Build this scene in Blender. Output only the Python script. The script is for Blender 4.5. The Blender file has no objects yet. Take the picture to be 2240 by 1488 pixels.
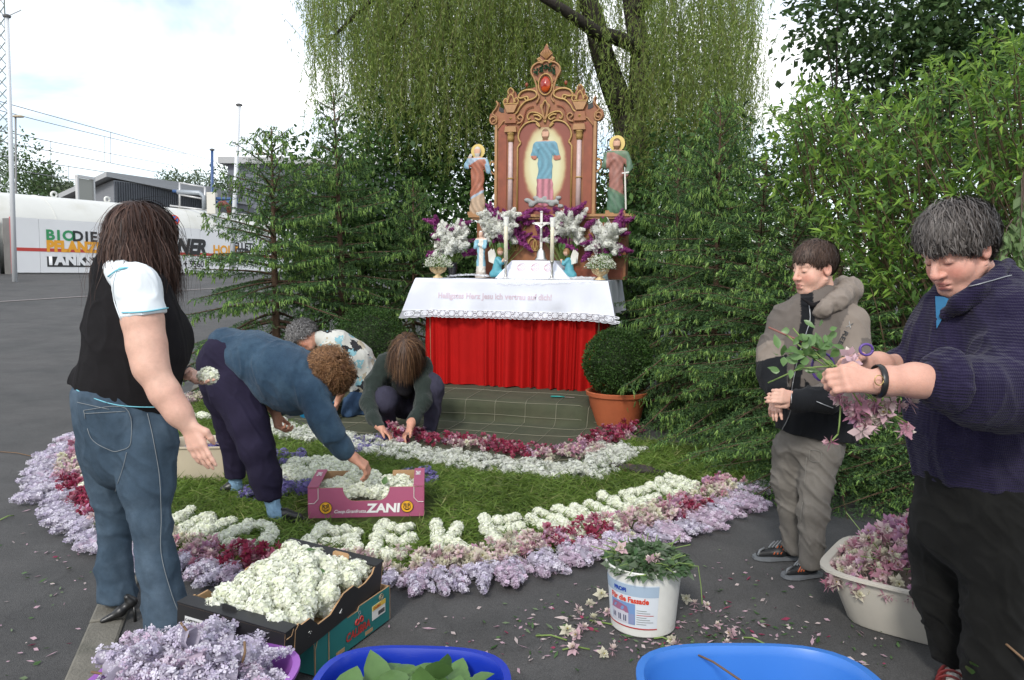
import bpy, math, random
import numpy as np
from mathutils import Matrix, Vector
random.seed(7); RNG = np.random.default_rng(7)
R = math.radians; PI = math.pi
scn = bpy.context.scene
COL = scn.collection
# ------------------------------------------------------------------ camera, sky, sun, exposure
FPX, EYE = 1701.0, 1.38
cam_d = bpy.data.cameras.new('camera'); cam = bpy.data.objects.new('camera', cam_d); COL.objects.link(cam)
cam_d.sensor_width = 36; cam_d.lens = 36 * FPX / 2240; cam_d.clip_start = .05; cam_d.clip_end = 3000
CM = Matrix.Translation((0, 0, EYE)) @ Matrix.Rotation(R(90) - math.atan(152 / FPX), 4, 'X') @ Matrix.Rotation(0.011, 4, 'Z')
cam.matrix_world = CM; scn.camera = cam
wd = bpy.data.worlds.new('World'); scn.world = wd; wd.use_nodes = True
nt = wd.node_tree; nt.nodes.clear()
def N(nt, t, **k):
    n = nt.nodes.new(t)
    for a, v in k.items():
        if a in n.inputs: n.inputs[a].default_value = v
        else: setattr(n, a, v)
    return n
SUN_EL, SUN_AZ = 38, 197          # azimuth measured clockwise from +Y (the viewing direction)
sky = N(nt, 'ShaderNodeTexSky', sky_type='NISHITA', sun_disc=False, sun_elevation=R(SUN_EL), sun_rotation=R(SUN_AZ))
bg1 = N(nt, 'ShaderNodeBackground', Strength=.12); nt.links.new(sky.outputs[0], bg1.inputs[0])
bg2 = N(nt, 'ShaderNodeBackground', Color=(.97, .985, 1, 1), Strength=1.08)
tc = N(nt, 'ShaderNodeTexCoord'); mp = N(nt, 'ShaderNodeMapping'); mp.inputs['Scale'].default_value = (1.2, 1.2, 4.2); mp.inputs['Location'].default_value = (3.1, .4, .55)
nz = N(nt, 'ShaderNodeTexNoise', Scale=1.7, Detail=6.0, Roughness=.55, Distortion=.5)
rp = N(nt, 'ShaderNodeMapRange'); rp.inputs[1].default_value = .42; rp.inputs[2].default_value = .65; rp.inputs[3].default_value = .22; rp.inputs[4].default_value = 1.0
mx = N(nt, 'ShaderNodeMixShader'); wo = N(nt, 'ShaderNodeOutputWorld')
nt.links.new(tc.outputs['Generated'], mp.inputs[0]); nt.links.new(mp.outputs[0], nz.inputs[0]); nt.links.new(nz.outputs[0], rp.inputs[0])
nt.links.new(rp.outputs[0], mx.inputs[0]); nt.links.new(bg1.outputs[0], mx.inputs[1]); nt.links.new(bg2.outputs[0], mx.inputs[2]); nt.links.new(mx.outputs[0], wo.inputs[0])
sl = bpy.data.lights.new('sun', 'SUN'); sl.energy = 1.5; sl.angle = R(10); sl.color = (1, .965, .91)
so = bpy.data.objects.new('sun', sl); COL.objects.link(so)
_e, _a = R(SUN_EL), R(SUN_AZ)
so.rotation_euler = Vector((-math.cos(_e) * math.sin(_a), -math.cos(_e) * math.cos(_a), -math.sin(_e))).to_track_quat('-Z', 'Y').to_euler()
scn.view_settings.view_transform = 'Standard'; scn.view_settings.look = 'None'; scn.view_settings.gamma = 1; scn.view_settings.exposure = 0.76
scn.cycles.max_bounces = 8; scn.cycles.transparent_max_bounces = 12
# ------------------------------------------------------------------ helpers
CMn = np.array(CM)
def ray(px, py):
    d = CMn[:3, :3] @ np.array([(px - 1120) / FPX, -(py - 744) / FPX, -1.0]); return d
def G(px, py, z=0.0):                    # the point of the level z seen at a pixel of the photograph
    d = ray(px, py); t = (z - EYE) / d[2]; return np.array([d[0] * t, d[1] * t, z])
def W(px, py, Y):                        # the point at depth Y
    d = ray(px, py); t = Y / d[1]; return np.array([d[0] * t, Y, EYE + d[2] * t])
def V(*a): return np.array(a, float)
def nrm(v): v = np.asarray(v, float); return v / (np.linalg.norm(v, axis=-1, keepdims=True) + 1e-12)
def lerp(a, b, t): return a + (b - a) * t
def link(o, parent=None):
    COL.objects.link(o)
    if parent is not None: o.parent = parent
    return o
def tag(o, label=None, cat=None, group=None, kind=None):
    if label: o['label'] = label
    if cat: o['category'] = cat
    if group: o['group'] = group
    if kind: o['kind'] = kind
    return o
def thing(name, label, cat, loc=(0, 0, 0), rz=0, group=None):
    o = bpy.data.objects.new(name, None); o.empty_display_size = .05; link(o)
    o.location = Vector([float(q) for q in loc]); o.rotation_euler = (0, 0, rz); return tag(o, label, cat, group)
def mk(name, v, f, m=None, parent=None, smooth=False, col=None, mi=None, world=False):
    """one mesh object; f is a list of faces or an (n,3)/(n,4) array; col = per-vertex rgb"""
    me = bpy.data.meshes.new(name); v = np.asarray(v, np.float32)
    if isinstance(f, np.ndarray) and f.ndim == 2:
        n, k = f.shape
        me.vertices.add(len(v)); me.vertices.foreach_set('co', v.ravel())
        me.loops.add(n * k); me.loops.foreach_set('vertex_index', f.astype(np.int32).ravel())
        me.polygons.add(n); me.polygons.foreach_set('loop_start', np.arange(0, n * k, k, dtype=np.int32))
        me.update(calc_edges=True)
    else:
        me.from_pydata([tuple(map(float, q)) for q in v], [], [tuple(int(i) for i in q) for q in f]); me.update()
    if col is not None:
        at = me.color_attributes.new('Col', 'FLOAT_COLOR', 'POINT')
        c = np.ones((len(v), 4), np.float32); c[:, :3] = col; at.data.foreach_set('color', c.ravel())
    ms = m if isinstance(m, (list, tuple)) else [m]
    for q in ms:
        if q is not None: me.materials.append(q)
    if mi is not None: me.polygons.foreach_set('material_index', np.asarray(mi, np.int32))
    if smooth: me.polygons.foreach_set('use_smooth', np.ones(len(me.polygons), bool))
    o = bpy.data.objects.new(name, me); link(o, parent)
    if parent is not None and world: o.matrix_parent_inverse = parent_matrix(parent).inverted()
    return o
def parent_matrix(p):
    m = Matrix.LocRotScale(p.location, p.rotation_euler, p.scale)
    return m if p.parent is None else parent_matrix(p.parent) @ p.matrix_parent_inverse @ m
def inst(src, name=None, parent=None, loc=(0, 0, 0), rot=(0, 0, 0), sc=1.0):
    o = bpy.data.objects.new(name or src.name.split('.')[0], src.data if hasattr(src, 'data') else src); link(o, parent)
    o.location = Vector([float(q) for q in loc]); o.rotation_euler = rot
    o.scale = (sc, sc, sc) if np.isscalar(sc) else sc
    return o
class MB:
    def __init__(s): s.v = []; s.f = []; s.c = []; s.m = []; s.col = (1, 1, 1); s.mi = 0
    def add(s, vs, fs):
        b = len(s.v); s.v += [tuple(map(float, q)) for q in vs]; s.c += [s.col] * len(vs)
        s.f += [tuple(b + i for i in q) for q in fs]; s.m += [s.mi] * len(fs); return s
    def box(s, a, b, T=None):
        x0, y0, z0 = a; x1, y1, z1 = b
        vs = np.array([(x0, y0, z0), (x1, y0, z0), (x1, y1, z0), (x0, y1, z0), (x0, y0, z1), (x1, y0, z1), (x1, y1, z1), (x0, y1, z1)], float)
        if T is not None: vs = np.array([T(q) for q in vs])
        return s.add(vs, [(0, 3, 2, 1), (4, 5, 6, 7), (0, 1, 5, 4), (1, 2, 6, 5), (2, 3, 7, 6), (3, 0, 4, 7)])
    def bar(s, a, b, w, h, up=(0, 0, 1)):
        a, b = np.array(a, float), np.array(b, float); d = nrm(b - a); u = np.array(up, float)
        if abs(d @ u) > .95: u = np.array([0, 1., 0])
        sx = nrm(np.cross(d, u)); u = np.cross(sx, d); q = []
        for p in (a, b):
            for i, j in ((-1, -1), (1, -1), (1, 1), (-1, 1)): q.append(p + sx * i * w / 2 + u * j * h / 2)
        return s.add(q, [(0, 1, 2, 3), (7, 6, 5, 4), (0, 4, 5, 1), (1, 5, 6, 2), (2, 6, 7, 3), (3, 7, 4, 0)])
    def tube(s, P, r, n=8, cap=True, flat=1.0):
        P = np.asarray(P, float); m = len(P); r = np.full(m, r, float) if np.isscalar(r) else np.asarray(r, float)
        T = np.gradient(P, axis=0); T = nrm(T); u = np.array([0, 0, 1.]) if abs(T[0][2]) < .9 else np.array([1., 0, 0])
        vs = []
        for i in range(m):
            u = nrm(u - T[i] * (u @ T[i])); w = np.cross(T[i], u)
            for k in range(n):
                a = 2 * PI * k / n; vs.append(P[i] + r[i] * (math.cos(a) * w + math.sin(a) * u * flat))
        fs = [(i * n + k, i * n + (k + 1) % n, (i + 1) * n + (k + 1) % n, (i + 1) * n + k) for i in range(m - 1) for k in range(n)]
        if cap: fs += [tuple(range(n - 1, -1, -1)), tuple((m - 1) * n + k for k in range(n))]
        return s.add(vs, fs)
    def lathe(s, prof, n=24, c=(0, 0, 0), sx=1, sy=1, cap=True, power=2.0):
        vs = []; 
        for r, z in prof:
            for k in range(n):
                a = 2 * PI * k / n; ca, sa = math.cos(a), math.sin(a)
                if power != 2: 
                    q = (abs(ca) ** power + abs(sa) ** power) ** (-1 / power); ca *= q; sa *= q
                vs.append((c[0] + r * sx * ca, c[1] + r * sy * sa, c[2] + z))
        m = len(prof)
        fs = [(i * n + k, i * n + (k + 1) % n, (i + 1) * n + (k + 1) % n, (i + 1) * n + k) for i in range(m - 1) for k in range(n)]
        if cap: fs += [tuple(range(n - 1, -1, -1)), tuple((m - 1) * n + k for k in range(n))]
        return s.add(vs, fs)
    def prism(s, poly, d, T=lambda q: q):      # outline in (x,z), thickness along y from 0 to d
        n = len(poly); vs = [T((x, 0, z)) for x, z in poly] + [T((x, d, z)) for x, z in poly]
        return s.add(vs, [tuple(range(n)), tuple(range(2 * n - 1, n - 1, -1))] + [(i, n + i, n + (i + 1) % n, (i + 1) % n) for i in range(n)])
    def build(s, name, m=None, parent=None, smooth=False, col=False):
        return mk(name, s.v, s.f, m, parent, smooth, np.array(s.c) if col else None, s.m if isinstance(m, (list, tuple)) else None)
def auto_smooth(o, ang=40):
    me = o.data; me.polygons.foreach_set('use_smooth', np.ones(len(me.polygons), bool))
    try: me.set_sharp_from_angle(angle=R(ang))
    except Exception: pass
    return o
# ------------------------------------------------------------------ materials
MATS = {}
def mat(name, c=(.5, .5, .5), rough=.6, var=0.0, vs=8.0, bump=0.0, bs=60.0, vcol=False, rnd=0.0, trans=0.0, metal=0.0, spec=.5, hue=0.0, c2=None, c2s=6.0, c2r=(.45, .6), coords='Object', sss=0.0, alpha=1.0, coat=0.0, sheen=0.0):
    """one procedural surface: base colour, soft noise variation, optional second colour in blotches, fine relief"""
    if name in MATS: return MATS[name]
    m = bpy.data.materials.new(name); MATS[name] = m; m.use_nodes = True; nt = m.node_tree; b = nt.nodes['Principled BSDF']; L = nt.links.new
    b.inputs['Roughness'].default_value = rough; b.inputs['Metallic'].default_value = metal; b.inputs['Specular IOR Level'].default_value = spec
    b.inputs['Alpha'].default_value = alpha; b.inputs['Coat Weight'].default_value = coat; b.inputs['Sheen Weight'].default_value = sheen
    if sss: b.inputs['Subsurface Weight'].default_value = sss; b.inputs['Subsurface Radius'].default_value = (.012, .005, .003); b.inputs['Subsurface Scale'].default_value = 1.0
    tc = N(nt, 'ShaderNodeTexCoord'); src = None
    if vcol: a = N(nt, 'ShaderNodeVertexColor', layer_name='Col'); src = a.outputs[0]
    else: rgb = N(nt, 'ShaderNodeRGB'); rgb.outputs[0].default_value = (*c, 1); src = rgb.outputs[0]
    if c2 is not None:
        n2 = N(nt, 'ShaderNodeTexNoise', Scale=c2s, Detail=5.0, Roughness=.6); L(tc.outputs[coords], n2.inputs['Vector'])
        mr = N(nt, 'ShaderNodeMapRange'); mr.inputs[1].default_value, mr.inputs[2].default_value = c2r; L(n2.outputs[0], mr.inputs[0])
        mxn = N(nt, 'ShaderNodeMix', data_type='RGBA'); L(mr.outputs[0], mxn.inputs[0]); L(src, mxn.inputs[6]); mxn.inputs[7].default_value = (*c2, 1); src = mxn.outputs[2]
    if var or rnd or hue:
        hs = N(nt, 'ShaderNodeHueSaturation'); L(src, hs.inputs['Color']); src = hs.outputs[0]; val = None
        if var:
            n1 = N(nt, 'ShaderNodeTexNoise', Scale=vs, Detail=4.0, Roughness=.65); L(tc.outputs[coords], n1.inputs['Vector'])
            mr = N(nt, 'ShaderNodeMapRange'); mr.inputs[1].default_value = .25; mr.inputs[2].default_value = .75; mr.inputs[3].default_value = 1 - var; mr.inputs[4].default_value = 1 + var
            L(n1.outputs[0], mr.inputs[0]); val = mr.outputs[0]
        if rnd:
            oi = N(nt, 'ShaderNodeObjectInfo'); mr = N(nt, 'ShaderNodeMapRange'); mr.inputs[3].default_value = 1 - rnd; mr.inputs[4].default_value = 1 + rnd; L(oi.outputs['Random'], mr.inputs[0])
            if val is None: val = mr.outputs[0]
            else: mm = N(nt, 'ShaderNodeMath', operation='MULTIPLY'); L(val, mm.inputs[0]); L(mr.outputs[0], mm.inputs[1]); val = mm.outputs[0]
        L(val, hs.inputs['Value'])
    L(src, b.inputs['Base Color'])
    if bump:
        nb = N(nt, 'ShaderNodeTexNoise', Scale=bs, Detail=3.0); L(tc.outputs[coords], nb.inputs['Vector'])
        bp = N(nt, 'ShaderNodeBump', Strength=bump, Distance=.01); L(nb.outputs[0], bp.inputs['Height']); L(bp.outputs[0], b.inputs['Normal'])
    if trans:
        tr = N(nt, 'ShaderNodeBsdfTranslucent'); mxs = N(nt, 'ShaderNodeMixShader'); mxs.inputs[0].default_value = trans
        L(src, tr.inputs[0]); L(b.outputs[0], mxs.inputs[1]); L(tr.outputs[0], mxs.inputs[2]); L(mxs.outputs[0], nt.nodes['Material Output'].inputs[0])
    return m
def text_obj(name, s, size, m, parent, T, depth=.001, bold=0.0, sx=1.0, shear=0.0, align='LEFT', spacing=1.0):
    """flat lettering as a mesh; T maps (x, z, off) of the lettering plane to a point"""
    cu = bpy.data.curves.new(name, 'FONT'); cu.body = s; cu.size = size; cu.offset = bold; cu.shear = shear; cu.align_x = align; cu.space_character = spacing; cu.resolution_u = 3
    o = bpy.data.objects.new(name, cu); COL.objects.link(o)
    me = bpy.data.meshes.new_from_object(o.evaluated_get(bpy.context.evaluated_depsgraph_get())); COL.objects.unlink(o); bpy.data.objects.remove(o)
    co = np.zeros(len(me.vertices) * 3, np.float32); me.vertices.foreach_get('co', co); co = co.reshape(-1, 3)
    nw = np.array([T(x * sx, y, depth) for x, y, z in co], np.float32)
    me.vertices.foreach_set('co', nw.ravel()); me.materials.clear(); me.materials.append(m); me.update()
    ob = bpy.data.objects.new(name, me); link(ob, parent); return ob
# ------------------------------------------------------------------ smooth bodies: a blended distance field turned into one surface
class VNoise:
    def __init__(s, seed=0): s.t = np.random.default_rng(seed).random((32, 32, 32)).astype(np.float32)
    def __call__(s, p):
        p = np.asarray(p, np.float32); i = np.floor(p).astype(int); f = p - i; f = f * f * (3 - 2 * f); o = 0
        for dx in (0, 1):
            for dy in (0, 1):
                for dz in (0, 1):
                    w = (f[:, 0] if dx else 1 - f[:, 0]) * (f[:, 1] if dy else 1 - f[:, 1]) * (f[:, 2] if dz else 1 - f[:, 2])
                    o = o + w * s.t[(i[:, 0] + dx) % 32, (i[:, 1] + dy) % 32, (i[:, 2] + dz) % 32]
        return o * 2 - 1
VN = VNoise(3)
class SDF:
    def __init__(s, res=.006): s.p = []; s.res = res
    def cone(s, a, b, ra, rb=None, k=.02, fl=None, fs=1.0, sub=False):
        s.p.append(('c', np.array(a, float), np.array(b, float), ra, ra if rb is None else rb, k, None if fl is None else nrm(fl), fs, sub)); return s
    def chain(s, pts, rs, k=.02, fl=None, fs=1.0):
        for i in range(len(pts) - 1): s.cone(pts[i], pts[i + 1], rs[i], rs[i + 1], k, fl, fs)
        return s
    def ell(s, c, r, M=None, k=.02, sub=False):
        s.p.append(('e', np.array(c, float), np.array(r, float), np.eye(3) if M is None else np.array(M)[:3, :3], k, sub)); return s
    def mesh(s, cut=None, shrink=0.0):
        lo = np.full(3, 1e9); hi = -lo; bbs = []
        for p in s.p:
            if p[0] == 'c':
                r = max(p[3], p[4]); a, b = np.minimum(p[1], p[2]) - r, np.maximum(p[1], p[2]) + r; k, sub = p[5], p[8]
            else:
                r = np.abs(p[3]) @ p[2]; a, b = p[1] - r, p[1] + r; k, sub = p[4], p[5]
            bbs.append((a - k - 2 * s.res, b + k + 2 * s.res))
            if not sub: lo = np.minimum(lo, a); hi = np.maximum(hi, b)
        lo = lo - 3 * s.res; n = np.ceil((hi + 3 * s.res - lo) / s.res).astype(int) + 1
        F = np.full(n, .05, np.float32); ax = [lo[i] + s.res * np.arange(n[i]) for i in range(3)]
        for p, (a, b) in zip(s.p, bbs):
            i0 = np.clip(np.floor((a - lo) / s.res).astype(int), 0, n - 1); i1 = np.clip(np.ceil((b - lo) / s.res).astype(int) + 1, 1, n)
            if np.any(i1 <= i0): continue
            X, Y, Z = np.meshgrid(*[ax[i][i0[i]:i1[i]].astype(np.float32) for i in range(3)], indexing='ij', copy=False)
            if p[0] == 'c':
                _, A, B, ra, rb, k, fl, fs, sub = p; ab = B - A; L2 = max(ab @ ab, 1e-9)
                x, y, z = X - A[0], Y - A[1], Z - A[2]; t = np.clip((x * ab[0] + y * ab[1] + z * ab[2]) / L2, 0, 1)
                x, y, z = x - t * ab[0], y - t * ab[1], z - t * ab[2]
                if fl is not None:
                    q = (x * fl[0] + y * fl[1] + z * fl[2]) * (fs - 1); x, y, z = x + q * fl[0], y + q * fl[1], z + q * fl[2]
                d = np.sqrt(x * x + y * y + z * z) - (ra + (rb - ra) * t)
                if fl is not None and fs > 1: d = d / (1 + (fs - 1) * .5)
            else:
                _, c, r, M, k, sub = p; x, y, z = X - c[0], Y - c[1], Z - c[2]
                u = [(x * M[0, i] + y * M[1, i] + z * M[2, i]) / r[i] for i in range(3)]; q = np.sqrt(u[0] ** 2 + u[1] ** 2 + u[2] ** 2)
                d = (q - 1) * float(np.min(r)) * (1 + .0 * q)
            S = F[i0[0]:i1[0], i0[1]:i1[1], i0[2]:i1[2]]
            if sub:
                h = np.clip(.5 - .5 * (S + d) / k, 0, 1); S[...] = S * (1 - h) - d * h + k * h * (1 - h)
            else:
                h = np.clip(.5 + .5 * (S - d) / k, 0, 1); S[...] = S * (1 - h) + d * h - k * h * (1 - h)
        if shrink: F += shrink
        if cut is not None:
            X, Y, Z = np.meshgrid(*ax, indexing='ij', copy=False); F = np.maximum(F, cut(X, Y, Z).astype(np.float32))
        return surface_nets(F, lo, s.res)
def surface_nets(F, lo, res):
    ins = F < 0; nx, ny, nz = F.shape
    c = np.zeros((nx - 1, ny - 1, nz - 1), np.int8)
    for dx in (0, 1):
        for dy in (0, 1):
            for dz in (0, 1): c += ins[dx:nx - 1 + dx, dy:ny - 1 + dy, dz:nz - 1 + dz]
    I = np.argwhere((c > 0) & (c < 8)); idx = np.full(c.shape, -1, np.int32); idx[tuple(I.T)] = np.arange(len(I))
    corners = [(a, b, d) for a in (0, 1) for b in (0, 1) for d in (0, 1)]; val = {q: F[I[:, 0] + q[0], I[:, 1] + q[1], I[:, 2] + q[2]] for q in corners}
    acc = np.zeros((len(I), 3)); cnt = np.zeros(len(I))
    for q in corners:
        for ax in range(3):
            if q[ax]: continue
            q2 = list(q); q2[ax] = 1; a, b = val[q], val[tuple(q2)]; cr = (a < 0) != (b < 0)
            t = np.where(cr, a / np.where(cr, a - b, 1), 0); pt = np.tile(np.array(q, float), (len(I), 1)); pt[:, ax] += t
            acc += pt * cr[:, None]; cnt += cr
    v = lo + res * (I + acc / np.maximum(cnt, 1)[:, None]); fs = []
    for ax in range(3):
        sh = [slice(1, -1)] * 3; sh[ax] = slice(0, -1); s2 = list(sh); s2[ax] = slice(1, None)
        a = ins[tuple(sh)]; b = ins[tuple(s2)]; E = np.argwhere(a != b); u, w = (ax + 1) % 3, (ax + 2) % 3
        if not len(E): continue
        sgn = a[tuple(E.T)]; off = np.ones(3, int); off[ax] = 0; base = E + off; qd = []
        for du, dw in ((-1, -1), (0, -1), (0, 0), (-1, 0)):
            k = base.copy(); k[:, u] += du; k[:, w] += dw; qd.append(idx[k[:, 0], k[:, 1], k[:, 2]])
        qd = np.stack(qd, 1); qd[~sgn] = qd[~sgn][:, ::-1]; fs.append(qd)
    f = np.concatenate(fs); f = f[(f >= 0).all(1)]
    return v, f
def relax(v, f, it=2, lam=.5):
    e = np.concatenate([f[:, [0, 1]], f[:, [1, 2]], f[:, [2, 3]], f[:, [3, 0]]]); n = len(v)
    for _ in range(it):
        s = np.zeros_like(v); c = np.zeros(n)
        for i in range(3): s[:, i] = np.bincount(e[:, 0], v[e[:, 1], i], n) + np.bincount(e[:, 1], v[e[:, 0], i], n)
        c = np.bincount(e[:, 0], minlength=n) + np.bincount(e[:, 1], minlength=n); v = v + lam * (s / np.maximum(c, 1)[:, None] - v)
    return v
def normals(v, f):
    q = np.cross(v[f[:, 2]] - v[f[:, 0]], v[f[:, 3]] - v[f[:, 1]]); n = np.zeros_like(v)
    for k in range(4):
        for i in range(3): n[:, i] += np.bincount(f[:, k], q[:, i], len(v))
    return nrm(n)
# ------------------------------------------------------------------ the setting: ground, kerb, road line, green carpet
def gz(x, y):                                   # the road climbs gently behind the square
    t = min(max((y - 9.0) / 19.0, 0), 1); return 1.05 * (t * t * (3 - 2 * t) * .35 + t * .65)
def asphalt():
    m = mat('asphalt', (.064, .062, .060), .88, var=.22, vs=3.0, bump=.55, bs=220, c2=(.046, .046, .045), c2s=.8, c2r=(.42, .66))
    nt = m.node_tree; b = nt.nodes['Principled BSDF']; L = nt.links.new; tc = N(nt, 'ShaderNodeTexCoord')
    src = b.inputs['Base Color'].links[0].from_socket
    v = N(nt, 'ShaderNodeTexVoronoi', Scale=330.0); L(tc.outputs['Object'], v.inputs['Vector'])
    mr = N(nt, 'ShaderNodeMapRange'); mr.inputs[1].default_value, mr.inputs[2].default_value, mr.inputs[3].default_value, mr.inputs[4].default_value = 0, 1, .7, 1.4
    sep = N(nt, 'ShaderNodeSeparateColor'); L(v.outputs['Color'], sep.inputs[0]); L(sep.outputs[0], mr.inputs[0])
    hs = N(nt, 'ShaderNodeHueSaturation'); L(src, hs.inputs['Color']); L(mr.outputs[0], hs.inputs['Value'])
    # fine wandering cracks
    nz = N(nt, 'ShaderNodeTexNoise', Scale=1.1, Detail=6.0); L(tc.outputs['Object'], nz.inputs['Vector'])
    va = N(nt, 'ShaderNodeVectorMath', operation='ADD'); L(tc.outputs['Object'], va.inputs[0]); L(nz.outputs['Color'], va.inputs[1])
    cv = N(nt, 'ShaderNodeTexVoronoi', feature='DISTANCE_TO_EDGE', Scale=.55); L(va.outputs[0], cv.inputs['Vector'])
    cr = N(nt, 'ShaderNodeMapRange'); cr.inputs[1].default_value, cr.inputs[2].default_value, cr.inputs[3].default_value, cr.inputs[4].default_value = .0, .006, .80, 1; L(cv.outputs[0], cr.inputs[0])
    h2 = N(nt, 'ShaderNodeHueSaturation'); L(hs.outputs[0], h2.inputs['Color']); L(cr.outputs[0], h2.inputs['Value']); L(h2.outputs[0], b.inputs['Base Color'])
    return m
xs = np.concatenate([[-900, -300, -120], np.arange(-60, 40, 2.0), [60, 120, 300, 900]]); ys = np.concatenate([[-60, -10, 0], np.arange(2, 42, 1.0), [60, 120, 300, 1200]])
gv = [(x, y, gz(x, y)) for y in ys for x in xs]; nx_ = len(xs)
gf = [(j * nx_ + i, j * nx_ + i + 1, (j + 1) * nx_ + i + 1, (j + 1) * nx_ + i) for j in range(len(ys) - 1) for i in range(nx_ - 1)]
tag(mk('ground', gv, gf, asphalt(), smooth=True), kind='structure')
concrete = mat('kerb_concrete', (.15, .14, .115), .9, var=.25, vs=9, bump=.5, bs=90, c2=(.085, .085, .065), c2s=4, c2r=(.5, .7))
kerb = thing('kerb', None, None); tag(kerb, kind='structure')
kd = nrm(V(-2.03, 5.93)); kn = V(kd[1], -kd[0]); k0 = V(-1.30, 2.15)
for i in range(9):
    a = k0 + kd * (i * .8 + .004); b = k0 + kd * ((i + 1) * .8 - .004); m = MB(); w = .062; h = .012 + .004 * ((i * 7) % 3)
    q = [a - kn * w, a + kn * w, b + kn * w, b - kn * w]; ins = [a - kn * (w - .008) + kd * .008, a + kn * (w - .008) + kd * .008, b + kn * (w - .008) - kd * .008, b - kn * (w - .008) - kd * .008]
    m.add([(*p, -.05) for p in q] + [(*p, h - .005) for p in q] + [(*p, h) for p in ins],
          [(0, 1, 5, 4), (1, 2, 6, 5), (2, 3, 7, 6), (3, 0, 4, 7), (4, 5, 9, 8), (5, 6, 10, 9), (6, 7, 11, 10), (7, 4, 8, 11), (8, 9, 10, 11)]).build('kerb_stone', concrete, kerb)
# moss and weeds in the joint beside the kerb
# painted road line far left + light gutter below the wall
def strip(name, P, w, m, dz=.012):
    vs = []; P = [np.array(p, float) for p in P]
    for i, p in enumerate(P):
        d = nrm(P[min(i + 1, len(P) - 1)] - P[max(i - 1, 0)]); n = V(d[1], -d[0])
        for s in (-1, 1): q = p + n * w * s / 2; vs.append((*q, gz(*q) + dz))
    return tag(mk(name, vs, [(2 * i, 2 * i + 1, 2 * i + 3, 2 * i + 2) for i in range(len(P) - 1)], m), kind='structure')
paint = mat('road_paint', (.20, .18, .17), .8, var=.3, vs=14)
def onroad(px, py):
    y = 8.0
    for _ in range(60):
        p = W(px, py, y); y += (p[2] - gz(p[0], y)) * 6
        y = max(y, 3)
    return W(px, py, y)[:2]
a_, b_ = onroad(0, 661), onroad(400, 636)
strip('road_line', [lerp(a_, b_, t) for t in np.linspace(-.5, 1.6, 14)], .16, paint)
# ------------------------------------------------------------------ depot in the background: wall with banner, tank, shed, pipes, poles
WL, WR = W(30, 602, 28.0), W(470, 605, 36.0)          # foot of the banner wall
wdir = nrm((WR - WL)[:2]); wn = V(wdir[1], -wdir[0])   # wn points towards the camera
if wn[1] > 0: wn = -wn
ZB = 1.03
def wall_pt(u, z, off=0.0):                             # u metres along the wall from its left end, z above its foot
    q = WL[:2] + wdir * u + wn * off; return (q[0], q[1], ZB + z)
def u_at(px, py=560):
    d = ray(px, py); A = np.array([[d[0], -wdir[0]], [d[1], -wdir[1]]]); t, u = np.linalg.solve(A, WL[:2]); return u
WLEN = 22.0
white_paint = mat('white_panel', (.76, .76, .76), .45, var=.04, vs=.7); grey_wall = mat('grey_render', (.17, .165, .16), .9, var=.2, vs=1.2, bump=.3, bs=20, coords='Object')
bw = thing('banner_wall', 'long low wall clad in white lettered advertising panels with a red stripe', 'wall', wall_pt(0, 0)); 
def par(o): return [wall_pt(*p) for p in o]
def wbox(m, u0, u1, z0, z1, o0, o1): m.box((u0, o0, z0), (u1, o1, z1), T=lambda q: np.array(wall_pt(q[0], q[2], q[1])) - np.array(bw.location)); return m
def wbuild(m, name, mt, parent): return m.build(name, mt, parent)
wbuild(wbox(MB(), -.02, WLEN, -.6, 2.02, -.5, -.05), 'wall_core', grey_wall, bw)
PW = 2.06
pu = [0, .98] + [.98 + 2.42 * i for i in range(1, 9)]
for i in range(len(pu) - 1): wbuild(wbox(MB(), pu[i] + .006, pu[i + 1] - .006, .08, PW, -.045, .0), 'panel', white_paint, bw)
wbuild(wbox(MB(), -.04, .0, .06, PW + .01, -.06, .012), 'edge_trim', mat('trim_pink', (.45, .12, .13), .5), bw)
red_s = mat('stripe_red', (.52, .05, .035), .5)
wbuild(wbox(MB(), .0, WLEN - 2, .86, .985, .0, .006), 'red_stripe', red_s, bw)
def wtext(s, px, py, hpx, m, sx=1.0, bold=.0, depth=.01, shear=0.0, spacing=1.0):
    u = u_at(px, py); d = np.linalg.norm(np.array(wall_pt(u, 0))[:2]); z = (EYE + (W(px, py, wall_pt(u, 0)[1])[2] - EYE)) - ZB
    size = hpx / FPX * wall_pt(u, 0)[1] / .72
    return text_obj('lettering', s, size, m, bw, lambda x, y, o: np.array(wall_pt(u + x, z + y, o)) - np.array(bw.location), depth, bold, sx, shear, spacing=spacing)
tgreen = mat('letter_green', (.03, .28, .10), .5); tblack = mat('letter_black', (.02, .02, .02), .5); torange = mat('letter_orange', (.80, .36, .02), .5); twhite = mat('letter_white', (.8, .8, .8), .5); tred = mat('letter_red', (.5, .04, .03), .5)
wtext('BIO', 100, 524, 22, tgreen, 1.15, .02, spacing=1.25); wtext('DIESEL', 158, 527, 22, tblack, 1.12, .02, spacing=1.2)
wtext('PFLANZENÖL', 102, 549, 23, torange, .98, .035, spacing=1.05)
u0 = u_at(103, 570); u1 = u_at(262, 570)
wbuild(wbox(MB(), u0, u1 + .6, .30, .68, .0, .007), 'lettering', tblack, bw)
wtext('TANKSTELLE', 101, 578, 23, twhite, 1.02, .035, .011, spacing=1.06)
wtext('NER', 386, 554, 32, tblack, .92, .05, .012, .25); wtext('HOLZ', 466, 556, 20, torange, .95, .02); wtext('PELLETS', 503, 545, 15, tblack, 1.0, .02); wtext('BRIKETTS', 503, 560, 14, tblack, 1.0, .02)
wtext('7449 + 9560', 363, 584, 15, tblack, .95, .01); wtext('Y', 708, 553, 38, tred, 1.1, .08)
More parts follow.
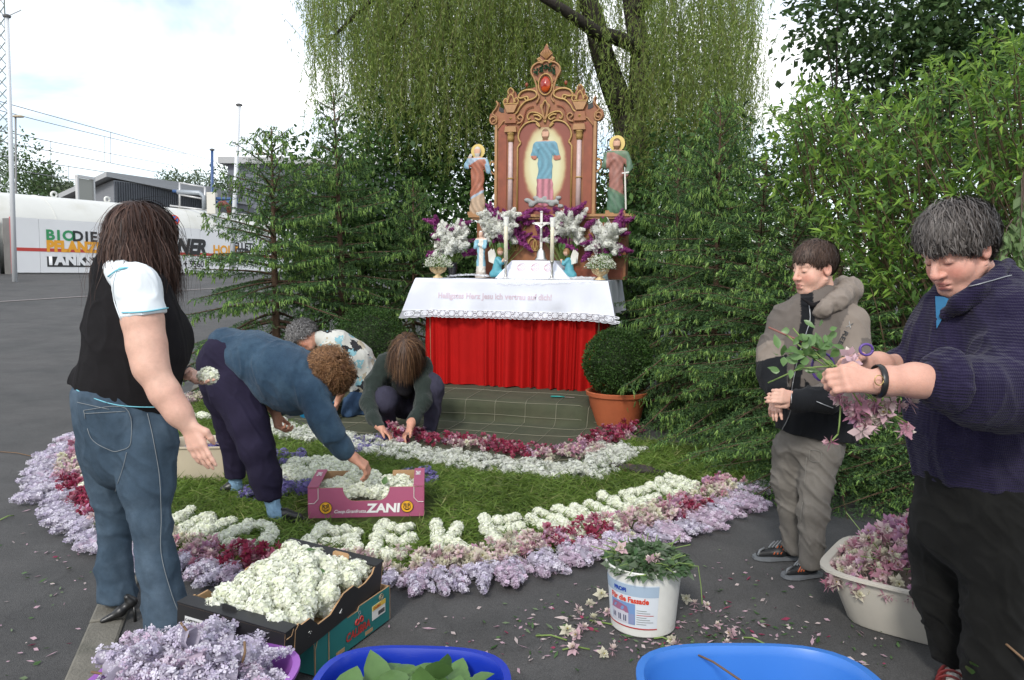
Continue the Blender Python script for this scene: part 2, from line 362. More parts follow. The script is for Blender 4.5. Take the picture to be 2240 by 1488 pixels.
# concrete side wall to the left of the panels
sw = thing('side_wall', 'dark grey rendered block wall beside the white panels, cut by the picture edge', 'wall', (0, 0, 0))
m = MB(); m.box((-9, -3.5, -.8), (-.06, -.7, 1.98), T=lambda q: wall_pt(q[0], q[2], q[1])); m.build('wall', grey_wall, sw)
# the tank: a long white cylinder lying behind the panels
tank = thing('storage_tank', 'long white cylindrical fuel tank lying behind the banner wall', 'tank', (0, 0, 0))
tank_m = mat('tank_white', (.60, .60, .56), .38, var=.07, vs=.35, c2=(.48, .47, .40), c2s=.5, c2r=(.55, .8))
TR = 1.65; TZ = 1.45; TO = -2.35
def tk(u, a, r): return wall_pt(u, TZ + r * math.sin(a), TO + r * math.cos(a))
us = [-1.6, -1.5, -1.2, -.6, .1] + list(np.arange(1.0, 17.5, 1.4)) + [17.6, 18.2, 18.5, 18.6]; rs = [.05, .7, 1.2, 1.52, TR] + [TR] * (len(us) - 9) + [1.52, 1.2, .7, .05]
m = MB(); nn = 40; vs = [tk(u, 2 * PI * k / nn, r) for u, r in zip(us, rs) for k in range(nn)]
m.add(vs, [(i * nn + k, i * nn + (k + 1) % nn, (i + 1) * nn + (k + 1) % nn, (i + 1) * nn + k) for i in range(len(us) - 1) for k in range(nn)]); m.build('shell', tank_m, tank, smooth=True)
for u in (2.2, 6.0, 9.8, 12.9, 13.6, 16.5):            # welded ring seams
    m = MB(); m.tube([tk(u, a, TR + .004) for a in np.linspace(-.3, PI + .3, 40)], .013, 5); m.build('seam', mat('tank_seam', (.62, .62, .58), .5), tank, smooth=True)
for px in (204, 318):                                   # lifting lugs
    u = u_at(px); m = MB(); c = np.array(tk(u, PI / 2, TR + .10)); m.tube([c + V(wdir[0], wdir[1], 0) * .11 * math.cos(a) + V(0, 0, .11 * math.sin(a)) for a in np.linspace(0, 2 * PI, 17)], .045, 6); m.build('lifting_lug', tank_m, tank, smooth=True)
# grey shed behind the tank
shed = thing('shed', 'grey metal shed with a mono pitch roof behind the white tank', 'building', (0, 0, 0))
sg = mat('shed_grey', (.16, .165, .18), .6, var=.08, vs=.6); sg2 = mat('shed_ribs', (.065, .07, .08), .6, var=.15, vs=2); sroof = mat('shed_roof', (.33, .335, .34), .5); salu = mat('aluminium', (.5, .5, .5), .4, metal=.3)
SA, SB, SC = W(158, 440, 46), W(250, 440, 41), W(455, 440, 50)          # left corner, near corner, right end
def shed_quad(A, B, zA0, zB0, zA1, zB1, off=0):
    return [(A[0], A[1], zA0), (B[0], B[1], zB0), (B[0], B[1], zB1), (A[0], A[1], zA1)]
zl, zn, zr = W(158, 428, 46)[2], W(249, 394, 41)[2], W(455, 422, 50)[2]
m = MB(); m.add([(SA[0], SA[1], 0), (SB[0], SB[1], 0), (SC[0], SC[1], 0), (SA[0] + 8, SA[1] + 8, 0), (SA[0], SA[1], zl), (SB[0], SB[1], zn), (SC[0], SC[1], zr), (SA[0] + 8, SA[1] + 8, zl)], [(0, 1, 5, 4), (1, 2, 6, 5), (2, 3, 7, 6), (3, 0, 4, 7)]); m.build('wall', sg, shed)
m = MB(); ov = .12; m.add([(SA[0] - .8, SA[1], zl + ov - .3), (SB[0] - .1, SB[1] - .5, zn + ov), (SC[0] + .6, SC[1] - .3, zr + ov), (SA[0] + 8, SA[1] + 8, zl + ov), (SA[0] - .8, SA[1], zl + ov - .02), (SB[0] - .1, SB[1] - .5, zn + ov + .25), (SC[0] + .6, SC[1] - .3, zr + ov + .2), (SA[0] + 8, SA[1] + 8, zl + ov + .2)],
      [(0, 1, 5, 4), (1, 2, 6, 5), (2, 3, 7, 6), (3, 0, 4, 7), (4, 5, 6, 7), (3, 2, 1, 0)]); m.build('roof', sroof, shed)
sd = nrm((SC - SB)[:2]); sn = V(sd[1], -sd[0]); sn = sn if sn[1] < 0 else -sn; sl_ = np.linalg.norm((SC - SB)[:2])
def sp(u, z, o): q = SB[:2] + sd * u + sn * o; return (q[0], q[1], z)
for i in range(44):                                     # corrugated cladding ribs
    u = .12 + i * (sl_ - .2) / 44; zt = lerp(zn, zr, u / sl_) - .05; m = MB(); m.box((u, 0, 2.0), (u + (sl_ / 44) * .55, .05, zt), T=lambda q: sp(q[0], q[2], q[1])); m.build('cladding_rib', sg2, shed)
ud = (W(293, 440, 44)[0] - SB[0]) / sd[0]
m = MB(); m.box((ud - .1, .05, 2.0), (ud + 1.05, .12, W(300, 416, 44)[2]), T=lambda q: sp(q[0], q[2], q[1])); d_ = m.build('door', mat('door_grey', (.3, .3, .27), .6), shed)
for a, b, c, d in ((ud - .16, ud - .06, 2, 0), (ud + 1.0, ud + 1.1, 2, 0)):
    m = MB(); m.box((a, .05, c), (b, .18, W(300, 414, 44)[2]), T=lambda q: sp(q[0], q[2], q[1])); m.build('door_frame', salu, d_)
m = MB(); zt = W(300, 415, 44)[2]; m.box((ud - .16, .05, zt), (ud + 1.1, .2, zt + .12), T=lambda q: sp(q[0], q[2], q[1])); m.build('door_frame', salu, d_)
# second building, only its grey corner shows above the spruce
b2 = thing('depot_building', 'grey flat roofed depot building half hidden behind the spruce tops', 'building', (0, 0, 0))
q = W(540, 372, 60); q2 = W(880, 352, 52); m = MB(); m.box((q[0], 56, 0), (q2[0], 66, q[2] - .1)); m.build('wall', mat('slate_wall', (.12, .13, .16), .7), b2); m = MB(); m.box((q[0] - .5, 55.5, q[2] - .1), (q2[0] + .3, 66.4, q[2] + .35)); m.build('roof', sroof, b2)
m = MB(); q = W(602, 392, 56); m.box((q[0], 55.9, q[2] - .8), (q[0] + 1.9, 56.05, q[2] + .3)); m.build('window', mat('dark_glass', (.02, .02, .025), .15), b2)
# filling station pipework on the tank
pipe_b = mat('pipe_blue', (.035, .08, .20), .4); pipe_g = mat('pipe_grey', (.3, .33, .36), .45, metal=.3)
pw = thing('pipework', 'blue and grey pipes with guard rail on top of the tank', 'pipework', (0, 0, 0))
YP = 37.0
def PP(px, py, Y=YP): return W(px, py, Y)
m = MB(); m.tube([PP(388, 420), PP(436, 422), PP(446, 430), PP(447, 458)], .11, 8); m.build('grey_pipe', pipe_g, pw, smooth=True)
m = MB(); m.tube([PP(378, 418), PP(440, 424)], .07, 8); m.build('blue_pipe', pipe_b, pw, smooth=True)
for y in (434, 442): m = MB(); m.tube([PP(466, y), PP(520, y + 2)], .07, 8); m.build('blue_pipe', pipe_b, pw, smooth=True)
for a, b in (((393, 400), (393, 456)), ((448, 410), (449, 458)), ((393, 400), (448, 410)), ((394, 426), (449, 436)), ((372, 450), (470, 462))): m = MB(); m.tube([PP(*a), PP(*b)], .045, 6); m.build('rail', salu, pw, smooth=True)
m = MB(); m.box((-.2, -.15, -.6), (.2, .15, .4)); o = m.build('switch_box', mat('box_cream', (.55, .53, .47), .5), pw); o.location = Vector(PP(464, 440))
def pole(name, label, px0, py0, px1, py1, Y, r, m_, cap=True, grp=None):
    a, b = W(px0, py0, Y), W(px1, py1, Y); a = a + (a - b) * max(0, (a[2] - gz(a[0], Y)) / (b[2] - a[2])); t = thing(name, label, 'pole', a, 0, grp)
    mb = MB(); mb.tube([(0, 0, 0), (b - a) * .5, b - a], [r * 1.1, r, r * .85], 10); mb.build('shaft', m_, t, smooth=True)
    if cap: mb = MB(); mb.lathe([(r * 1.5, -.03), (r * 1.7, .02), (r * .9, .06)], 12, b - a); mb.build('cap', mat('pole_cap', (.12, .12, .12), .5), t)
    return t, b - a
white_pole = mat('pole_white', (.58, .6, .62), .4)
t, e = pole('flag_pole', 'tall white flagpole in front of the left end of the wall', 29, 500, 15, 36, 24, .07, white_pole)
m = MB(); m.tube([e, e + (W(46, 22, 24) - W(15, 36, 24))], .02, 6); m.build('arm', white_pole, t)
pole('flag_pole', 'thin white flagpole rising behind the spruce tops', 512, 470, 523, 230, 34, .09, white_pole)
pole('vent_pole', 'dark blue vent pipe standing behind the tank', 464, 450, 464, 328, 38, .075, pipe_b)
def street_light(label, px, py, pxb, Y, s=1):
    a, b = W(px, py, Y), W(pxb, 520, Y); b[2] = gz(b[0], Y); t = thing('street_lamp', label, 'street lamp', b)
    m = MB(); m.tube([(0, 0, 0), a - b], .06, 8); m.build('post', mat('lamp_post', (.2, .2, .2), .5), t, smooth=True)
    m = MB(); m.lathe([(.05, -.06), (.24, -.04), (.26, .04), (.14, .1), (.02, .11)], 12, a - b + V(.18 * s, 0, .02), 1.5, .8); m.build('lamp_head', mat('lamp_beige', (.42, .36, .27), .6), t, smooth=True)
street_light('beige street lamp above the depot roof behind the spruce', 565, 338, 566, 48); street_light('small grey street lamp beside the lattice mast', 34, 256, 33, 52, 1)
# no stopping sign
t = thing('road_sign', 'round blue no stopping sign with red rim behind the brown haired woman', 'road sign', W(380, 482, 22)); 
sgr = .42
m = MB(); m.lathe([(.0, -.02), (sgr * .36, -.02), (sgr * .36, 0), (0, 0)], 28); o = m.build('rim', mat('sign_red', (.6, .07, .04), .4), t, smooth=False); o.rotation_euler = (R(90), 0, R(18))
m = MB(); m.lathe([(.0, .0), (sgr * .28, .0), (sgr * .28, .012), (0, .012)], 28); o = m.build('face', mat('sign_blue', (.05, .14, .45), .4), t); o.rotation_euler = (R(90), 0, R(18))
m = MB(); m.box((-.12, -.02, .014), (.12, .02, .02)); o = m.build('bar', MATS['sign_red'], t); o.rotation_euler = (R(90), R(45), R(18))
m = MB(); m.box((-.12, -.02, .014), (.12, .02, .022)); o = m.build('bar', MATS['sign_red'], t); o.rotation_euler = (R(90), R(-45), R(18))
a = W(380, 482, 22); m = MB(); m.tube([(0, .04, -.3), (0, .04, gz(a[0], 22) - a[2])], .03, 8); m.build('post', white_pole, t)
# red-brown barrel-like cover on the tank end
t = thing('vent_hood', 'rust red curved vent hood behind the tank', 'vent', W(488, 452, 36)); m = MB(); m.tube([(-.25, 0, -.05), (-.14, 0, .13), (.07, 0, .15), (.25, 0, .0), (.28, 0, -.4)], [.08, .12, .13, .11, .09], 10); m.build('hood', mat('rust_red', (.13, .03, .02), .6), t, smooth=True)
t = thing('signal_light', 'small dark traffic signal head seen beyond the depot', 'traffic light', W(515, 418, 50)); 
m = MB(); m.box((-.38, -.2, -.5), (.38, .2, .5)); m.build('housing', mat('signal_dark', (.05, .05, .055), .6), t)
for z in (-.28, 0, .28): m = MB(); m.lathe([(0, 0), (.13, .0), (.15, .1)], 12); o = m.build('lens', mat('dark_lens', (.02, .02, .02), .2), t); o.location = (0, -.2, z); o.rotation_euler = (R(90), 0, 0)
m = MB(); m.tube([(0, .1, -.5), (0, .1, -5)], .08, 8); m.build('post', MATS['lamp_post'], t)
# lattice mast and overhead wires of the railway
steel = mat('mast_steel', (.16, .19, .17), .6); mast = thing('lattice_mast', 'green grey steel lattice mast of the railway cut by the picture edge', 'mast', (0, 0, 0)); YM = 60
c0 = [W(-6, 420, YM), W(24, 420, YM), W(24, 420, YM + 1.1), W(-6, 420, YM + 1.1)]; c1 = [W(-8, -40, YM), W(8, -40, YM), W(8, -40, YM + .6), W(-8, -40, YM + .6)]
for a, b in zip(c0, c1): m = MB(); m.tube([(a[0], a[1], .5), a, b], .055, 4); m.build('chord', steel, mast)
for k in range(18):
    for j in range(4):
        t0, t1 = k / 18, (k + 1) / 18; a = lerp(c0[j], c1[j], t0 if (k + j) % 2 else t1); b = lerp(c0[(j + 1) % 4], c1[(j + 1) % 4], t1 if (k + j) % 2 else t0); m = MB(); m.bar(a, b, .05, .05); m.build('brace', steel, mast)
wire = mat('wire', (.12, .12, .13), .5)
WI = [((28, 230), (430, 342), 0), ((25, 245), (360, 326), .4), ((35, 292), (330, 352), .2), ((55, 320), (400, 388), 0), ((90, 355), (330, 392), 0), ((110, 385), (250, 408), 0)]
for i, (a, b, s) in enumerate(WI):
    A, B = W(*a, 58), W(*b, 95); A2 = A + (A - B) * .25; B2 = B + (B - A) * .25
    m = MB(); m.tube([lerp(A2, B2, t) - V(0, 0, s * 2 * t * (1 - t)) for t in np.linspace(0, 1, 9)], .028, 4)
    tag(m.build('overhead_wire', wire), ['highest overhead railway wire crossing the sky', 'second overhead railway wire from the top', 'third overhead railway wire from the top', 'thick overhead railway wire above the shed', 'overhead wire just over the grey shed roof', 'lowest overhead wire left of the shed'][i], 'wire', 'overhead railway wires')
for i, (px, y0, y1) in enumerate(((111, 308, 360), (228, 300, 355), (242, 290, 357), (150, 362, 400))):
    m = MB(); m.tube([W(px, y0, 70), W(px, y1, 70)], .022, 4); tag(m.build('wire_dropper', wire), ['vertical dropper between wires nearest the mast', 'vertical dropper wire in the middle of the sky', 'longer vertical dropper wire above the woman', 'short low vertical dropper above the tank'][i], 'wire', 'overhead wire droppers')
# ------------------------------------------------------------------ vegetation
def leaves(P, D, L, Wd, tilt=None, fold=False, seed=0, bend=.0):
    """diamond leaves at points P along directions D; L, Wd scalars or arrays. Returns verts, quads"""
    r = np.random.default_rng(seed); n = len(P); D = nrm(D); L = np.broadcast_to(L, n)[:, None]; Wd = np.broadcast_to(Wd, n)[:, None]
    u = nrm(r.normal(size=(n, 3))) if tilt is None else nrm(tilt + .45 * r.normal(size=(n, 3)))
    s = nrm(np.cross(D, u)); nn = np.cross(s, D)
    a, t = P, P + D * L - nn * L * bend; l = P + D * L * .42 + s * Wd / 2; q = P + D * L * .42 - s * Wd / 2
    if not fold:
        v = np.stack([a, l, t, q], 1).reshape(-1, 3); f = np.arange(4 * n).reshape(n, 4)
        return v, f, 4
    m = P + D * L * .5 - nn * Wd * .22
    v = np.stack([a, l, t, q, m], 1).reshape(-1, 3); b = np.arange(n)[:, None] * 5
    f = np.concatenate([b + np.array([0, 1, 2, 4]), b + np.array([0, 4, 2, 3])]); return v, f, 5
def shade_cols(n, k, cols, seed=0, var=.18):
    r = np.random.default_rng(seed); c = np.array(cols, float)[r.integers(0, len(cols), n)] * (1 + var * r.normal(size=(n, 1))); return np.repeat(np.clip(c, .004, 1), k, 0)
def join(parts):
    V_, F_, C_ = [], [], []; b = 0
    for v, f, c in parts: V_.append(v); F_.append(f + b); C_.append(c); b += len(v)
    return np.concatenate(V_), np.concatenate(F_), np.concatenate(C_)
leaf_m = mat('leaf', vcol=True, rough=.5, trans=.48, spec=.3); needle_m = mat('needle', vcol=True, rough=.6, trans=.18, spec=.2)
bark = mat('bark', (.028, .022, .018), .95, var=.4, vs=14, bump=1.0, bs=35); spruce_bark = mat('spruce_bark', (.085, .05, .03), .95, var=.35, vs=30, bump=.8, bs=80)
def seg_needles(A, B, per_m, L, Wd, cols, seed, spread=1.0):
    """needles round straight twigs A-B"""
    r = np.random.default_rng(seed); ln = np.linalg.norm(B - A, axis=1); k = np.maximum((ln * per_m).astype(int), 3); idx = np.repeat(np.arange(len(A)), k); t = r.random(len(idx))[:, None]
    P = A[idx] + (B - A)[idx] * t; d = nrm((B - A)[idx]); s = nrm(r.normal(size=(len(idx), 3))); s = nrm(s - d * (s * d).sum(1, keepdims=True)); s[:, 2] *= .75
    v, f, kk = leaves(P, d * .75 + s * spread, L * (.8 + .4 * r.random(len(idx))), Wd, seed=seed + 1); return v, f, shade_cols(len(idx), kk, cols, seed + 2, .25)
def shoot_prisms(P, D, L, r0, cols, seed):
    """soft young shoots: three sided spindles"""
    r = np.random.default_rng(seed); n = len(P); D = nrm(D); u = nrm(np.cross(D, nrm(r.normal(size=(n, 3))))); w = np.cross(D, u); L = np.broadcast_to(L, n)[:, None]; rings = []
    for t, q in ((0, .35), (.3, 1.0), (.8, .8), (1.0, .15)):
        for k in range(3): a = 2 * PI * k / 3 + .5 * t; rings.append(P + D * L * t + (math.cos(a) * u + math.sin(a) * w) * r0 * q)
    v = np.stack(rings, 1).reshape(-1, 3); b = np.arange(n)[:, None] * 12; f = np.concatenate([b + np.array([i * 3 + k, i * 3 + (k + 1) % 3, (i + 1) * 3 + (k + 1) % 3, (i + 1) * 3 + k]) for i in range(3) for k in range(3)])
    return v, f, shade_cols(n, 12, cols, seed + 5, .16)
def spruce(seed, H, rb, z0=.12, dens=1.0, shoots=.36, bare=.12):
    r = np.random.default_rng(seed); A, B = [], []; S, SD = [], []; wood = MB(); z = z0; wh = 0; bend = r.normal(size=2) * .05
    ax = lambda q: V(bend[0] * (q / H) ** 2, bend[1] * (q / H) ** 2, q)
    while z < H * .97:
        f = z / H; L0 = rb * (1 - f) ** .85 + .10; nb = 7 if f < .8 else 5; a0 = r.random() * 6.28
        for i in range(nb):
            az = a0 + 6.28 * i / nb + r.normal() * .18; L = L0 * (.72 + .5 * r.random()); el = lerp(-.12, .75, f ** 1.5) + r.normal() * .1
            d = V(math.cos(az), math.sin(az), math.tan(el)); d = nrm(d); side = V(-math.sin(az), math.cos(az), 0); p0 = ax(z + r.normal() * .05); n = max(int(L / .07), 3); pts = [p0]
            for j in range(n):
                t = j / n; d = nrm(d + V(0, 0, (-.10 + .17 * t) * (1 - f))); pts.append(pts[-1] + d * (L / n))
            pts = np.array(pts); wood.tube(pts[::2] if len(pts) > 5 else pts, np.linspace(.010 * (.5 + L), .002, len(pts[::2] if len(pts) > 5 else pts)), 4, cap=False)
            for j in range(1, n + 1):
                t = j / n
                if t < .18 * L0: continue
                A.append(pts[j - 1]); B.append(pts[j]); dd = nrm(pts[j] - pts[j - 1])
                for sd in (-1, 1):
                    tl = (.46 * L * (1 - t) ** .8 + .05) * (.6 + .6 * r.random())
                    if tl > .30: tl = .30
                    td = nrm(dd * .8 + side * sd * (.8 + .3 * r.random()) + V(0, 0, -.12 - .14 * r.random())); q0 = pts[j] - dd * r.random() * .05; q1 = q0 + td * tl * .55; td2 = nrm(td + V(0, 0, -.22)); q2 = q1 + td2 * tl * .45
                    A += [q0, q1]; B += [q1, q2]; ends = [(q2, td2)]
                    for w in np.arange(.05, tl, .055):
                        s2 = 1 if int(w * 1000) % 2 else -1; wd_ = nrm(td + np.cross(td, V(0, 0, 1)) * s2 * .9 + V(0, 0, -.15)); w0 = q0 + (q2 - q0) * (w / tl); wl = .04 + .06 * r.random() * (1 - w / tl); A.append(w0); B.append(w0 + wd_ * wl); ends.append((w0 + wd_ * wl, wd_))
                    for e, ed in ends:
                        if r.random() < shoots * (1.9 if VN(np.array([e * 3.3 + seed]))[0] > .0 else .25):
                            for _ in range(1 + int(r.integers(3))): S.append(e - ed * .03 * r.random()); SD.append(ed * .30 + V(0, 0, -1) + .22 * r.normal(size=3))
            e = pts[-1]
            for _ in range(2): S.append(e); SD.append(d * .5 + V(0, 0, -.8) + .2 * r.normal(size=3))
        z += (.13 + .07 * r.random()) / dens; wh += 1
    tip = ax(H); A.append(ax(H * .95)); B.append(tip)
    for k in range(5): S.append(tip - V(0, 0, .03 + .02 * k)); a = k * 1.3; SD.append(V(math.cos(a), math.sin(a), -.4))
    S.append(tip); SD.append(V(0, 0, 1.))
    wood.tube([ax(q) for q in np.linspace(0, H, 9)], np.linspace(.014 * H + .012, .006, 9), 8)
    A, B, S, SD = map(np.array, (A, B, S, SD)); rr = np.random.default_rng(seed + 9)
    dark = [(.055, .112, .040), (.072, .14, .048), (.042, .09, .036), (.09, .16, .056)]; lite = [(.18, .30, .065), (.21, .34, .085), (.13, .24, .055), (.25, .36, .11), (.10, .20, .05)]
    v1 = seg_needles(A, B, 150, .024, .0065, dark, seed); L = .026 + .042 * rr.random(len(S)); v2 = shoot_prisms(S, SD, L, .0062, lite, seed + 3)
    v3 = seg_needles(S, S + nrm(SD) * L[:, None], 230, .015, .0036, lite, seed + 6, .6)
    return wood, join([v1, v2, v3])
SPR = []
for sd, H, rb in ((11, 3.0, 1.10), (23, 2.7, 1.20)):
    wd_, (v, f, c) = spruce(sd, H, rb); me = mk('needles', v, f, needle_m, None, col=c); wo_ = wd_.build('trunk', spruce_bark, smooth=True); SPR.append((wo_.data, me.data)); bpy.data.objects.remove(me); bpy.data.objects.remove(wo_)
def put_spruce(k, px, Y, sc, rz, label, grp, lean=(0, 0)):
    p = W(px, 700, Y); t = thing('spruce_tree', label, 'tree', (p[0], Y, gz(p[0], Y)), 0, grp); t.rotation_euler = (lean[0], lean[1], rz); t.scale = sc
    inst(SPR[k][0], 'trunk', t); inst(SPR[k][1], 'crown', t)
GL, GR = 'spruces set up left of the altar', 'spruces set up right of the altar'
put_spruce(1, 606, 8.35, (1.12, 1.12, 1.05), 1.0, 'leftmost spruce, bushy, reaching over the road towards the banner wall', GL, (0, -.02))
put_spruce(0, 752, 9.0, (1.0, 1.0, 1.12), 2.4, 'tallest spruce left of the altar, bare leader against the sky', GL, (0, .02))
put_spruce(1, 905, 9.6, (.62, .62, .9), 4.0, 'slim spruce between the tallest one and the carved altarpiece', GL)
put_spruce(0, 1480, 7.7, (.80, .80, .90), .5, 'spruce nearest the altar on its right side, boughs over the tablecloth', GR)
put_spruce(1, 1565, 6.85, (.86, .86, 1.06), 3.3, 'second spruce from the altar in the right row, behind the potted box ball', GR)
put_spruce(0, 1650, 6.25, (1.0, 1.0, .76), 5.2, 'middle spruce of the right row, low boughs brushing the cut grass', GR)
put_spruce(1, 1735, 5.55, (.84, .84, .68), 1.9, 'spruce directly behind the boy', GR)
put_spruce(0, 1842, 4.95, (.86, .86, .50), .2, 'spruce between the boy and the woman in the navy sweater', GR)
put_spruce(1, 2110, 4.5, (.80, .80, .46), 2.9, 'low spruce behind the woman in the navy sweater', GR)
# weeping willow
wil = thing('willow_tree', 'big weeping willow with dark forked trunk hanging over the altar', 'tree', W(1395, 640, 12.0)); base = np.array(wil.location); wil.location = (base[0], 12.0, gz(base[0], 12)); base = np.array(wil.location)
m = MB()
def limb(pts, r, n=10): m.tube([W(a, b, y) - base for a, b, y in pts], r, n)
limb([(1402, 780, 12), (1400, 620, 12), (1398, 440, 12), (1388, 330, 12.0), (1372, 255, 12.0)], [.30, .27, .25, .25, .24], 14)
limb([(1376, 280, 12), (1342, 190, 11.9), (1318, 120, 11.8), (1296, 30, 11.7), (1250, -90, 11.5), (1150, -230, 11.2)], [.20, .19, .17, .15, .12, .08])
limb([(1385, 290, 12), (1398, 200, 12.1), (1400, 120, 12.1), (1388, 40, 12.2), (1372, -60, 12.2), (1380, -250, 12.3)], [.19, .16, .15, .15, .13, .1])
limb([(1398, 110, 12.1), (1372, 92, 11.7), (1340, 80, 11.4), (1308, 74, 11.2), (1230, 20, 10.6), (1100, -60, 10.2)], [.10, .11, .10, .10, .07, .04])
limb([(1392, 30, 12.1), (1450, -60, 12.0), (1560, -160, 12.0), (1660, -200, 11.8)], [.11, .1, .07, .04])
limb([(1150, -230, 11.2), (1000, -120, 11.2), (900, 20, 11.3), (850, 90, 11.4)], [.08, .06, .045, .02])
limb([(1000, -120, 11.2), (880, -60, 11.1), (780, 30, 11.0), (720, 90, 10.9)], [.05, .04, .03, .015]); limb([(960, -60, 11.2), (990, 90, 11.3), (1010, 190, 11.4)], [.05, .035, .015])
m.build('trunk', bark, wil, smooth=True)
r = np.random.default_rng(5); WP, WDr = [], []; tw = MB()
def low_env(px): return float(np.interp(px, [670, 690, 740, 800, 860, 960, 1040, 1100, 1330, 1420, 1480, 1560, 1640, 1690], [120, 190, 190, 260, 300, 310, 300, 290, 330, 400, 430, 420, 330, 180]))
nst = 0
while nst < 3600:
    px = 675 + 985 * r.random(); le = low_env(px) ; end = le + 70 - r.exponential(1.0) * 120 + r.normal() * 25
    if r.random() < .35: end = -60 + (le + 60) * r.random()
    start = end - 90 - 330 * r.random(); Y = 10.2 + 3.4 * r.random() if px < 1040 or px > 1330 else 10.6 + 3.0 * r.random()
    if 1255 < px < 1410 and r.random() < .72: continue
    if px < 800 and r.random() < .45: continue
    if px > 1600 and r.random() < .45: continue
    a, b = W(px, start, Y), W(px + r.normal() * 16, end, Y); n = int(np.linalg.norm(a - b) / .045); sway = r.normal(size=3) * .05; t = np.linspace(0, 1, max(n, 3))[:, None]
    pts = a + (b - a) * t + sway * np.sin(t * 3.0 + r.random() * 3) + V(r.normal() * .25, r.normal() * .15, .12) * (1 - t) ** 2; nst += 1
    WP.append(pts); WDr.append(np.tile(V(0, 0, -1), (len(pts), 1)) + r.normal(size=(len(pts), 3)) * .5)
    if nst % 3 == 0: tw.tube(pts[::6] - base if len(pts) > 12 else pts[[0, -1]] - base, .003, 3, cap=False)
WP, WDr = np.concatenate(WP), np.concatenate(WDr); v, f, k = leaves(WP - base, WDr, .055 + .05 * r.random(len(WP)), .011 + .006 * r.random(len(WP)), seed=4, bend=.15)
v2, f2, _ = leaves(WP - base + r.normal(size=WP.shape) * .02, WDr + r.normal(size=WP.shape) * .4, .05 + .04 * r.random(len(WP)), .012, seed=6, bend=.1)
wc = [(.23, .31, .07), (.28, .36, .09), (.18, .26, .06), (.33, .40, .13), (.24, .32, .12)]
mk('crown', *join([(v, f, shade_cols(len(WP), k, wc, 3)), (v2, f2, shade_cols(len(WP), 4, wc, 8))])[:2], mat('willow_leaf', vcol=True, rough=.5, trans=.6, spec=.25), wil, col=np.concatenate([shade_cols(len(WP), k, wc, 3), shade_cols(len(WP), 4, wc, 8)]))
tw.build('hanging_twigs', mat('willow_twig', (.14, .13, .05), .8), wil)
# leafy shrubs and small trees: stems with leaves gathered in clumps
def bush(name, label, cat, base, blobs, n, L, Wd, cols, seed, grp=None, stems=10, clump=.12, droop=.2, fold=False, mtl=None, outer=True):
    r = np.random.default_rng(seed); base = np.array(base, float); t = thing(name, label, cat, base, 0, grp); blobs = [(np.array(c, float), np.array(q, float)) for c, q in blobs]
    vol = np.array([np.prod(q) ** .75 for _, q in blobs]); vol /= vol.sum(); C = []
    for (c, q), w in zip(blobs, vol):
        k = max(int(n * w / 9), 1); d = nrm(r.normal(size=(k, 3))); rad = r.random((k, 1)) ** (.33 if not outer else .22); C.append((c + d * q * rad * (1 + .16 * r.normal(size=(k, 1))), d))
    cc = np.concatenate([a for a, _ in C]); cd = np.concatenate([b for _, b in C]); idx = np.repeat(np.arange(len(cc)), 9)
    P = cc[idx] + r.normal(size=(len(idx), 3)) * clump; P[:, 2] = np.maximum(P[:, 2], .02 + gz(0, float(base[1]))); D = cd[idx] * .7 + r.normal(size=(len(idx), 3)) * .7 + V(0, 0, -droop)
    v, f, k = leaves(P - base, D, L * (sz_ := .45 + .9 * r.random(len(P))), Wd * sz_ * (.8 + .4 * r.random(len(P))), tilt=np.tile(V(0, 0, 1), (len(P), 1)), fold=fold, seed=seed + 1, bend=.15)
    cl = np.repeat((1 + .22 * r.normal(size=(len(cc), 1))), 9, 0); col = shade_cols(len(P), 1, cols, seed + 2, .15) * np.clip(cl, .4, 1.6); mk('crown', v, f, mtl or leaf_m, t, col=np.repeat(col, k, 0))
    m = MB(); 
    for i in range(stems):
        e = cc[r.integers(len(cc))] - base; s = V(r.normal() * .15, r.normal() * .1, 0); mid = lerp(s, e, .5) + V(r.normal() * .12, r.normal() * .12, .15 * e[2]); m.tube([s, lerp(s, mid, .5) + V(0, 0, .05 * e[2]), mid, e], [.028, .022, .016, .005], 5, cap=False)
    m.build('trunk', bark, t, smooth=True); return t
dg = [(.048, .10, .033), (.065, .125, .038), (.038, .08, .032), (.085, .145, .05)]; mg = [(.07, .14, .038), (.09, .17, .045), (.058, .12, .036), (.115, .195, .058)]
def BW(px, py, Y, rx, rz, ry=None): return (W(px, py, Y), (rx, ry or rx, rz))
bush('garden_shrub', 'loose leafy green shrub behind the spruces left of the altar', 'shrub', (W(820, 600, 10.8)[0], 10.8, gz(0, 10.8)), [BW(740, 430, 10.6, .8, .9), BW(850, 420, 11, .9, 1.1), BW(900, 330, 11.4, .7, .6), BW(930, 520, 10.6, .8, .8), BW(800, 580, 10.4, 1.0, .8), BW(700, 520, 10.8, .7, .8)], 20000, .085, .05, mg + dg[:2], 31, stems=22)
bush('garden_shrub', 'dense dark shrub directly behind the carved altarpiece', 'shrub', (W(1040, 600, 11.5)[0], 11.5, gz(0, 11.5)), [BW(1000, 480, 11.3, .8, 1.0), BW(1050, 330, 11.6, .7, .8), BW(1020, 600, 11.0, .9, .7), BW(1200, 560, 11.4, 1.1, .9), BW(1340, 520, 11.2, .6, .9), BW(1310, 600, 10.6, .7, .6)], 18000, .09, .055, mg[:2] + dg[:2], 32, stems=18)
bush('copper_shrub', 'small dark red leaved shrub glimpsed between altarpiece and willow trunk', 'shrub', (W(1322, 600, 12.6)[0], 12.6, gz(0, 12.6)), [BW(1318, 380, 12.6, .35, .5), BW(1330, 440, 12.6, .4, .5)], 900, .08, .05, [(.05, .012, .01), (.07, .02, .012)], 33, stems=5)
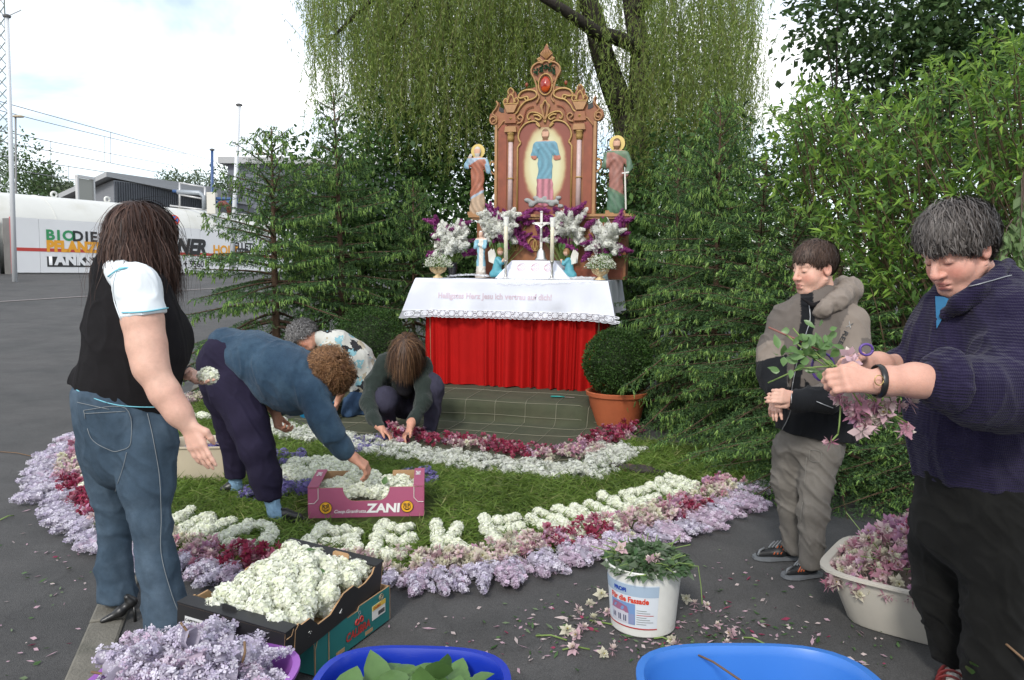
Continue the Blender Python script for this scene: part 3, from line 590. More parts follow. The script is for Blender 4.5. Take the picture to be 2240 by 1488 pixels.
bush('garden_shrub', 'mid green shrub between willow trunk and the right row of spruces', 'shrub', (W(1530, 600, 10.5)[0], 10.5, gz(0, 10.5)), [BW(1480, 440, 10.2, .7, 1.0), BW(1580, 420, 10.4, .7, .8), BW(1640, 520, 10.0, .9, .9), BW(1540, 560, 9.8, .9, .8), BW(1440, 570, 10.0, .6, .8)], 14000, .085, .05, dg[:2] + mg[:2], 34, stems=16)
bush('lilac_tree', 'dark leaved lilac tree high up behind the bright shrub', 'tree', (W(1950, 600, 8.4)[0], 8.4, gz(0, 8.4)), [BW(1825, 60, 8.4, .42, .45), BW(1930, 20, 8.5, .8, .7), BW(2080, 60, 8.6, .9, .9), BW(2220, 40, 8.5, .9, .9), BW(2000, 180, 8.8, .8, .6), BW(2200, 250, 9, 1.0, .8), BW(1880, 310, 8.8, .8, .45)], 17000, .085, .06, [(.075, .14, .05), (.10, .17, .06), (.06, .11, .045), (.13, .20, .075)], 35, stems=20, clump=.15, fold=True)
bush('garden_hedge', 'shaded hedge closing the view behind the bright shrub on the right', 'hedge', (W(2000, 600, 7.4)[0], 7.4, 0), [BW(1760, 480, 7.6, .7, .8), BW(1900, 450, 7.4, .9, .9), BW(2080, 480, 7.2, 1.0, 1.0), BW(2230, 450, 7.0, 1.0, 1.1), BW(2100, 700, 6.6, 1.2, .9), BW(1900, 720, 6.8, 1.0, .8), BW(2330, 700, 6.0, 1.0, 1.2)], 9000, .085, .04, dg, 36, stems=14)
# bright lance leaved shrub: arching stems carrying whorls of leaves
def lance_shrub():
    r = np.random.default_rng(77); base = np.array((W(2020, 900, 5.6)[0], 5.6, 0)); t = thing('lance_leaved_shrub', 'bright green shrub with narrow pointed leaves above the woman in navy', 'shrub', base); P, D, C, TL = [], [], [], []; m = MB()
    lite = [(.20, .33, .055), (.24, .37, .065), (.17, .29, .05)]; mid = [(.10, .20, .042), (.125, .23, .048), (.085, .17, .042)]
    for i in range(560):
        px = 1680 + 660 * r.random(); top = np.interp(px, [1700, 1760, 1850, 1950, 2050, 2150, 2340], [230, 150, 220, 190, 130, 60, 20]); py = top + (640 - top) * r.random(); Y = 4.6 + 1.9 * r.random() + (.4 if px < 1800 else 0)
        if px < 1790 and py > 520: continue
        e = W(px, py, Y); st = e + V(.25 + .5 * r.random(), .25 + .3 * r.random(), -.35 - .4 * r.random()); mid_ = lerp(st, e, .55) + V(0, 0, .12); tt = np.linspace(0, 1, 8)[:, None]; cur = (1 - tt) ** 2 * st + 2 * tt * (1 - tt) * mid_ + tt ** 2 * e; m.tube(cur - base, np.linspace(.008, .002, 8), 4, cap=False)
        for j in range(2, 8):
            ax = nrm(cur[min(j + 1, 7)] - cur[j - 1]); 
            for k in range(5 if j < 7 else 9):
                s = nrm(r.normal(size=3)); s = nrm(s - ax * (s @ ax)); P.append(cur[j] + ax * r.random() * .04); D.append(ax * (.5 if j < 7 else 1.0) + s * .85 + V(0, 0, -.12)); tipc = j >= 6 and r.random() < .75; C.append((lite if tipc else mid)[r.integers(3)]); TL.append(.055 + .045 * r.random())
    P, D, C, TL = map(np.array, (P, D, C, TL)); v, f, k = leaves(P - base, D, TL, TL * .25, tilt=np.tile(V(0, -.2, 1), (len(P), 1)), fold=True, seed=3, bend=.22); C = C * (1 + .15 * r.normal(size=(len(C), 1)))
    mk('crown', v, f, leaf_m, t, col=np.repeat(np.clip(C, .01, 1), k, 0)); m.build('trunk', mat('shrub_stem', (.13, .09, .05), .9), t, smooth=True)
lance_shrub()
# lilac blossoms high in the lilac tree, and the birch sprig beside the woman's head
def birch():
    r = np.random.default_rng(15); a, b = W(2250, 330, 3.7), W(2185, 610, 3.6); t = thing('birch_branch', 'hanging birch branch with pale toothed leaves behind the head of the woman in navy', 'branch', a); P, D = [], []; m = MB()
    for s in range(7):
        e = W(2165 + 90 * r.random(), 430 + 170 * r.random(), 3.5 + .3 * r.random()); st = lerp(a, b, r.random() * .8); m.tube([V(0, 0, 0) + st - a, lerp(st, e, .5) - a + V(0, 0, .05), e - a], [.003, .002, .001], 4, cap=False)
        for q in np.linspace(.1, 1, 12): P.append(lerp(st, e, q) - a); D.append(V(r.normal() * .6, r.normal() * .5, -1))
    m.tube([V(0, 0, .9), V(0, 0, 0), lerp(a, b, .5) - a + V(.03, 0, 0), b - a], [.012, .009, .006, .002], 6); m.build('twig', mat('birch_twig', (.09, .06, .045), .8), t, smooth=True)
    P, D = np.array(P), np.array(D); v, f, k = leaves(P, D, .05 + .02 * r.random(len(P)), .042, tilt=np.tile(V(0, -1, .3), (len(P), 1)), fold=True, seed=9)
    mk('leaf_cluster', v, f, leaf_m, t, col=shade_cols(len(P), k, [(.16, .24, .09), (.19, .28, .12), (.12, .2, .07)], 4))
birch()
# far trees behind the depot
for i, (px, py, Y, rx, rz, lb) in enumerate(((-20, 340, 70, 2.6, 3.4, 'pale green tree cut by the left picture edge below the mast'), (62, 360, 66, 1.6, 2.4, 'bright green tree right of the tall flagpole'), (102, 396, 72, 1.3, 1.3, 'small grey green tree above the tank near the flagpole'), (145, 416, 80, .9, .6, 'tiny treetop just left of the shed roof'), (388, 398, 84, 2.0, 1.3, 'rounded treetop behind the right end of the shed'), (440, 402, 86, 1.8, 1.5, 'treetop between shed and blue vent pipe'), (486, 398, 82, 1.9, 1.8, 'treetop right of the blue vent pipe'))):
    p = W(px, py, Y); bush('far_tree', lb, 'tree', (p[0], Y, gz(0, Y)), [(p, (rx, rx, rz)), (p - V(rx * .3, 0, rz * .8), (rx * 1.1, rx, rz)), (p + V(rx * .4, 0, -rz * .5), (rx * .8, rx, rz * .9))], 1500, .34, .2, [(.09, .15, .055), (.12, .18, .07), (.07, .12, .05)] if i < 2 else [(.13, .17, .10), (.16, .2, .12), (.10, .14, .085)], 50 + i, 'trees behind the depot', stems=5, clump=.3)
# ------------------------------------------------------------------ altar on its carpeted step
AANG = -.262; A0 = V(-.03, 7.74); ca_, sa_ = math.cos(AANG), math.sin(AANG); TT = 1.285
def AL(x, y, z): return V(A0[0] + x * ca_ - y * sa_, A0[1] + x * sa_ + y * ca_, z)
def ax_for(px, y, py=600):                       # x along the altar that is seen at picture column px
    lo, hi = -3, 3
    for _ in range(40):
        md = (lo + hi) / 2; q = AL(md, y, 1.6); d = ray(px, py)
        if q[0] / q[1] < d[0] / d[1]: lo = md
        else: hi = md
    return md
def z_for(py, x, y, px=1190): q = AL(x, y, 0); return W(px, py, q[1])[2]
felt = mat('green_felt', (.050, .056, .030), .95, var=.22, vs=5, bump=.6, bs=160, c2=(.062, .060, .034), c2s=2.2, c2r=(.45, .7))
prof = [(1.5, .2), (.4, .2), (-.2, .203), (-.66, .2), (-.715, .193), (-.75, .17), (-.765, .12), (-.775, .06), (-.79, .02), (-.84, .008), (-1.2, .006), (-1.7, .007), (-2.35, .006)]
cx = np.linspace(-1.75, 1.28, 44); vs = []
for x in cx:
    for j, (y, z) in enumerate(prof):
        e = max(0, (x - .84) / .22); zz = z * (1 - min(1, e * e * 1.1)) + .004 if z > .05 else z
        vs.append(AL(x, y + .012 * math.sin(x * 3.1 + j) + (.22 * e * e if y < -.6 else 0), zz + (.004 * math.sin(x * 7 + j * 2) if j > 0 else 0) + (.004 if j > 8 else 0)))
np_ = len(prof); carpet = mk('carpet_step', vs, [(i * np_ + j, i * np_ + j + 1, (i + 1) * np_ + j + 1, (i + 1) * np_ + j) for i in range(len(cx) - 1) for j in range(np_ - 1)], felt, smooth=True)
tag(carpet, 'dark green felt carpet laid over the altar step and the ground', 'carpet')
carpet.data.flip_normals()
m = MB(); vv = np.array(vs).reshape(len(cx), np_, 3)
for i in range(2, len(cx) - 1, 4): m.tube([vv[i, j] + V(0, -.003, .004) for j in range(2, np_)], .0022, 4, cap=False)
for j0, j1, t in ((2, 3, .1), (4, 5, .4), (6, 7, .9), (9, 10, .2), (10, 11, .05), (10, 11, .8), (11, 12, .6)): m.tube([lerp(vv[i, j0], vv[i, j1], t) + V(0, -.004, .004) for i in range(1, len(cx) - 1, 2)], .0022, 4, cap=False)
m.build('grid_thread', mat('thread', (.22, .21, .15), .9), carpet)
# table: boards, red front curtain, white cloth
tab = thing('altar_table', 'altar table hung with a red curtain on its front', 'table')
m = MB(); m.box((-.93, .04, TT - .05), (.93, 1.0, TT - .012), T=lambda q: AL(*q)); m.build('table_top', mat('plain_wood', (.25, .16, .09), .7), tab)
for x in (-.86, .86):
    for y in (.12, .92): m = MB(); m.box((x - .03, y - .03, .2), (x + .03, y + .03, TT - .05), T=lambda q: AL(*q)); m.build('leg', MATS['plain_wood'], tab)
red = mat('red_cloth', (.36, .004, .003), .85, var=.08, vs=3, sheen=.0, bump=.25, bs=300, spec=.2)
rr = np.random.default_rng(2); path = [(-.9, .75), (-.92, .1), (-.86, .02)] + [(x, .0) for x in np.linspace(-.80, .80, 12)] + [(.86, .02), (.92, .1), (.9, .75)]
path = np.array(path); seg = np.r_[0, np.cumsum(np.linalg.norm(np.diff(path, axis=0), axis=1))]; S = np.linspace(0, seg[-1], 380); px_ = np.interp(S, seg, path[:, 0]); py_ = np.interp(S, seg, path[:, 1])
fold = np.zeros(len(S)); fr = rr.random(40) ** 2 * .16 + .03; pos = np.cumsum(fr); pos = pos / pos[-1] * S[-1]
ph = np.interp(S, np.r_[0, pos], np.arange(41)) * 2 * PI; amp = .6 + .4 * np.sin(S * 3.3 + 1); fold = np.sin(ph) * amp + .35 * np.sin(ph * .5 + 1)
zs = np.r_[TT - .01, np.linspace(TT - .1, .40, 9), .385, .30, .212]; vs = []
for i, z in enumerate(zs):
    g = (1 - (z - .2) / (TT - .2)); a = .014 + .042 * g
    for k in range(len(S)):
        nx, ny = (0, -1) if abs(px_[k]) < .9 else (np.sign(px_[k]), 0); w = fold[k] + .25 * math.sin(S[k] * 9 + z * 2.5); vs.append(AL(px_[k] * (1 - .03 * g) + nx * a * w, py_[k] + .03 + ny * a * w, z + (.006 * math.sin(ph[k] * .5) if i == len(zs) - 1 else 0) - (.003 if zs[i] == .385 else 0)))
n = len(S); mk('red_curtain', vs, [(i * n + k, (i + 1) * n + k, (i + 1) * n + k + 1, i * n + k + 1) for i in range(len(zs) - 1) for k in range(n - 1)], red, tab, smooth=True)
# white altar cloth
linen = mat('white_linen', (.64, .66, .73), .85, var=.03, vs=4, bump=.2, bs=420, spec=.2)
cl = thing('altar_cloth', 'white linen altar cloth with lace hem and embroidered words', 'cloth')
def edge(u):                                     # front overhang: point on the cloth at u along the front, d down
    pass
us = np.linspace(-1.0, 1.0, 60); ds = np.r_[0, .015, .04, np.linspace(.08, .33, 7)]; vs = []
def cloth_pt(u, d):
    s = np.sign(u); c = max(0, (abs(u) - .8) / .2); fl = d * (.18 + 1.0 * c * c); x = u * .985 + s * fl * .24 * (1 if c > 0 else .25) ; y = -.045 - d * .07 - .02 * math.sin(u * 8) * d / .33 * (1 - c) - fl * .30 * c; w = .013 * math.sin(u * 23 + 1) * (d / .33)
    w += .006 * VN(np.array([[u * 6 + 3, d * 9, 1.]]))[0] * d / .33 * 3; return AL(x, y + w, TT + .008 - d * (1 - .04 * (1 - c)) + (.0 if d > .02 else .0))
top = [[AL(u * .985, y, TT + .008 + .002 * math.sin(u * 11 + y * 7)) for y in (1.02, .7, .35, .1, .0, -.03)] for u in us]
cols_ = [t_ + [cloth_pt(u, d) for d in ds[1:]] for u, t_ in zip(us, top)]; kk = len(cols_[0]); mk('cloth', [p for c in cols_ for p in c], [(i * kk + j, (i + 1) * kk + j, (i + 1) * kk + j + 1, i * kk + j + 1) for i in range(len(us) - 1) for j in range(kk - 1)], linen, cl, smooth=True)
for s in (-1, 1):                                # side overhang
    vs = []; yy = np.linspace(-.03, 1.02, 16)
    for y in yy:
        for d in (0, .02, .1, .2, .33): vs.append(AL(s * (.985 + .10 * d + .02 * math.sin(y * 14) * d / .3 + (.0 if d else 0)), y - .12 * d * max(0, 1 - (y + .03) * 5), TT + .008 - d))
    mk('side_drop', vs, [(i * 5 + j, (i + 1) * 5 + j, (i + 1) * 5 + j + 1, i * 5 + j + 1) for i in range(15) for j in range(4)], linen, cl, smooth=True)
lace_net = mat('lace_net', (.62, .62, .68), .9, alpha=.5); lace_w = mat('lace_white', (.78, .79, .84), .85)
vs = []; us2 = np.linspace(-1.0, 1.0, 161)
for i, u in enumerate(us2):
    sc = .008 * abs(math.sin(i * PI / 4))
    for d in (.325, .36, .392 + sc): vs.append(cloth_pt(u, d) + V(0, -.002, 0))
mk('lace_net', vs, [(i * 3 + j, (i + 1) * 3 + j, (i + 1) * 3 + j + 1, i * 3 + j + 1) for i in range(160) for j in range(2)], lace_net, cl, smooth=True)
lm = MB()
def lace_path(P, r): lm.tube(P, r, 4, cap=False)
for d in (.328, .398): lace_path([cloth_pt(u, d + (.008 * abs(math.sin(i * PI / 4)) if d > .35 else 0)) + V(0, -.004, 0) for i, u in enumerate(us2)], .0028)
lm.build('lace_border', lace_w, cl)
for i in range(21):
    u = -.96 + i * .096; lm = MB()
    for r_ in (.024, .014, .006): lace_path([cloth_pt(u + r_ * math.cos(a), .362 + r_ * .95 * math.sin(a)) + V(0, -.005, 0) for a in np.linspace(0, 2 * PI, 15)], .0042)
    for a in (.5, -.5): lace_path([cloth_pt(u + .048 + .016 * math.cos(t), .362 + .02 * a * 2 + .009 * math.sin(t)) + V(0, -.005, 0) for t in np.linspace(0, 2 * PI, 9)], .0045)
    lm.build('lace_rosette', lace_w, cl)
emb = mat('embroidery', (.56, .46, .52), .8)
xa = ax_for(958, -.07); xb = ax_for(1253, -.07)
def emb_T(x, y, o): q = cloth_pt(0, .17); u = (xa + x) / .985; p = cloth_pt(u, .205 - y); return p + V(0, -.004, 0)
text_obj('embroidered_words', 'Heiligstes Herz Jesu ich vertrau auf dich!', .083, emb, cl, emb_T, 0, .0022, (xb - xa) / 1.60, .0)
# raised stand with its own cloth in the middle
st = thing('cloth_covered_stand', 'small stand under a white embroidered cloth in the middle of the altar', 'stand')
xl, xr = ax_for(1118, .2), ax_for(1212, .2); xl2, xr2 = ax_for(1082, .12), ax_for(1246, .12); zt = z_for(571, 0, .3)
vs = [AL(xl, .22, zt), AL(xr, .22, zt), AL(xr, .48, zt + .005), AL(xl, .48, zt + .005), AL(xl, .07, TT + .014), AL(xr, .07, TT + .014), AL(xr2, .13, TT + .014), AL(xr2, .5, TT + .014), AL(xl2, .5, TT + .014), AL(xl2, .13, TT + .014)]
m = MB(); m.add(vs, [(0, 1, 2, 3), (4, 5, 1, 0), (5, 6, 1), (6, 7, 2, 1), (8, 9, 0, 3), (9, 4, 0)]); m.build('cover', linen, st)
pinkt = mat('pink_thread', (.62, .28, .30), .8); m = MB()
def face(u, v): a = lerp(vs[4], vs[5], u); b = lerp(vs[0], vs[1], u); return lerp(a, b, v) + V(0, -.006, .003)
for c in (.3, .62, .92):
    for k in range(3): m.tube([face(c - .13 + .13 * (1 + math.cos(t)) * .7 * (.5 + k * .25), .62 + .22 * math.sin(t) * (.4 + .3 * k)) for t in np.linspace(0, 2 * PI, 13)], .0015, 3, cap=False)
for c in (.2, .35, .6, .85): pass
st.children[0] if False else None; o = m.build('embroidery', pinkt, st); o['kind'] = 'stuff'
# candlesticks
pewter = mat('pewter', (.42, .41, .38), .35, metal=.8, var=.2, vs=40); wax = mat('candle_wax', (.72, .68, .52), .5, sss=.1); glassm = mat('clear_glass', (.9, .92, .92), .08, alpha=.35)
for i, (px, lb) in enumerate(((1106, 'cream altar candle with a glass cap in a pewter candlestick, left of the cross'), (1207, 'cream altar candle in a pewter candlestick, right of the cross'))):
    x = ax_for(px, .06); p = AL(x, .06, TT + .012); t = thing('altar_candle', lb, 'candle', p, AANG, 'altar candles')
    hs = z_for(571, x, .06) - TT - .012; hc = z_for(478, x, .06) - TT - .012
    m = MB(); m.lathe([(.032, 0), (.034, .008), (.018, .02), (.010, .05), (.014, .08), (.009, .1), (.011, hs * .8), (.022, hs * .95), (.024, hs)], 16); m.build('candlestick', pewter, t, smooth=True)
    m = MB(); m.lathe([(.0195, hs), (.0195, hc), (.012, hc + .005), (0, hc + .006)], 16); m.build('candle', wax, t, smooth=True)
    m = MB(); m.lathe([(.021, hc - .085), (.028, hc + .01), (.0285, hc + .01), (.0215, hc - .085)], 16, cap=False); m.build('drip_guard', glassm, t, smooth=True)
# silver standing crucifix
x = ax_for(1183, .33); p = AL(x, .33, zt + .006); t = thing('crucifix', 'silver standing crucifix between the two candles', 'crucifix', p, AANG); h = z_for(466, x, .33) - zt
silver = mat('silver', (.62, .61, .58), .3, metal=.9)
m = MB(); m.lathe([(.055, 0), (.06, .012), (.045, .03), (.042, .07), (.03, .10), (.014, .115), (.012, .13)], 12, sy=.7, power=6); m.build('base', silver, t, smooth=True)
m = MB(); m.box((-.012, -.008, .12), (.012, .008, h)); m.box((-.075, -.0075, h - .125), (.075, .0075, h - .10)); 
for q in ((0, 0, h + .005), (-.08, 0, h - .112), (.08, 0, h - .112)): m.lathe([(.004, -.012), (.018, -.006), (.018, .006), (.004, .012)], 8, q)
m.build('cross', silver, t)
s = SDF(.0035); s.chain([V(0, -.014, .19), V(.004, -.016, .25), V(0, -.018, h - .16)], [.007, .010, .013], .006); s.ell((.004, -.02, h - .115), (.010, .010, .013), k=.004)
for sg_ in (-1, 1): s.chain([V(0, -.017, h - .15), V(sg_ * .065, -.014, h - .112)], [.007, .005], .005)
v, f = s.mesh(); mk('corpus', v, f, mat('bright_silver', (.7, .69, .66), .28, metal=.8), t, smooth=True)
# ------------------------------------------------------------------ carved, painted altarpiece
YR = .62; xc = ax_for(1191, YR); SP = AL(xc, YR, 0)[1] / FPX
def rp(px, py): return ((px - 1191) * SP * 1.03, (470 - py) * SP)      # picture px to altarpiece (x, z) from its centre foot
Zr = z_for(470, xc, YR)
ret = thing('altarpiece', 'tall carved and painted wooden altarpiece with robed figure in its niche', 'altarpiece', AL(xc, YR, Zr), AANG)
def C(cx_, cy_): return rp(980 + cx_ / 3.382, 80 + cy_ / 3.382)
wood = mat('painted_wood', (.27, .105, .038), .5, var=.22, vs=7, c2=(.19, .052, .02), c2s=5, c2r=(.4, .7)); wood2 = mat('painted_wood_deep', (.21, .05, .02), .5, var=.25, vs=9); gold = mat('gilded_wood', (.38, .24, .08), .45, var=.25, vs=30, metal=.15); tan_ = mat('tan_wood', (.32, .165, .065), .5, var=.2, vs=12); marble = mat('pink_marble', (.48, .36, .34), .5, var=.15, vs=30); blackp = mat('black_paint', (.015, .015, .015), .5)
def sym(half): return half + [(2 * 703 - a, b) for a, b in reversed(half)]
half = [(335, 1325), (335, 660), (300, 650), (290, 620), (300, 580), (340, 555), (350, 520), (345, 492), (362, 500), (372, 560), (400, 555), (412, 520), (400, 490), (420, 470), (430, 430), (455, 405), (485, 430), (495, 465), (520, 440), (560, 412), (600, 410), (640, 400), (650, 370), (612, 330), (598, 290), (612, 255), (645, 235), (640, 215), (660, 190), (665, 160), (685, 140), (695, 118), (703, 105)]
m = MB(); m.prism([C(*q) for q in sym(half)], .05); m.build('back_board', wood, ret)
def slab(name, poly, mt, y0, y1): m = MB(); pts = [C(*q) for q in poly]; m.prism(pts, y1 - y0, T=lambda q: (q[0], q[1] + y0, q[2])); return m.build(name, mt, ret)
def mir(p): return [(2 * 703 - a, b) for a, b in reversed(p)]
pil = [(338, 1318), (338, 662), (356, 662), (356, 1318)]; inset = [(366, 1310), (366, 690), (380, 665), (425, 665), (425, 1310)]
for p_ in (pil, mir(pil)): slab('edge_moulding', p_, tan_, -.022, -.001)
for p_ in (inset, mir(inset)): slab('side_panel', p_, wood2, -.012, -.001)
# niche painting
nich = [(508, 1318), (508, 830), (530, 800), (512, 760), (522, 710), (560, 665), (610, 648), (645, 655), (668, 690)]
def paint_mat():
    m = bpy.data.materials.new('niche_painting'); m.use_nodes = True; nt = m.node_tree; b = nt.nodes['Principled BSDF']; b.inputs['Roughness'].default_value = .5; L = nt.links.new
    tc = N(nt, 'ShaderNodeTexCoord'); mp = N(nt, 'ShaderNodeMapping'); c = C(705, 960); a = C(705 + 175, 960)[0] - c[0]; bb = C(705, 960 - 320)[1] - c[1]
    mp.inputs['Location'].default_value = (-c[0] / a, 0, -c[1] / bb); mp.inputs['Scale'].default_value = (1 / a, 0, 1 / bb); L(tc.outputs['Object'], mp.inputs[0])
    g = N(nt, 'ShaderNodeVectorMath', operation='LENGTH'); L(mp.outputs[0], g.inputs[0]); nz = N(nt, 'ShaderNodeTexNoise', Scale=12.0, Detail=4.0); L(tc.outputs['Object'], nz.inputs['Vector'])
    ad = N(nt, 'ShaderNodeMath', operation='MULTIPLY_ADD'); L(nz.outputs[0], ad.inputs[0]); ad.inputs[1].default_value = .12; L(g.outputs['Value'], ad.inputs[2])
    cr = N(nt, 'ShaderNodeValToRGB'); e = cr.color_ramp.elements; e[0].position = .62; e[0].color = (.56, .54, .34, 1); e[1].position = 1.0; e[1].color = (.20, .05, .03, 1); q = cr.color_ramp.elements.new(.84); q.color = (.48, .41, .22, 1); q = cr.color_ramp.elements.new(.95); q.color = (.26, .10, .05, 1)
    L(ad.outputs[0], cr.inputs[0]); L(cr.outputs[0], b.inputs['Base Color']); return m
slab('niche_painting', sym(nich), paint_mat(), -.006, .0)
def rope(pts, r, mt=gold, y=-.018, name='gilded_moulding', n=6):
    m = MB(); q = [C(*p) for p in pts]; m.tube([(a, y, b) for a, b in q], r, n); return m.build(name, mt, ret, smooth=True)
def both(pts, r, mt=gold, y=-.018, name='gilded_moulding'): rope(pts, r, mt, y, name); rope([(1406 - a, b) for a, b in pts], r, mt, y, name)
def spline(P, n=6):
    P = np.array(P, float); out = []
    for i in range(len(P) - 1):
        p0, p1, p2, p3 = P[max(i - 1, 0)], P[i], P[i + 1], P[min(i + 2, len(P) - 1)]
        for t in np.arange(n) / n: out.append(.5 * ((2 * p1) + (-p0 + p2) * t + (2 * p0 - 5 * p1 + 4 * p2 - p3) * t * t + (-p0 + 3 * p1 - 3 * p2 + p3) * t ** 3))
    out.append(P[-1]); return np.array(out)
both(nich[:3], .010); both(spline(nich[2:] + [(655, 680), (640, 665)]), .010)
both(spline([(320, 640), (340, 630), (338, 610), (318, 605), (302, 625), (315, 655), (345, 650), (350, 610), (320, 580), (345, 545), (358, 515), (347, 492)]), .009, tan_, -.02)
both(spline([(360, 690), (385, 660), (400, 640), (440, 630), (500, 640)]), .007, tan_)
both(spline([(470, 600), (500, 580), (520, 545), (560, 505), (610, 490), (640, 470), (635, 440), (600, 425), (560, 425), (525, 440), (510, 470), (530, 480), (570, 470), (580, 490), (565, 498), (555, 482)]), .010)
both(spline([(500, 660), (530, 650), (545, 620), (525, 600), (505, 615), (520, 632)]), .010, tan_); both(spline([(700, 660), (690, 620), (650, 590), (600, 585), (578, 610), (585, 635), (600, 625)]), .009); both(spline([(700, 650), (690, 590), (672, 545), (690, 520), (702, 500)]), .008)
both(spline([(620, 605), (650, 605), (675, 625), (660, 640), (630, 625)]), .010); both(spline([(520, 690), (545, 640), (570, 560), (620, 540)]), .006, wood2)
both(spline([(700, 640), (680, 560), (690, 520)]), .012, tan_)
both(spline([(640, 520), (660, 480), (645, 440), (640, 400), (622, 345), (600, 300), (612, 258), (650, 235), (680, 240), (670, 215), (640, 210)]), .010, tan_)
for sg_ in (0, 1):
    f_ = (lambda a: a) if sg_ == 0 else (lambda a: 1406 - a)
    # column: shaft, capital, base ring and urn
    m = MB(); a, b0 = C(f_(456), 1312); _, b1 = C(456, 790); m.lathe([(.028, b0), (.026, (b0 + b1) / 2), (.024, b1)], 14, (a, -.016, 0)); m.build('column_shaft', marble, ret, smooth=True)
    for cy in (1055, 1300): _, z = C(0, cy); m = MB(); m.lathe([(.026, z - .008), (.034, z - .004), (.034, z + .004), (.026, z + .008)], 14, (a, -.016, 0)); m.build('column_ring', gold, ret, smooth=True)
    _, z0 = C(0, 790); _, z1 = C(0, 735); m = MB(); m.lathe([(.027, z0), (.036, lerp(z0, z1, .5)), (.032, z1), (.040, z1 + .006), (.036, z1 + .014)], 14, (a, -.018, 0)); m.build('column_capital', gold, ret, smooth=True)
    slab('capital_block', [(f_(412), 720), (f_(418), 680), (f_(495), 680), (f_(500), 720)][::1 if sg_ else -1], tan_, -.045, -.001); slab('plinth_block', [(f_(410), 655), (f_(420), 590), (f_(490), 590), (f_(495), 655)][::1 if sg_ else -1], wood, -.03, -.001)
    m = MB(); a2, z2 = C(f_(456), 622); m.add([(a2 - .018, -.03, z2), (a2, -.03, z2 - .018), (a2 + .018, -.03, z2), (a2, -.03, z2 + .018), (a2, -.048, z2)], [(0, 1, 4), (1, 2, 4), (2, 3, 4), (3, 0, 4)]); m.build('diamond_stud', gold, ret)
    slab('urn_base', [(f_(430), 580), (f_(405), 525), (f_(505), 525), (f_(480), 580)][::1 if sg_ else -1], tan_, -.04, -.001)
    for q in ([(410, 525), (402, 500), (415, 480), (430, 490), (425, 505)], [(500, 525), (512, 500), (500, 478), (482, 490), (490, 508)], [(430, 515), (440, 470), (455, 450), (472, 470), (480, 515)], [(440, 450), (435, 425), (455, 405), (475, 425), (470, 448)], [(405, 520), (456, 516), (508, 520)]): rope([(f_(u), w) for u, w in spline(q, 4)], .0075, gold, -.03, 'urn_scroll')
    slab('scroll_void', [(f_(362), 560), (f_(368), 532), (f_(398), 545), (f_(402), 575), (f_(380), 572)][::1 if sg_ else -1], blackp, -.006, -.001)
    m = MB(); a3, z3 = C(f_(562), 378); m.lathe([(.004, -.03), (.016, -.012), (.018, 0), (.012, .014), (.002, .02)], 10, (a3, .02, z3)); m.build('finial_ball', wood2, ret, smooth=True)
    both(spline([(300, 960), (312, 930), (330, 925)], 4), .006) if sg_ == 0 else None
    rope([(f_(u), w) for u, w in spline([(335, 940), (312, 930), (298, 955), (305, 990), (325, 1015), (335, 1020)], 4)], .010, tan_, -.01, 'side_scroll')
# jewel, garland, shell and finial of the crest
m = MB(); a, z = C(703, 390); m.lathe([(0, -.032), (.045, -.026), (.062, -.01), (.066, 0)], 28, (0, 0, 0), .85, 1.25); o = m.build('red_jewel', mat('jewel_red', (.50, .075, .012), .25, c2=(.26, .012, .01), c2s=9, coat=.5), ret, smooth=True); o.location = (a, -.012, z); o.rotation_euler = (R(-90), 0, 0); o.scale = (1, 1, 1)
rope([(703 + 50 * math.cos(t), 390 + 74 * math.sin(t)) for t in np.linspace(0, 2 * PI, 33)], .007); rope([(703, 315), (703, 660)], .0025, blackp, -.012, 'board_joint')
r = np.random.default_rng(8); P, D = [], []
for u in np.linspace(-1, 1, 70): q = C(703 + u * 72, 262 + 45 * u * u + r.normal() * 8); P.append((q[0], -.012 - .01 * r.random(), q[1])); D.append((r.normal(), -.3, r.normal() - .5))
v, f, k = leaves(np.array(P), np.array(D), .035, .02, tilt=np.tile(V(0, -1, 0), (len(P), 1)), fold=True); mk('leaf_garland', v, f, leaf_m, ret, col=shade_cols(len(P), k, [(.02, .07, .03), (.03, .09, .04)], 1))
for k in range(9):
    a = PI * (.12 + .76 * k / 8); rope([(705, 212), (705 + 38 * math.cos(a), 190 - 28 * math.sin(a)), (705 + 46 * math.cos(a), 186 - 42 * math.sin(a))], .0065, tan_, -.012, 'shell_rib')
both(spline([(705, 222), (680, 230), (655, 222), (648, 208), (662, 200)], 4), .008); m = MB(); a, z = C(704, 118); m.lathe([(.004, -.03), (.014, -.015), (.018, 0), (.01, .016), (.002, .03)], 10, (a, .02, z)); m.build('finial_ball', gold, ret, smooth=True)
# predella with cornice
zb = TT + .014 - Zr; xl, xr = rp(1032, 0)[0], rp(1372, 0)[0]
m = MB(); m.box((xl + .05, -.02, zb), (xr - .05, .2, -.05)); m.build('predella', wood, ret)
m = MB(); m.box((xl, -.06, -.05), (xr, .22, -.028)); m.box((xl - .03, -.08, -.027), (xr + .03, .24, 0)); m.build('cornice', tan_, ret)
for cx_ in (-.32, -.1, .12, .34):
    for s in (-1, 1):
        P = [(cx_ + s * (.02 + .06 * math.cos(t) * (1 - t / 8)), -.03, zb + .34 + .10 * math.sin(t) * (1 - t / 9)) for t in np.linspace(0, 6.5, 26)]; m = MB(); m.tube(P, .010, 6); m.build('gilded_scroll', gold, ret, smooth=True)
m = MB(); m.box((xl + .08, -.03, zb + .02), (xr - .08, -.022, zb + .12)); m.build('predella_panel', wood2, ret)
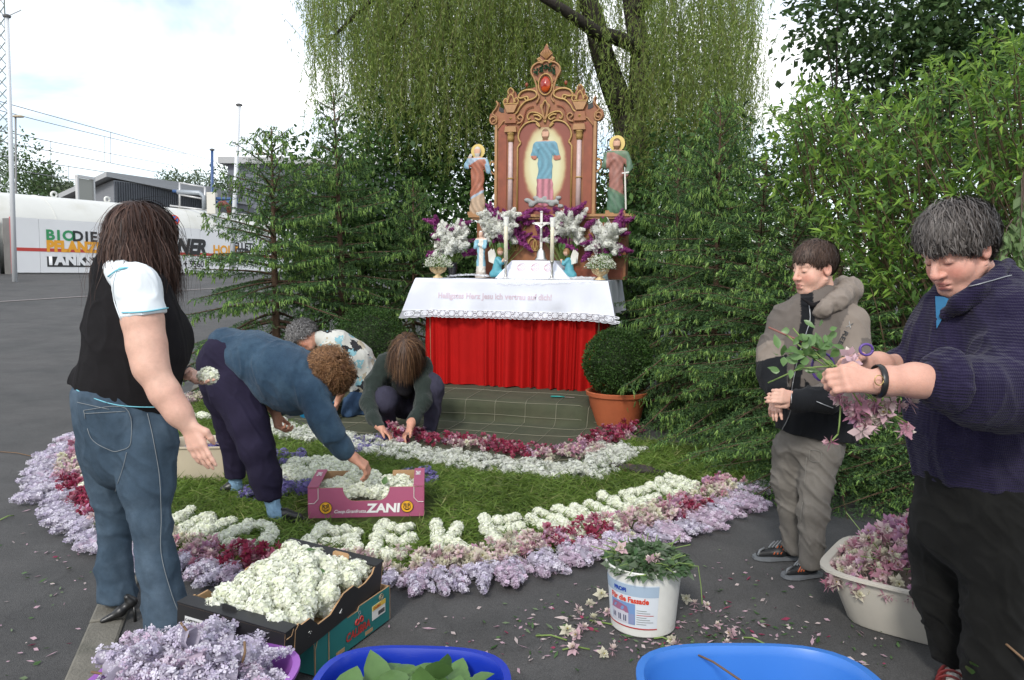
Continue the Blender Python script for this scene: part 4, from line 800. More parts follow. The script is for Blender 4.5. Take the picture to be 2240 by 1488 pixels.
# robed figures in relief
def robed(name, parent, loc, H, flat, cols, pose, seed, res=.008, halo=True, extra=None):
    s = SDF(res * H / .7); h = lambda x, y, z: V(x * H, y * H, z * H)
    s.cone(h(0, 0, .04), h(0, 0, .50), .125 * H, .095 * H, .03 * H); s.cone(h(0, 0, .5), h(0, 0, .74), .095 * H, .105 * H, .03 * H); s.cone(h(-.10, 0, .77), h(.10, 0, .77), .05 * H, .05 * H, .04 * H); s.cone(h(0, 0, .8), h(0, -.01, .86), .035 * H, .035 * H, .02 * H)
    s.ell(h(0, -.02, .92), (.055 * H, .062 * H, .075 * H), k=.01 * H); s.ell(h(0, -.055, .875), (.035 * H, .03 * H, .045 * H), k=.02 * H)
    for a in pose: s.chain([h(*q) for q in a], [.055 * H] + [.042 * H] * (len(a) - 2) + [.026 * H], .03 * H)
    v, f = s.mesh(); q = v / H; nv = normals(v, f)
    w = np.sin(q[:, 0] * 70 + 6 * np.sin(q[:, 2] * 9 + seed)) * .005 + np.sin(q[:, 0] * 38 + q[:, 2] * 20) * .005; w *= np.clip((.80 - q[:, 2]) * 8, 0, 1); v = v + nv * (w * H)[:, None]; v[:, 1] *= flat
    col = cols(q); o = mk(name, v, f, mat('relief_paint', vcol=True, rough=.5, var=.12, vs=60), parent, smooth=True, col=col); o.location = loc
    if halo: m = MB(); m.lathe([(0, 0), (.105 * H, 0), (.11 * H, .004), (0, .006)], 28); p = m.build('halo', mat('halo_gold', (.55, .42, .14), .4, metal=.2), o); p.location = (0, .02 * H, .925 * H); p.rotation_euler = (R(90), 0, 0)
    return o
skin_p = V(.52, .30, .20)
def paintcol(q, base, mantle, undr, hair, beard=True, sl=None, dirn=1):
    c = np.tile(np.array(base), (len(q), 1)); x, y, z = q.T
    dg_ = z + .55 * x * dirn; c[(z < .80) & (dg_ > .28) & (dg_ < .78)] = mantle; c[(z < .34) & ~((dg_ > .24))] = undr
    if sl is not None: c[(np.abs(x) > .135) & (z > .5) & (z < .8)] = sl
    c[z > .82] = skin_p; c[(z > .955) | ((z > .82) & (y > .0)) | ((z > .84) & (np.abs(x) > .046))] = hair
    if beard: c[(z > .835) & (z < .885) & (y < -.03)] = hair
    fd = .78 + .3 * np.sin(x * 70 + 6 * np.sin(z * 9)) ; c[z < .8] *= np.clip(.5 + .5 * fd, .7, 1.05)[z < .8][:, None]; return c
def jes(q):
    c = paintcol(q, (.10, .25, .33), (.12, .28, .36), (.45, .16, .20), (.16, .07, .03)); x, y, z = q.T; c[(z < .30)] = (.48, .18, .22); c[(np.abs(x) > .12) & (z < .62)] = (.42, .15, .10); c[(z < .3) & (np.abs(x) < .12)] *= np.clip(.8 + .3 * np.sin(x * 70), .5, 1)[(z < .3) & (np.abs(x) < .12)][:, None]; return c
a, z = C(707, 1215); zH = C(705, 695)[1] - z
robed('painted_figure', ret, (a, -.010, z - .005), zH, .13, jes, [[(-.12, 0, .76), (-.16, -.05, .62), (-.10, -.12, .72)], [(.12, 0, .76), (.17, -.03, .60), (.14, -.12, .66)]], 1)
m = SDF(.012)
r = np.random.default_rng(4)
for k in range(16): p_ = C(580 + 245 * k / 15, 1222 + 16 * r.normal()); m.ell((p_[0], -.012, p_[1]), (.035, .018, .022), k=.01)
v, f = m.mesh(); mk('painted_cloud', v, f, mat('cloud_paint', (.26, .27, .26), .6, var=.3, vs=40), ret, smooth=True)
# side figures stand on the cornice
for px, pyt, pyb, nm, cf, pose in ((1043, 318, 466, 'carved figure in a russet mantle standing on the left end of the altarpiece', lambda q: paintcol(q, (.32, .40, .48), (.33, .11, .06), (.42, .30, .20), (.45, .42, .38), sl=(.22, .36, .46), dirn=-1), [[(-.12, 0, .76), (-.17, -.03, .70), (-.10, -.07, .86)], [(.12, 0, .76), (.17, -.04, .62), (.12, -.10, .70)]]),
                                ((1343, 296, 462, 'carved figure with green robe and a sword standing on the right end of the altarpiece', lambda q: paintcol(q, (.10, .16, .09), (.30, .13, .10), (.07, .15, .09), (.14, .07, .03), sl=(.09, .16, .10)), [[(-.12, 0, .76), (-.16, -.04, .62), (-.04, -.10, .70)], [(.12, 0, .76), (.18, -.02, .60), (.14, -.10, .48)]]))):
    x = ax_for(px, YR - .02); zz = Zr + .001; H = z_for(pyt, x, YR) - zz; t = thing('carved_figure', nm, 'statue', AL(x, YR - .02, zz), AANG, 'side figures of the altarpiece')
    m = MB(); m.box((-.10, -.03, 0), (.10, .05, .035)); m.build('plinth', tan_, t); robed('figure', t, (0, 0, .03), H - .05, .45, cf, pose, px)
    if px > 1200: m = MB(); m.bar((.10, -.09, .40), (.115, -.07, .04), .016, .005); m.bar((.07, -.09, .40), (.14, -.09, .41), .01, .01); m.tube([(.1, -.09, .40), (.098, -.09, .46)], .007, 6); m.build('sword', silver, t)
# statuette of a veiled figure and two kneeling angels
def small_statue(name, label, px, pyb, pyt, y, cols, pose, kind='madonna'):
    x = ax_for(px, y); H = z_for(pyt, x, y) - TT - .01; t = thing(name, label, 'statuette', AL(x, y, TT + .012), AANG + (.5 if px > 1200 else -.3), 'plaster statuettes on the altar')
    return t, H
t, H = small_statue('statuette', 'painted plaster statuette in white robe and pale blue mantle', 1052, 592, 505, .38, None, None)
def mad(q):
    c = np.tile(np.array((.62, .58, .52)), (len(q), 1)); x, y, z = q.T; c[(z > .15) & (z < .78) & ((x < -.01) | (np.abs(x) > .09) | (y > .03))] = (.22, .42, .52); c[z > .8] = (.55, .36, .27); c[(z > .8) & ((y > -.02) | (z > .96))] = (.60, .58, .56); return c
m = MB(); m.lathe([(.06, 0), (.065, .03), (.055, .035), (.055, .06)], 12); m.build('plinth', mat('plaster', (.45, .40, .35), .6), t); robed('figure', t, (0, 0, .055), H - .06, .75, mad, [[(-.12, 0, .76), (-.14, -.07, .60), (0, -.13, .66)], [(.12, 0, .76), (.14, -.07, .60), (.01, -.13, .66)]], 3, res=.012, halo=False)
for px, s, lb in ((1089, 1, 'kneeling plaster angel in a teal dress, beside the left candle'), (1243, -1, 'kneeling plaster angel in a teal dress, beside the right candle')):
    t, H = small_statue('angel_statuette', lb, px, 590, 541, .24, None, None); t.rotation_euler = (0, 0, AANG); teal = (.08, .30, .36); k = H / .23; sd = SDF(.005 * k); q = lambda x, y, z: V(x * s * k, y * k, z * k)
    sd.cone(q(-.03, 0, .03), q(.03, 0, .035), .032 * k, .03 * k, .015); sd.cone(q(-.01, 0, .05), q(.0, 0, .13), .035 * k, .028 * k, .015); sd.chain([q(0, -.02, .14), q(.03, -.03, .11), q(.05, -.02, .14)], [.014 * k, .012 * k, .008 * k], .008); sd.chain([q(0, .02, .14), q(.03, .02, .11), q(.05, .0, .14)], [.014 * k, .012 * k, .008 * k], .008); sd.ell(q(.015, 0, .195), (.024 * k, .024 * k, .03 * k), k=.008)
    v, f = sd.mesh(); c = np.tile(np.array(teal), (len(v), 1)); c[v[:, 2] > .165 * k] = (.55, .34, .24); c[(v[:, 2] > .20 * k) | ((v[:, 2] > .17 * k) & (v[:, 0] * s < .005 * k))] = (.22, .11, .04); c[(v[:, 0] * s > .04 * k) & (v[:, 2] > .12 * k)] = (.55, .34, .24); mk('figure', v, f, MATS['relief_paint'], t, smooth=True, col=c)
    for y in (-.015, .015): m = MB(); m.add([q(-.015, y, .10), q(-.06, y * 2, .12), q(-.065, y * 2.5, .19), q(-.04, y * 2, .215), q(-.02, y, .17), q(-.04, y * 2 + .008, .16)], [(0, 1, 5), (1, 2, 5), (2, 3, 5), (3, 4, 5), (4, 0, 5)]); m.build('wing', mat('wing_white', (.62, .6, .54), .6), t)
    m = MB(); m.box((-.06 * k, -.04 * k, 0), (.06 * k, .04 * k, .012)); m.build('base', mat('dark_base', (.03, .025, .02), .5), t)
# ------------------------------------------------------------------ flowers: one mesh per variant, shared by all the heads
petal_m = mat('petal', vcol=True, rough=.6, trans=.35, spec=.2)
def proto(name, v, f, c, smooth=False):
    o = mk(name, v, f, petal_m, None, smooth, c); me = o.data; bpy.data.objects.remove(o); return me
def snowball(seed, r0=.045):                      # guelder rose ball: many small notched florets on a globe
    r = np.random.default_rng(seed); n = 250; i = np.arange(n) + .5; ph = np.arccos(1 - 2 * i / n); th = PI * (1 + 5 ** .5) * i
    d = np.stack([np.cos(th) * np.sin(ph), np.sin(th) * np.sin(ph), np.cos(ph)], 1); d = nrm(d + .09 * r.normal(size=d.shape)); rad = r0 * (1 + .05 * r.normal(size=(n, 1))); V_, F_, C_ = [], [], []
    for k in range(n):
        dk = nrm(d[k] + .42 * r.normal(size=3)); a = nrm(np.cross(dk, r.normal(size=3))); b = np.cross(dk, a); c = d[k] * rad[k]; s = .0080 * (1 + .25 * r.normal()); b0 = len(V_); w = 1 + .09 * r.normal(); col = V(.87, .88, .79) * w if r.random() < .8 else V(.82, .85, .68) * w
        V_.append(c - dk * .0012); C_.append(col * V(.92, .94, .82))
        for j in range(5): t = 2 * PI * j / 5; V_.append(c + (a * math.cos(t) + b * math.sin(t)) * s * (.8 + .4 * r.random()) + dk * .0014 * r.random()); C_.append(col)
        for j in range(5): F_.append((b0, b0 + 1 + j, b0 + 1 + (j + 1) % 5))
    b0 = len(V_)                                   # inner core
    for z in (-.85, -.3, .3, .85):
        for j in range(8): t = 2 * PI * j / 8; q = math.sqrt(1 - z * z); V_.append(r0 * .96 * V(q * math.cos(t), q * math.sin(t), z)); C_.append(V(.84, .85, .74))
    F_ += [(b0 + i * 8 + j, b0 + i * 8 + (j + 1) % 8, b0 + (i + 1) * 8 + (j + 1) % 8) for i in range(3) for j in range(8)] + [(b0 + i * 8 + j, b0 + (i + 1) * 8 + (j + 1) % 8, b0 + (i + 1) * 8 + j) for i in range(3) for j in range(8)] + [(b0 + 24 + j, b0 + 24 + (j + 1) % 8, b0 + 24 + (j + 4) % 8) for j in range(4)]
    V_ = np.array(V_); V_[:, 2] *= .86; return proto('snowball', V_, np.array(F_), np.clip(np.array(C_), .3, .93))
def lilac(seed, cols, L=.15, w=.045, n=95):        # a panicle lying along +y, four petalled florets
    r = np.random.default_rng(seed); V_, F_, C_ = [], [], []
    for k in range(n):
        t = r.random() ** .8; rad = w * (1.05 - t) ** .6 * (.55 + .45 * r.random() ** .5) * (1 if t > .1 else .8); th = 2 * PI * r.random(); c = V(rad * math.cos(th), L * (t - .35), .85 * rad * math.sin(th)); d = nrm(V(math.cos(th), .5 * (t - .3), math.sin(th)) + .25 * r.normal(size=3)); a = nrm(np.cross(d, r.normal(size=3))); b = np.cross(d, a); s = .0105 * (1 + .2 * r.normal()); col = np.array(cols[r.integers(len(cols))]) * (1 + .10 * r.normal()); b0 = len(V_); V_.append(c); C_.append(col * .88)
        for j in range(4):
            q = PI / 2 * j
            for dq, rr_ in ((-.5, .75), (0, 1.0), (.5, .75)): V_.append(c + (a * math.cos(q + dq) + b * math.sin(q + dq)) * s * rr_ + d * s * .25); C_.append(col)
            i = b0 + 1 + j * 3; F_ += [(b0, i, i + 1), (b0, i + 1, i + 2)]
    b0 = len(V_); 
    for t in (-.3, 0, .35, .6):
        for j in range(6): q = 2 * PI * j / 6; V_.append(V(w * .6 * (.75 - t) * math.cos(q), L * t, w * .5 * (.75 - t) * math.sin(q))); C_.append(np.array(cols[0]) * .7)
    F_ += [(b0 + i * 6 + j, b0 + i * 6 + (j + 1) % 6, b0 + (i + 1) * 6 + (j + 1) % 6) for i in range(3) for j in range(6)] + [(b0 + i * 6 + j, b0 + (i + 1) * 6 + (j + 1) % 6, b0 + (i + 1) * 6 + j) for i in range(3) for j in range(6)]
    return proto('lilac_panicle', np.array(V_), np.array(F_), np.clip(np.array(C_), .01, .95))
def columbine(seed, c_out, c_in, R0=.026):
    r = np.random.default_rng(seed); V_, F_, C_ = [], [], []
    def pet(th, L, w, el, col, z0=0.0, tip=.0):
        d = V(math.cos(th) * math.cos(el), math.sin(th) * math.cos(el), math.sin(el)); s = V(-math.sin(th), math.cos(th), 0); o = V(0, 0, z0); b0 = len(V_)
        for q, ww in ((.1, .15), (.5, 1.), (1., .05)):
            for sg in (-1, 1): V_.append(o + d * L * q + s * sg * w * ww / 2 + V(0, 0, tip * q * q)); C_.append(np.array(col) * (.8 + .25 * q))
        F_.extend([(b0, b0 + 1, b0 + 3), (b0, b0 + 3, b0 + 2), (b0 + 2, b0 + 3, b0 + 5), (b0 + 2, b0 + 5, b0 + 4)])
    for j in range(5):
        th = 2 * PI * j / 5 + .2 * r.normal(); pet(th, R0 * (1 + .15 * r.normal()), R0 * .62, .25 + .25 * r.normal(), np.array(c_out) * (1 + .12 * r.normal()), 0, -.004); pet(th + .63, R0 * .75, R0 * .5, .85 + .2 * r.normal(), np.array(c_in) * (1 + .1 * r.normal()), .003); pet(th + .5, R0 * .8, R0 * .16, -.9 + .2 * r.normal(), np.array(c_out) * .9, 0)
        pet(th + 1.1, R0 * .5, R0 * .45, 1.1, np.array(c_in), .006)
    pet(1, R0 * .4, R0 * .2, 1.4, (.6, .5, .1), .004); pet(3, R0 * .4, R0 * .2, 1.4, (.6, .5, .1), .004)
    return proto('columbine', np.array(V_), np.array(F_), np.clip(np.array(C_), .01, .9))
SNOW = [snowball(s) for s in range(5)]
LAV = [(.62, .57, .68), (.68, .64, .73), (.55, .49, .62), (.74, .71, .77)]; LPK = [(.64, .52, .63), (.70, .60, .69), (.57, .43, .55), (.74, .67, .75)]; WHT = [(.76, .77, .70), (.81, .82, .76), (.70, .72, .61)]; PUR = [(.30, .05, .22), (.38, .09, .30), (.24, .04, .17)]
LIL_B = [lilac(10 + i, LAV) for i in range(3)]; LIL_P = [lilac(20 + i, LPK if i else LAV + LPK) for i in range(3)]; LIL_W = [lilac(30 + i, WHT, .14, .052, 130) for i in range(3)]; LIL_W2 = [lilac(35 + i, [(.86, .87, .82), (.90, .90, .86), (.82, .83, .74)], .14, .052, 150) for i in range(3)]; LIL_V = [lilac(40 + i, PUR) for i in range(2)]
CB_PINK = [columbine(50 + i, *c) for i, c in enumerate((((.52, .22, .30), (.62, .40, .44)), ((.58, .30, .38), (.66, .50, .50)), ((.50, .27, .40), (.60, .42, .52))))]; CB_RED = [columbine(60 + i, *c) for i, c in enumerate((((.27, .022, .06), (.36, .06, .11)), ((.34, .04, .09), (.44, .12, .18)), ((.42, .10, .18), (.52, .24, .30))))]; CB_PALE = [columbine(70 + i, *c) for i, c in enumerate((((.66, .50, .50), (.72, .66, .58)), ((.62, .42, .46), (.70, .60, .55)), ((.64, .60, .48), (.70, .68, .52))))]
def pick(l, r): return l[int(r.integers(len(l)))]
def poly_spline(pts, n=10): return spline(np.array(pts, float), n)
def resample(P, step):
    P = np.array(P); s = np.r_[0, np.cumsum(np.linalg.norm(np.diff(P, axis=0), axis=1))]; q = np.arange(0, s[-1], step); X = np.stack([np.interp(q, s, P[:, i]) for i in range(P.shape[1])], 1); T = nrm(np.gradient(X, axis=0)); return X, T
def inside(P, poly):
    x, y = P[:, 0], P[:, 1]; c = np.zeros(len(P), bool); j = len(poly) - 1
    for i in range(len(poly)):
        a, b = poly[i], poly[j]; q = ((a[1] > y) != (b[1] > y)) & (x < (b[0] - a[0]) * (y - a[1]) / (b[1] - a[1] + 1e-12) + a[0]); c ^= q; j = i
    return c
# ------------------------------------------------------------------ cut grass carpet
GP = [(385, 905), (470, 872), (560, 900), (640, 935), (860, 990), (1150, 1036), (1330, 1022), (1370, 965), (1560, 985), (1690, 1040), (1640, 1090), (1420, 1160), (1200, 1215), (900, 1255), (700, 1265), (500, 1250), (380, 1225), (270, 1205), (160, 1130), (165, 1030), (240, 950)]
gpoly = np.array([G(*q)[:2] for q in GP]); lo, hi = gpoly.min(0), gpoly.max(0); r = np.random.default_rng(12)
P = lo + (hi - lo) * r.random((190000, 2)); P = P[inside(P, gpoly)][:62000]; P = P[~((np.abs(P[:, 0] + .8) < .38) & (P[:, 1] > 4.04) & (P[:, 1] < 4.6))]; n = len(P); th = r.random(n) * 2 * PI + 1.2 * VN(np.c_[P * 2.2, np.zeros(n)]); L = .045 + .075 * r.random(n); el = .05 + .25 * np.abs(r.normal(size=n)); z0 = .008 + .022 * r.random(n)
D = np.stack([np.cos(th) * np.cos(el), np.sin(th) * np.cos(el), np.sin(el)], 1); v, f, k = leaves(np.c_[P, z0], D, L, .0045 + .003 * r.random(n), seed=2, bend=.25); v[:, 2] = np.maximum(v[:, 2], .007)
gc = np.array([(.105, .17, .030), (.135, .205, .04), (.08, .135, .026), (.17, .22, .06), (.24, .25, .10)])[r.choice(5, n, p=[.3, .3, .22, .13, .05])]; patch = 1 + .25 * VN(np.c_[P * 3.5, np.ones(n)])[:, None]; gc = gc * 1.3 * patch * (1 + .15 * r.normal(size=(n, 1)))
bx, by = np.meshgrid(np.linspace(lo[0], hi[0], 60), np.linspace(lo[1], hi[1], 46), indexing='ij'); bp = np.stack([bx.ravel(), by.ravel()], 1); bz = .010 + .008 * VN(np.c_[bp * 9, np.zeros(len(bp))]); bi = inside(bp, gpoly); bf = [(i * 46 + j, (i + 1) * 46 + j, (i + 1) * 46 + j + 1, i * 46 + j + 1) for i in range(59) for j in range(45) if bi[i * 46 + j] and bi[(i + 1) * 46 + j] and bi[(i + 1) * 46 + j + 1] and bi[i * 46 + j + 1]]
vv, ff, cc = join([(v, f, np.repeat(np.clip(gc, .01, 1), k, 0)), (np.c_[bp, bz], np.array(bf), np.tile(V(.07, .11, .022), (len(bp), 1)))])
tag(mk('grass', vv, ff, leaf_m, col=cc), 'cut green grass strewn as the ground of the flower carpet', 'grass', kind='stuff')
# ------------------------------------------------------------------ letters of white snowballs
LET = {'N1': [[(387, 1133), (418, 1114)], [(392, 1162), (425, 1142), (464, 1124)], [(464, 1130), (446, 1148), (430, 1160)], [(440, 1164), (480, 1148), (517, 1131)]],
       'D': [[(481, 1176), (515, 1161), (546, 1147)], [(546, 1147), (580, 1149), (597, 1165), (575, 1183)], [(481, 1180), (520, 1189), (560, 1188)]],
       'B': [[(703, 1150), (686, 1174), (674, 1200)], [(705, 1151), (740, 1160), (772, 1154)], [(778, 1165), (756, 1182), (715, 1182)], [(752, 1186), (780, 1190), (762, 1204), (720, 1212)]],
       'E1': [[(840, 1145), (828, 1166), (821, 1187), (815, 1210)], [(845, 1147), (873, 1156), (903, 1147)], [(835, 1178), (874, 1180), (902, 1176)], [(820, 1210), (857, 1209), (890, 1205)]],
       'K': [[(953, 1147), (956, 1173), (959, 1199)], [(1003, 1147), (988, 1168), (970, 1184)], [(982, 1184), (1012, 1196), (1040, 1212)]],
       'E2': [[(1062, 1135), (1066, 1156), (1081, 1176), (1096, 1193)], [(1066, 1135), (1094, 1136), (1127, 1131)], [(1075, 1160), (1106, 1156), (1139, 1151)], [(1094, 1191), (1128, 1181), (1161, 1169)]],
       'N2': [[(1162, 1133), (1195, 1149), (1224, 1161), (1248, 1174)], [(1183, 1118), (1209, 1132), (1239, 1147), (1266, 1165)], [(1224, 1109), (1262, 1129), (1298, 1153)]],
       'N3': [[(1256, 1106), (1292, 1126), (1320, 1138), (1347, 1149)], [(1286, 1099), (1324, 1116), (1362, 1138)], [(1318, 1083), (1354, 1102), (1400, 1124)]],
       'E3': [[(1363, 1081), (1395, 1099), (1432, 1116)], [(1366, 1080), (1395, 1074), (1412, 1070)], [(1390, 1096), (1420, 1090), (1440, 1084)], [(1432, 1116), (1455, 1106), (1478, 1098)]],
       'N4': [[(1421, 1060), (1460, 1073), (1500, 1086)], [(1445, 1050), (1480, 1061), (1516, 1074)], [(1466, 1042), (1500, 1054), (1532, 1066)]]}
LLAB = {'N1': 'white snowball letter N beside the jeans of the brown haired woman', 'D': 'white snowball letter D behind the black fruit box', 'B': 'white snowball letter B half hidden by the back rim of the black box', 'E1': 'white snowball letter E straight below the pink fruit box', 'K': 'white snowball letter K in the front row of the flower text', 'E2': 'white snowball letter E right after the K', 'N2': 'white snowball letter N behind the paint bucket, first of two', 'N3': 'white snowball letter N, second of two, beside an E', 'E3': 'slanted white snowball letter E near the right end of the text', 'N4': 'last white snowball letter at the right end, next to the dark glove'}
r = np.random.default_rng(21)
def ball(parent, x, y, z, sc=1.0): return inst(pick(SNOW, r), 'snowball', parent, (x, y, z), tuple(r.random(3) * 6.28 * V(.1, .1, 1)), (sc * (.9 + .25 * r.random()), sc * (.9 + .25 * r.random()), sc * (.82 + .2 * r.random())))
for k, strokes in LET.items():
    pts = []
    for s in strokes:
        X, _ = resample(poly_spline([G(*q, .05)[:2] for q in s], 6), .056); pts += list(X) + [G(*s[-1], .05)[:2]]
    keep = []
    for p in pts:
        if all(np.linalg.norm(p - q) > .040 for q in keep): keep.append(p)
    c = np.mean(keep, 0); t = thing('flower_letter', LLAB[k], 'flower letter', (*c, 0), 0, 'letters of the flower text')
    for p in keep: ball(t, p[0] - c[0] + r.normal() * .006, p[1] - c[1] + r.normal() * .006, .038 + .008 * r.random(), .68 + .18 * r.random())
em = []
for row in ([(646, 1014), (670, 1011), (705, 1009), (735, 1008), (760, 1010)], [(627, 1030), (690, 1020), (725, 1018), (760, 1019), (785, 1023)], [(630, 1043), (675, 1031), (710, 1029), (745, 1028), (780, 1031), (805, 1036)], [(648, 1046), (676, 1043), (715, 1041), (752, 1040), (788, 1042)], [(700, 1052), (740, 1052), (775, 1052)]):
    X, _ = resample(poly_spline([G(*q, .05)[:2] for q in row], 5), .07); em += [p for i, p in enumerate(X) if not (row[0] == (627, 1030) and .07 < np.linalg.norm(p - X[0]) < .2)]
c = np.mean(em, 0); t = thing('flower_emblem', 'white snowball emblem being laid beside the pink fruit box', 'flower emblem', (*c, 0))
for p in em: ball(t, p[0] - c[0], p[1] - c[1], .045 + .01 * r.random(), .9 + .25 * r.random())
t = thing('flower_letter', 'white snowball stroke left of the jeans, inside the pink border', 'flower letter', (*G(195, 1040)[:2], 0), 0, 'letters of the flower text')
for q in ((196, 1015), (190, 1030), (186, 1048), (188, 1066), (195, 1078), (200, 1040)): p = G(*q, .05) - np.array(t.location); ball(t, p[0], p[1], .045, 1.05)
t = thing('flower_letter', 'white snowball stroke behind the hand of the brown haired woman', 'flower letter', (*G(415, 915)[:2], 0), 0, 'letters of the flower text')
for q in ((385, 912), (402, 910), (420, 909), (438, 908), (450, 911), (390, 922), (396, 935)): p = G(*q, .05) - np.array(t.location); ball(t, p[0], p[1], .045, 1.0)
# ------------------------------------------------------------------ lilac edging and columbine border
OB = [(452, 858), (330, 890), (200, 940), (110, 985), (62, 1030), (45, 1080), (62, 1130), (120, 1185), (200, 1235), (300, 1270), (420, 1295), (560, 1310), (700, 1315), (830, 1308), (900, 1312), (1000, 1305), (1100, 1292), (1210, 1265), (1320, 1232), (1430, 1205), (1520, 1178), (1600, 1150), (1660, 1118), (1700, 1085)]
ob = poly_spline([G(*q)[:2] for q in OB], 10); X, T = resample(ob, .085); inn = np.stack([-T[:, 1], T[:, 0]], 1); cen = gpoly.mean(0)
LM = [(455, 865, 'behind the hand of the woman in black'), (330, 890, 'behind the back of the woman in black'), (200, 945, 'at the upper left bend'), (110, 985, 'on the upper left side'), (62, 1030, 'on the far left side'), (45, 1085, 'at the far left tip'), (62, 1135, 'at the lower left of the tip'), (130, 1190, 'left of the jeans'), (215, 1240, 'beside the black shoe'), (310, 1270, 'between the jeans legs'), (420, 1295, 'beside the black box'), (560, 1310, 'hidden behind the black box'), (700, 1315, 'behind the black box corner'), (830, 1308, 'just right of the boxes'), (930, 1312, 'below the letter E'), (1020, 1303, 'below the letter K'), (1110, 1290, 'left of the bucket by the second E'), (1210, 1265, 'just left of the bucket'), (1320, 1232, 'behind the bucket'), (1430, 1205, 'behind the green heap of the bucket'), (1520, 1178, 'right of the bucket'), (1600, 1150, 'near the right end'), (1660, 1118, 'beside the shoes of the boy'), (1700, 1085, 'at the right tip by the boy'), (640, 935, 'behind the bending woman'), (760, 962, 'under the reaching arm'), (880, 985, 'in front of the woman in fleece'), (1000, 1000, 'left of the middle of the arc'), (1120, 1015, 'in the middle of the arc'), (1230, 1027, 'at the lowest bend of the arc'), (1310, 1015, 'near the glove'), (1350, 978, 'at the right end by the spruce')]
LMP = [(G(a, b)[:2], c) for a, b, c in LM]
def where(p): return min(LMP, key=lambda q: np.linalg.norm(q[0] - np.array(p[:2])))[1]
sgn = np.sign(((cen - X) * inn).sum(1))[:, None]; inn = inn * sgn; NL = 0
for i in range(len(X)):
    left = X[i, 0] < -1.3
    for row, off in ((0, .03), (1, .10), (2, .15)):
        if row == 2 and (left or r.random() < .35): continue
        if row == 0 and r.random() < .1: continue
        p = X[i] + inn[i] * (off + (.075 if left else .015) + .02 * r.normal()) + T[i] * .03 * r.normal(); me = pick(LIL_B if (left and r.random() < .8) or r.random() < .4 else LIL_P, r); d = -inn[i] + T[i] * .35 * r.normal(); s = .78 + .35 * r.random()
        o = inst(me, 'lilac_panicle', None, (p[0], p[1], .042 * s), (.10 * r.normal(), r.random() * 6.28, math.atan2(d[1], d[0]) - PI / 2), s); NL += 1
        tag(o, ('bluish ' if me in LIL_B else 'pinkish ') + 'lilac panicle in the outer carpet edge, ' + where(p), 'lilac', 'lilac panicles edging the flower carpet')
Xc, Tc = resample(ob, .01); ic = np.stack([-Tc[:, 1], Tc[:, 0]], 1); ic = ic * np.sign(((cen - Xc) * ic).sum(1))[:, None]; CBN = 0; rest = []
def put_col(x, y, z, grp, lab, cat='columbine', tone=None):
    global CBN
    w = VN(np.array([[x * 2.6, y * 2.6, 5.]]))[0] + .35 * r.normal() if tone is None else tone; me = pick(CB_RED if w > .22 else CB_PINK if w > -.25 else CB_PALE, r)
    a = ((x, y, z), (r.normal() * .7, r.normal() * .7, r.random() * 6.28), .85 + .5 * r.random()); CBN += 1; o = inst(me, 'columbine', None, *a); return tag(o, lab, cat, grp)
cand = [(i, .18 + .21 * r.random()) for i in r.integers(0, len(Xc), 2200)]
pts = [(Xc[i] + ic[i] * off, off) for i, off in cand]; pts.sort(key=lambda q: q[0][1])
def bake(lst, name, label, cat, kind='stuff'):
    V_, F_, C_ = [], [], []; b = 0; cache = {}
    for me, mtx in lst:
        if me.name not in cache:
            a = np.zeros(len(me.vertices) * 3, np.float32); me.vertices.foreach_get('co', a); c = np.zeros(len(me.vertices) * 4, np.float32); me.color_attributes['Col'].data.foreach_get('color', c); q = np.zeros(len(me.polygons) * 3, np.int32); me.polygons.foreach_get('vertices', q); cache[me.name] = (a.reshape(-1, 3), q.reshape(-1, 3), c.reshape(-1, 4)[:, :3])
        a, q, c = cache[me.name]; M = np.array(mtx); V_.append(a @ M[:3, :3].T + M[:3, 3]); F_.append(q + b); C_.append(c); b += len(a)
    return tag(mk(name, np.concatenate(V_), np.concatenate(F_), petal_m, col=np.concatenate(C_)), label, cat, kind=kind)
baked = []
def col_tone(x, y): return VN(np.array([[x * 2.6, y * 2.6, 5.]]))[0] * 1.5 + .3 * r.normal()
for n_, (p, off) in enumerate(pts):
    z = .026 + .062 * r.random(); w = col_tone(*p); me = pick(CB_RED if w > .30 else CB_PINK if w > -.45 else CB_PALE, r); rot = (r.normal() * .7, r.normal() * .7, r.random() * 6.28); s = .95 + .55 * r.random()
    if n_ < 190: tag(inst(me, 'columbine', None, (*p, z), rot, s), ('crimson' if me in CB_RED else 'pink' if me in CB_PINK else 'pale') + ' columbine in the outer pink border, ' + where(p), 'columbine', 'columbines in the front border')
    else: baked.append((me, Matrix.LocRotScale(Vector((*p, z)), __import__('mathutils').Euler(rot), Vector((s, s, s)))))
# inner arc: white lilac band with a columbine band behind it
WB = [(575, 925), (612, 938), (720, 958), (860, 984), (1000, 1002), (1150, 1020), (1230, 1028), (1300, 1022), (1345, 990), (1352, 972)]
X, T = resample(poly_spline([G(*q, .045)[:2] for q in WB], 8), .075); nrmv = np.stack([-T[:, 1], T[:, 0]], 1)
for i in range(len(X)):
    for off in (-.12, -.04, .04, .12):
        p = X[i] + nrmv[i] * (off * 1.05 + .02 * r.normal()) + T[i] * .03 * r.normal(); s = .75 + .3 * r.random(); o = inst(pick(LIL_W, r), 'white_lilac_panicle', None, (p[0], p[1], .042 * s), (.1 * r.normal(), 6.28 * r.random(), 6.28 * r.random()), s); tag(o, 'white lilac panicle in the inner white band, ' + where(p), 'lilac', 'white lilac of the inner band')
CBP = [(855, 940), (950, 958), (1050, 968), (1180, 990), (1260, 986), (1325, 958), (1385, 930)]
X, T = resample(poly_spline([G(*q, .05)[:2] for q in CBP], 8), .01); nrmv = np.stack([-T[:, 1], T[:, 0]], 1)
